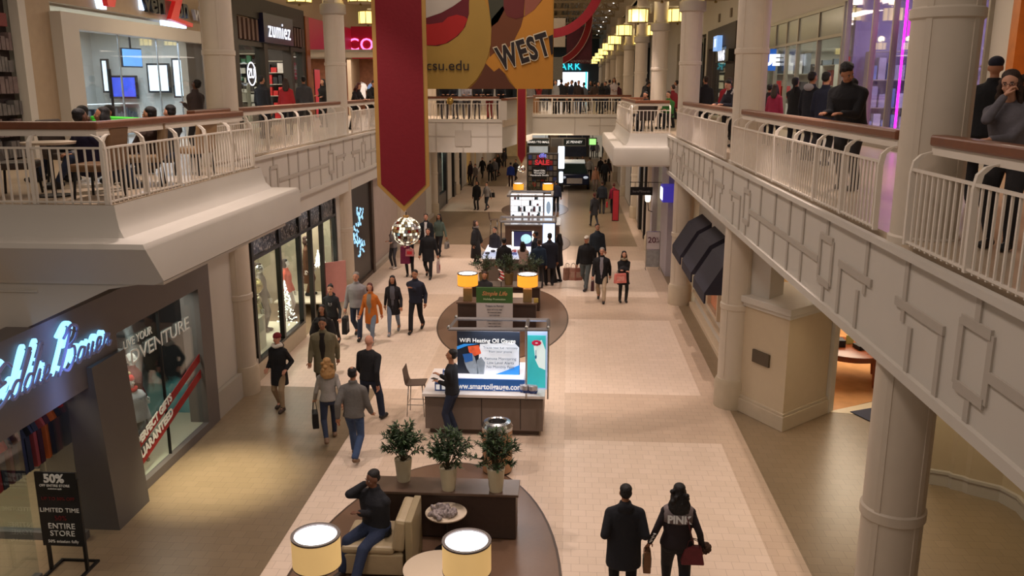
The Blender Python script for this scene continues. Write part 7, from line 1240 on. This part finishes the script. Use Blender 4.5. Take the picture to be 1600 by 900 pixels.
# --- far crowds, lower floor
random.seed(11)
LOW = [(745, 328, 283, BLK, DGR, 'short', 0, 'broad figure in a dark hooded coat standing in pairs before the bridge'), (761, 328, 285, (150, 146, 146), (50, 56, 66), 'bun', 1, 'woman in a pale grey jacket with a dark handbag before the bridge'),
 (743, 291, 263, (110, 100, 94), DGR, 'short', 0, 'person in a grey brown jumper just behind the paired shoppers'), (735, 289, 252, (44, 30, 40), BLK, 'long', 1, 'woman in a dark plum coat near the black shop fronts'), (754, 278, 246, BLK, DGR, 'short', 0, 'man with a black backpack far along the west side'), (766, 284, 255, (28, 28, 32), BLK, 'short', 0, 'dark figure pushing a dark pushchair far along the west side'),
 (773, 282, 247, (92, 90, 92), DGR, 'short', 0, 'man in a grey coat beside the pushchair'), (779, 276, 241, BLK, BLK, 'long', 1, 'tall figure in black beside the man in the grey coat'), (788, 262, 238, DGR, BLK, 'short', 0, 'dark figure beside the pale far shop entrance'), (798, 292, 254, (30, 52, 130), (56, 36, 40), 'short', 0, 'person in a bright blue jacket left of the narrow red banner'), (806, 282, 250, DGR, BLK, 'short', 0, 'dark figure partly behind the narrow red banner'),
 (894, 278, 248, (26, 30, 50), DJEAN, 'short', 0, 'person in a navy jacket in front of the dark car'), (901, 279, 246, (44, 46, 56), JEAN, 'short', 0, 'person in a slate jacket in front of the dark car'), (910, 276, 244, (64, 46, 50), BLK, 'short', 0, 'person with a striped dark top at the corner of the car'), (921, 283, 246, (150, 146, 142), BLK, 'short', 0, 'person in a white jumper and black trousers near the car'), (930, 299, 260, (170, 120, 90), (130, 110, 100), 'long', 1, 'person in a tan top and pale trousers walking away'),
 (938, 278, 246, BLK, BLK, 'short', 0, 'black clad figure in the group by the cream far entrance'), (945, 290, 250, (40, 40, 44), DGR, 'short', 0, 'figure in charcoal in front of the group by the cream far entrance'), (950, 284, 248, (50, 30, 36), BLK, 'long', 1, 'figure in maroon at the edge of the group near the east wall'), (925, 245, 232, (70, 74, 84), DGR, 'short', 0, 'tiny figure under the green lit sign'), (932, 246, 233, (120, 124, 130), DGR, 'short', 0, 'tiny pale figure under the green lit sign'), (870, 285, 256, (30, 28, 40), BLK, 'short', 0, 'figure pushing a pushchair beside the dark merchandise stand')]
for k, (px, yf, yh, tc_, bc_, hr, fm_, lb) in enumerate(LOW):
    g = G(px, yf); g.y = min(g.y, 82); hh = max(1.5, min(1.85, OY(px, yh, g.y).z)); person(lb, (g.x, g.y, 0), random.choice((0, .3, pi, pi - .3, 2.6)), hh, ('stand', 'walk1', 'walk2')[k % 3], tc_, bc_, hr, random.choice(('black', 'brown')), random.choice('lmp'), 'jacket' if k % 4 else 'coat', fem=bool(fm_), fine=False)
g = G(762, 328); bag('black handbag of the woman in the pale grey jacket', (g.x + .25, g.y, .95), .3, .26, .1, (20, 20, 22), name='handbag')
# --- upper floor
Z2 = 5.15
def up(lb, px, Y, rz, h, pose, top, bot, hair='short', hc='black', skin='m', style='jacket', z=Z2, **k):
    k.setdefault('fine', False); k.setdefault('group', None); return person(lb, (XY(px, Y, 6.3), Y, z), rz, h, pose, top, bot, hair, hc, skin, style, **k)
up('bearded man in a black hoodie leaning on the east railing and looking aside', 1322, 12.55, pi / 2 + .75, 1.80, 'lean', (26, 25, 28), DGR, 'curly', 'black', 'm', 'jacket', fine=True, head=(-62, 22), hood=True, w=1.2, P=Pose(lean=20, hands=(V(-.12, .46, 1.06), V(.12, .46, 1.06)), feet=(V(-.11, -.05, .08), V(.11, -.12, .08)), head=(-62, 22), w=1.2), key='leanman')[0].location.x = 3.95
PP = Pose(lean=16, hands=(V(.0, .5, 1.1), V(.03, .22, 1.52)), w=1.2, fem=True, head=(-12, -4)); 
PP.arm[1] = (PP.sh[1],) + tuple(ik(PP.sh[1], PP.H(V(.02, .13, 1.55)), .29, .26, V(.5, .3, -1)))
ywom = min([y / 100 for y in range(600, 1200)], key=lambda y: abs(pr(3.93, y, 6.65) - 1592))
t, P = person('woman with glasses and grey sweatshirt at the railing, one hand at her mouth', (3.93, ywom, Z2), pi / 2 + .75, 1.60, 'lean', (104, 100, 106), DGR, 'wavy', 'brown', 'l', 'sweater', fem=True, w=1.2, P=PP, key='railwoman', curl=(30, 70))
b = B()
for s in (-1, 1): b.tube([P.H(V(s * .031 + .022 * cos(a), .094, 1.648 + .016 * sin(a))) for a in [i * pi / 6 for i in range(13)]], .0022, 5); b.tube([P.H(V(s * .053, .092, 1.65)), P.H(V(s * .078, .0, 1.65))], .0022, 5)
b.tube([P.H(V(-.009, .096, 1.65)), P.H(V(.009, .096, 1.65))], .0022, 5); part('glasses', b, mat('glasses_frame', (60, 30, 36), .3), t, local=True)
t, P = up('man in black with a navy cap standing behind the railing column', 1531, 10.9, -.35, 1.78, 'stand', (22, 22, 26), BLK, 'cap', 'black', 'm', 'jacket', fine=True, hat=(28, 30, 44), w=1.2)
UP_ = [('person in a black jacket with a pale grey hood, back to the railing', 1262, 17.6, -.9, 1.72, 'stand', (20, 22, 32), DGR, 'short', 'black', 'm', 4.6), ('woman in black with raised arm beside the pale grey hood', 1238, 19.5, -.6, 1.66, 'phone', (24, 24, 26), BLK, 'pony', 'black', 'm', None), ('person in dark blue just behind the bearded leaning man', 1283, 16.5, -.8, 1.7, 'stand', (30, 34, 54), BLK, 'short', 'black', 'l', None),
 ('small person in a pink top at the glass shop front', 1207, 22.0, -.6, 1.5, 'stand', (150, 40, 70), BLK, 'long', 'brown', 'l', None), ('dark haired person half hidden behind the column by the glass shop', 1198, 22.6, -.4, 1.5, 'stand', (40, 30, 36), BLK, 'short', 'black', 'm', None),
 ('woman with a white hood leaning on the east railing toward us', 1114, 21.4, pi / 2 + .6, 1.64, 'lean', (34, 34, 44), BLK, 'short', 'black', 'l', 3.98), ('person in a red jacket behind the woman with the white hood', 1136, 24.5, -.3, 1.68, 'stand', (130, 22, 34), BLK, 'short', 'brown', 'l', None), ('person in black by the column holding something pink', 1100, 26.8, .3, 1.74, 'stand', (28, 26, 28), BLK, 'short', 'brown', 'm', None),
 ('person in dark red seated at the inner side of the east balcony', 1050, 31.5, .6, 1.5, 'stand', (120, 26, 34), BLK, 'short', 'brown', 'l', None), ('person in a white top between the columns by the shoe shop', 1055, 40, 1, 1.7, 'stand', (190, 180, 178), DGR, 'short', 'black', 'm', None), ('person in black leaning at the far column, face in profile', 1003, 38.0, -1.2, 1.7, 'lean', (26, 26, 28), BLK, 'short', 'black', 'm', None), ('person in black right behind the leaning profile', 1011, 40, -.6, 1.8, 'stand', (34, 34, 36), BLK, 'short', 'black', 'm', None),
 ('person in a green jacket seated on the projecting east balcony', 1046, 30.9, 2.4, 1.7, 'sit', (58, 118, 54), BLK, 'short', 'brown', 'l', None), ('dark clothed person seated on the projecting east balcony with a table', 1010, 29.4, 2.6, 1.7, 'sit', (30, 28, 30), (40, 40, 44), 'short', 'black', 'm', None),
 ('man in a black shirt at the skate shop entrance', 398, 24, -.3, 1.74, 'stand', (24, 24, 28), BLK, 'short', 'black', 'm', None), ('woman in a red and white jacket at the skate shop entrance', 437, 26.0, .2, 1.68, 'stand', (170, 40, 44), BLK, 'long', 'brown', 'l', None), ('man in a grey hooded top beside the skate shop pillar', 466, 28, .4, 1.76, 'stand', (72, 72, 76), DGR, 'short', 'black', 'm', None), ('woman with long hair in black in front of the red sale poster', 497, 31, 2.8, 1.7, 'fold', (30, 28, 30), BLK, 'long', 'black', 'l', None),
 ('woman with long red brown hair leaning at the railing beside the red banner', 546, 29.5, -pi / 2 - .5, 1.62, 'lean', (34, 28, 30), BLK, 'long', 'red', 'l', None), ('person in black with a red hood leaning on the railing by the red banner', 571, 31.5, -pi / 2 - .6, 1.7, 'lean', (30, 28, 30), BLK, 'short', 'brown', 'p', None)]
for k, (lb, px, Y, rz, h, ps, tc_, bc_, hr, hc, sk, X) in enumerate(UP_):
    t, P = up(lb, px, Y, rz, h, ps, tc_, bc_, hr, hc, sk, 'jacket', fem=(hr in ('long', 'pony')), hood=(k in (0, 5)))
    if X == 3.98: t.location.x = 3.98
    if k == 0: b = B(); b.ell(P.T(V(0, -.11, 1.46)), (.12, .05, .075), 12, 8); part('pale_hood', b, pmat('150_146_150', (150, 146, 150)), t, True, local=True)
    if k == 5: b = B(); b.tube([P.T(V(-.1, .06, 1.42)), P.T(V(-.11, -.04, 1.48)), P.T(V(0, -.09, 1.5)), P.T(V(.11, -.04, 1.48)), P.T(V(.1, .06, 1.42))], .028, 8); part('white_hood', b, pmat('200_198_200', (200, 198, 200)), t, True, local=True)
# leaning row on the near part of the bridge, standing crowd on the far part
BR = [(692, (20, 22, 30), 'broad figure in navy black leaning at the west end of the bridge railing'), (709, (40, 44, 56), 'figure in slate beside the gold balloon ornament on the bridge'), (727, (176, 172, 180), 'figure in a white top bending over the bridge railing'), (744, (34, 36, 44), 'large dark figure leaning in the middle of the bridge railing'), (764, (24, 24, 28), 'figure in black leaning right of the middle on the bridge railing'), (781, (22, 26, 34), 'dark figure with pale hands at the east end of the near bridge railing')]
for k, (px, c, lb) in enumerate(BR): up(lb, px, 39.3, pi + (.2, -.2, .1)[k % 3], 1.74, 'lean', c, (90, 88, 92) if k != 4 else (150, 60, 58), ('short', 'long')[k % 2], 'black', 'l', 'jacket', head=(0, -20), fem=bool(k % 2))
b = B(); p = OY(703, 158, 38.5); b.ell(tuple(p), (.16, .14, .16), 14, 10); tag(part('gold_ornament', b, mat('gold_ball', (170, 140, 70), .25, .7), None, True), 'round gold ornament hung on the bridge railing', 'ornament')
CR_ = [(877, (30, 30, 34)), (884, (44, 44, 50)), (888, (60, 48, 44)), (893, (26, 34, 52)), (899, (34, 34, 40)), (904, (50, 40, 40)), (912, (110, 116, 128)), (923, (28, 26, 30)), (929, (70, 56, 50)), (935, (40, 40, 44)), (940, (24, 24, 28)), (946, (34, 34, 40)), (952, (50, 50, 54)), (959, (190, 176, 174)), (966, (80, 34, 40)), (868, (150, 150, 150)), (842, (140, 40, 44)), (852, (60, 60, 64)), (829, (150, 148, 150)), (836, (40, 40, 44))]
nm = ['in black first beside the yellow banner', 'in dark grey under the cyan letters', 'in brown with blonde hair under the cyan letters', 'tall in navy in front of the bright entrance', 'in charcoal in front of the bright entrance', 'in dark brown beside the bright entrance', 'in pale blue grey alone beside the entrance', 'in black first of the dense group', 'in tan brown within the dense group', 'in dark grey within the dense group', 'in black with a pale print in the dense group', 'in slate in the middle of the dense group', 'in grey behind the white shirted man', 'in a white shirt standing tallest on the bridge', 'in dark red next to the lantern column', 'in white at the edge of the yellow banner', 'in red just under the yellow banner', 'in grey under the yellow banner', 'in pale grey near the bridge parapet', 'in dark clothes near the tan litter bin']
for k, (px, c) in enumerate(CR_): up('distant person ' + nm[k] + ' on the upper floor', px, (47.5 if px > 845 else 49.5) + (k * 7 % 5) * 1.4, (0, pi, .6, 2.4)[k % 4], random.uniform(1.62, 1.84) if k != 13 else 1.9, ('stand', 'fold', 'walk1')[k % 3], c, [BLK, DGR, DJEAN][k % 3], ('short', 'long', 'short')[k % 3] , 'blonde' if k == 2 else 'black', 'lmp'[k % 3], 'jacket', fem=bool(k % 3 == 1))
# west balcony cafe guests and the shopper at the phone shop
SG = [('seated cafe guest with short black hair in profile on the west balcony', 200, 12.7, 1.4, (60, 44, 36), 'short', 'm', True), ('seated cafe guest with brown hair beside the short haired man', 236, 14.0, 1.2, (44, 40, 40), 'short', 'p', True), ('seated cafe guest in dark purple at the table nearest the camera', 100, 11.6, -.4, (30, 26, 52), 'short', 'd', True), ('seated cafe guest with pale grey hood beyond the near table', 118, 12.4, 2.2, (120, 118, 116), 'long', 'm', False), ('seated guest with black hair behind the green cloth', 130, 13.6, 2.6, (60, 120, 60), 'short', 'm', False), ('seated guest at the inner end of the balcony row', 83, 13.2, 2.0, (40, 36, 36), 'short', 'm', False)]
for lb, px, Y, rz, c, hr, sk, fi in SG: up(lb, px, Y, rz, 1.74, 'lounge', c, DJEAN, hr, 'black', sk, 'jacket', fine=fi, fem=(hr == 'long'))
up('person with headphones and a dark brown jacket standing at the phone shop glass', 287, 17.6, 1.2, 1.60, 'phone', (66, 54, 52), DGR, 'short', 'black', 'd', 'jacket', fine=True)
b = B(); p = V(XY(152, 12.9, 6.2), 12.9, 6.12); b.obox(tuple(p), (.34, .1, .03), .2, 0, .05); b.obox((p.x - .1, p.y - .1, p.z - .2), (.2, .03, .2), .2); tag(part('green_cloth', b, mat('neon_green_cloth', (70, 200, 50), .7, emit=.1), bevel=.02), 'bright green cloth over a chair back on the west balcony', 'cloth')
# shop dummies
t, P = person('display mannequin in a silver padded jacket and red bobble hat behind the mountain window', (-7.5, 13.6, .16), -pi / 2 - .6, 1.58, 'stand', (190, 190, 192), (90, 88, 84), 'beanie', None, 'l', 'jacket', hat=(200, 34, 34), mann=True, fat=1.32, scarf=(190, 44, 40))
b = B(); b.ell(P.H(V(0, -.01, 1.8)), (.035, .035, .035), 10, 8); part('bobble', b, pmat('200_180_130', (205, 185, 140)), t, True, local=True)
person('display mannequin in a dark red jacket farther inside the mountain window', (-7.85, 14.35, .16), -pi / 2 + .2, 1.75, 'stand', (92, 26, 34), (50, 48, 48), 'bald', None, 'l', 'jacket', mann=True, fat=1.15)
person('headless looking mannequin in a cream ruffled dress in the sequinned window', (-7.65, 19.9, .42), -pi / 2, 1.75, 'stand', (222, 212, 172), (200, 190, 160), 'bob', 'blonde', 'l', 'long', mann=True, fem=True)
person('mannequin in a black dress deep in the sequinned window', (-8.3, 18.9, .42), -pi / 2, 1.8, 'stand', (24, 22, 24), BLK, 'bob', 'black', 'l', 'long', mann=True, fem=True)
person('mannequin in a sheer grey dress in the sequinned window', (-7.8, 20.9, .42), -pi / 2, 1.8, 'stand', (110, 106, 98), (90, 86, 80), 'bun', 'brown', 'l', 'long', mann=True, fem=True)
person('mannequin in a coral jacket and white trousers in the shop doorway', (-8.0, 23.5, .0), -pi / 2, 1.8, 'stand', (226, 100, 80), (225, 220, 215), 'bob', 'black', 'l', 'jacket', mann=True, fem=True)
person('mannequin in a brown dress in the far display window', (-7.8, 24.9, .42), -pi / 2, 1.8, 'stand', (84, 56, 36), (84, 56, 36), 'bob', 'brown', 'l', 'long', mann=True, fem=True)
bpy.data.scenes.remove(TMP)
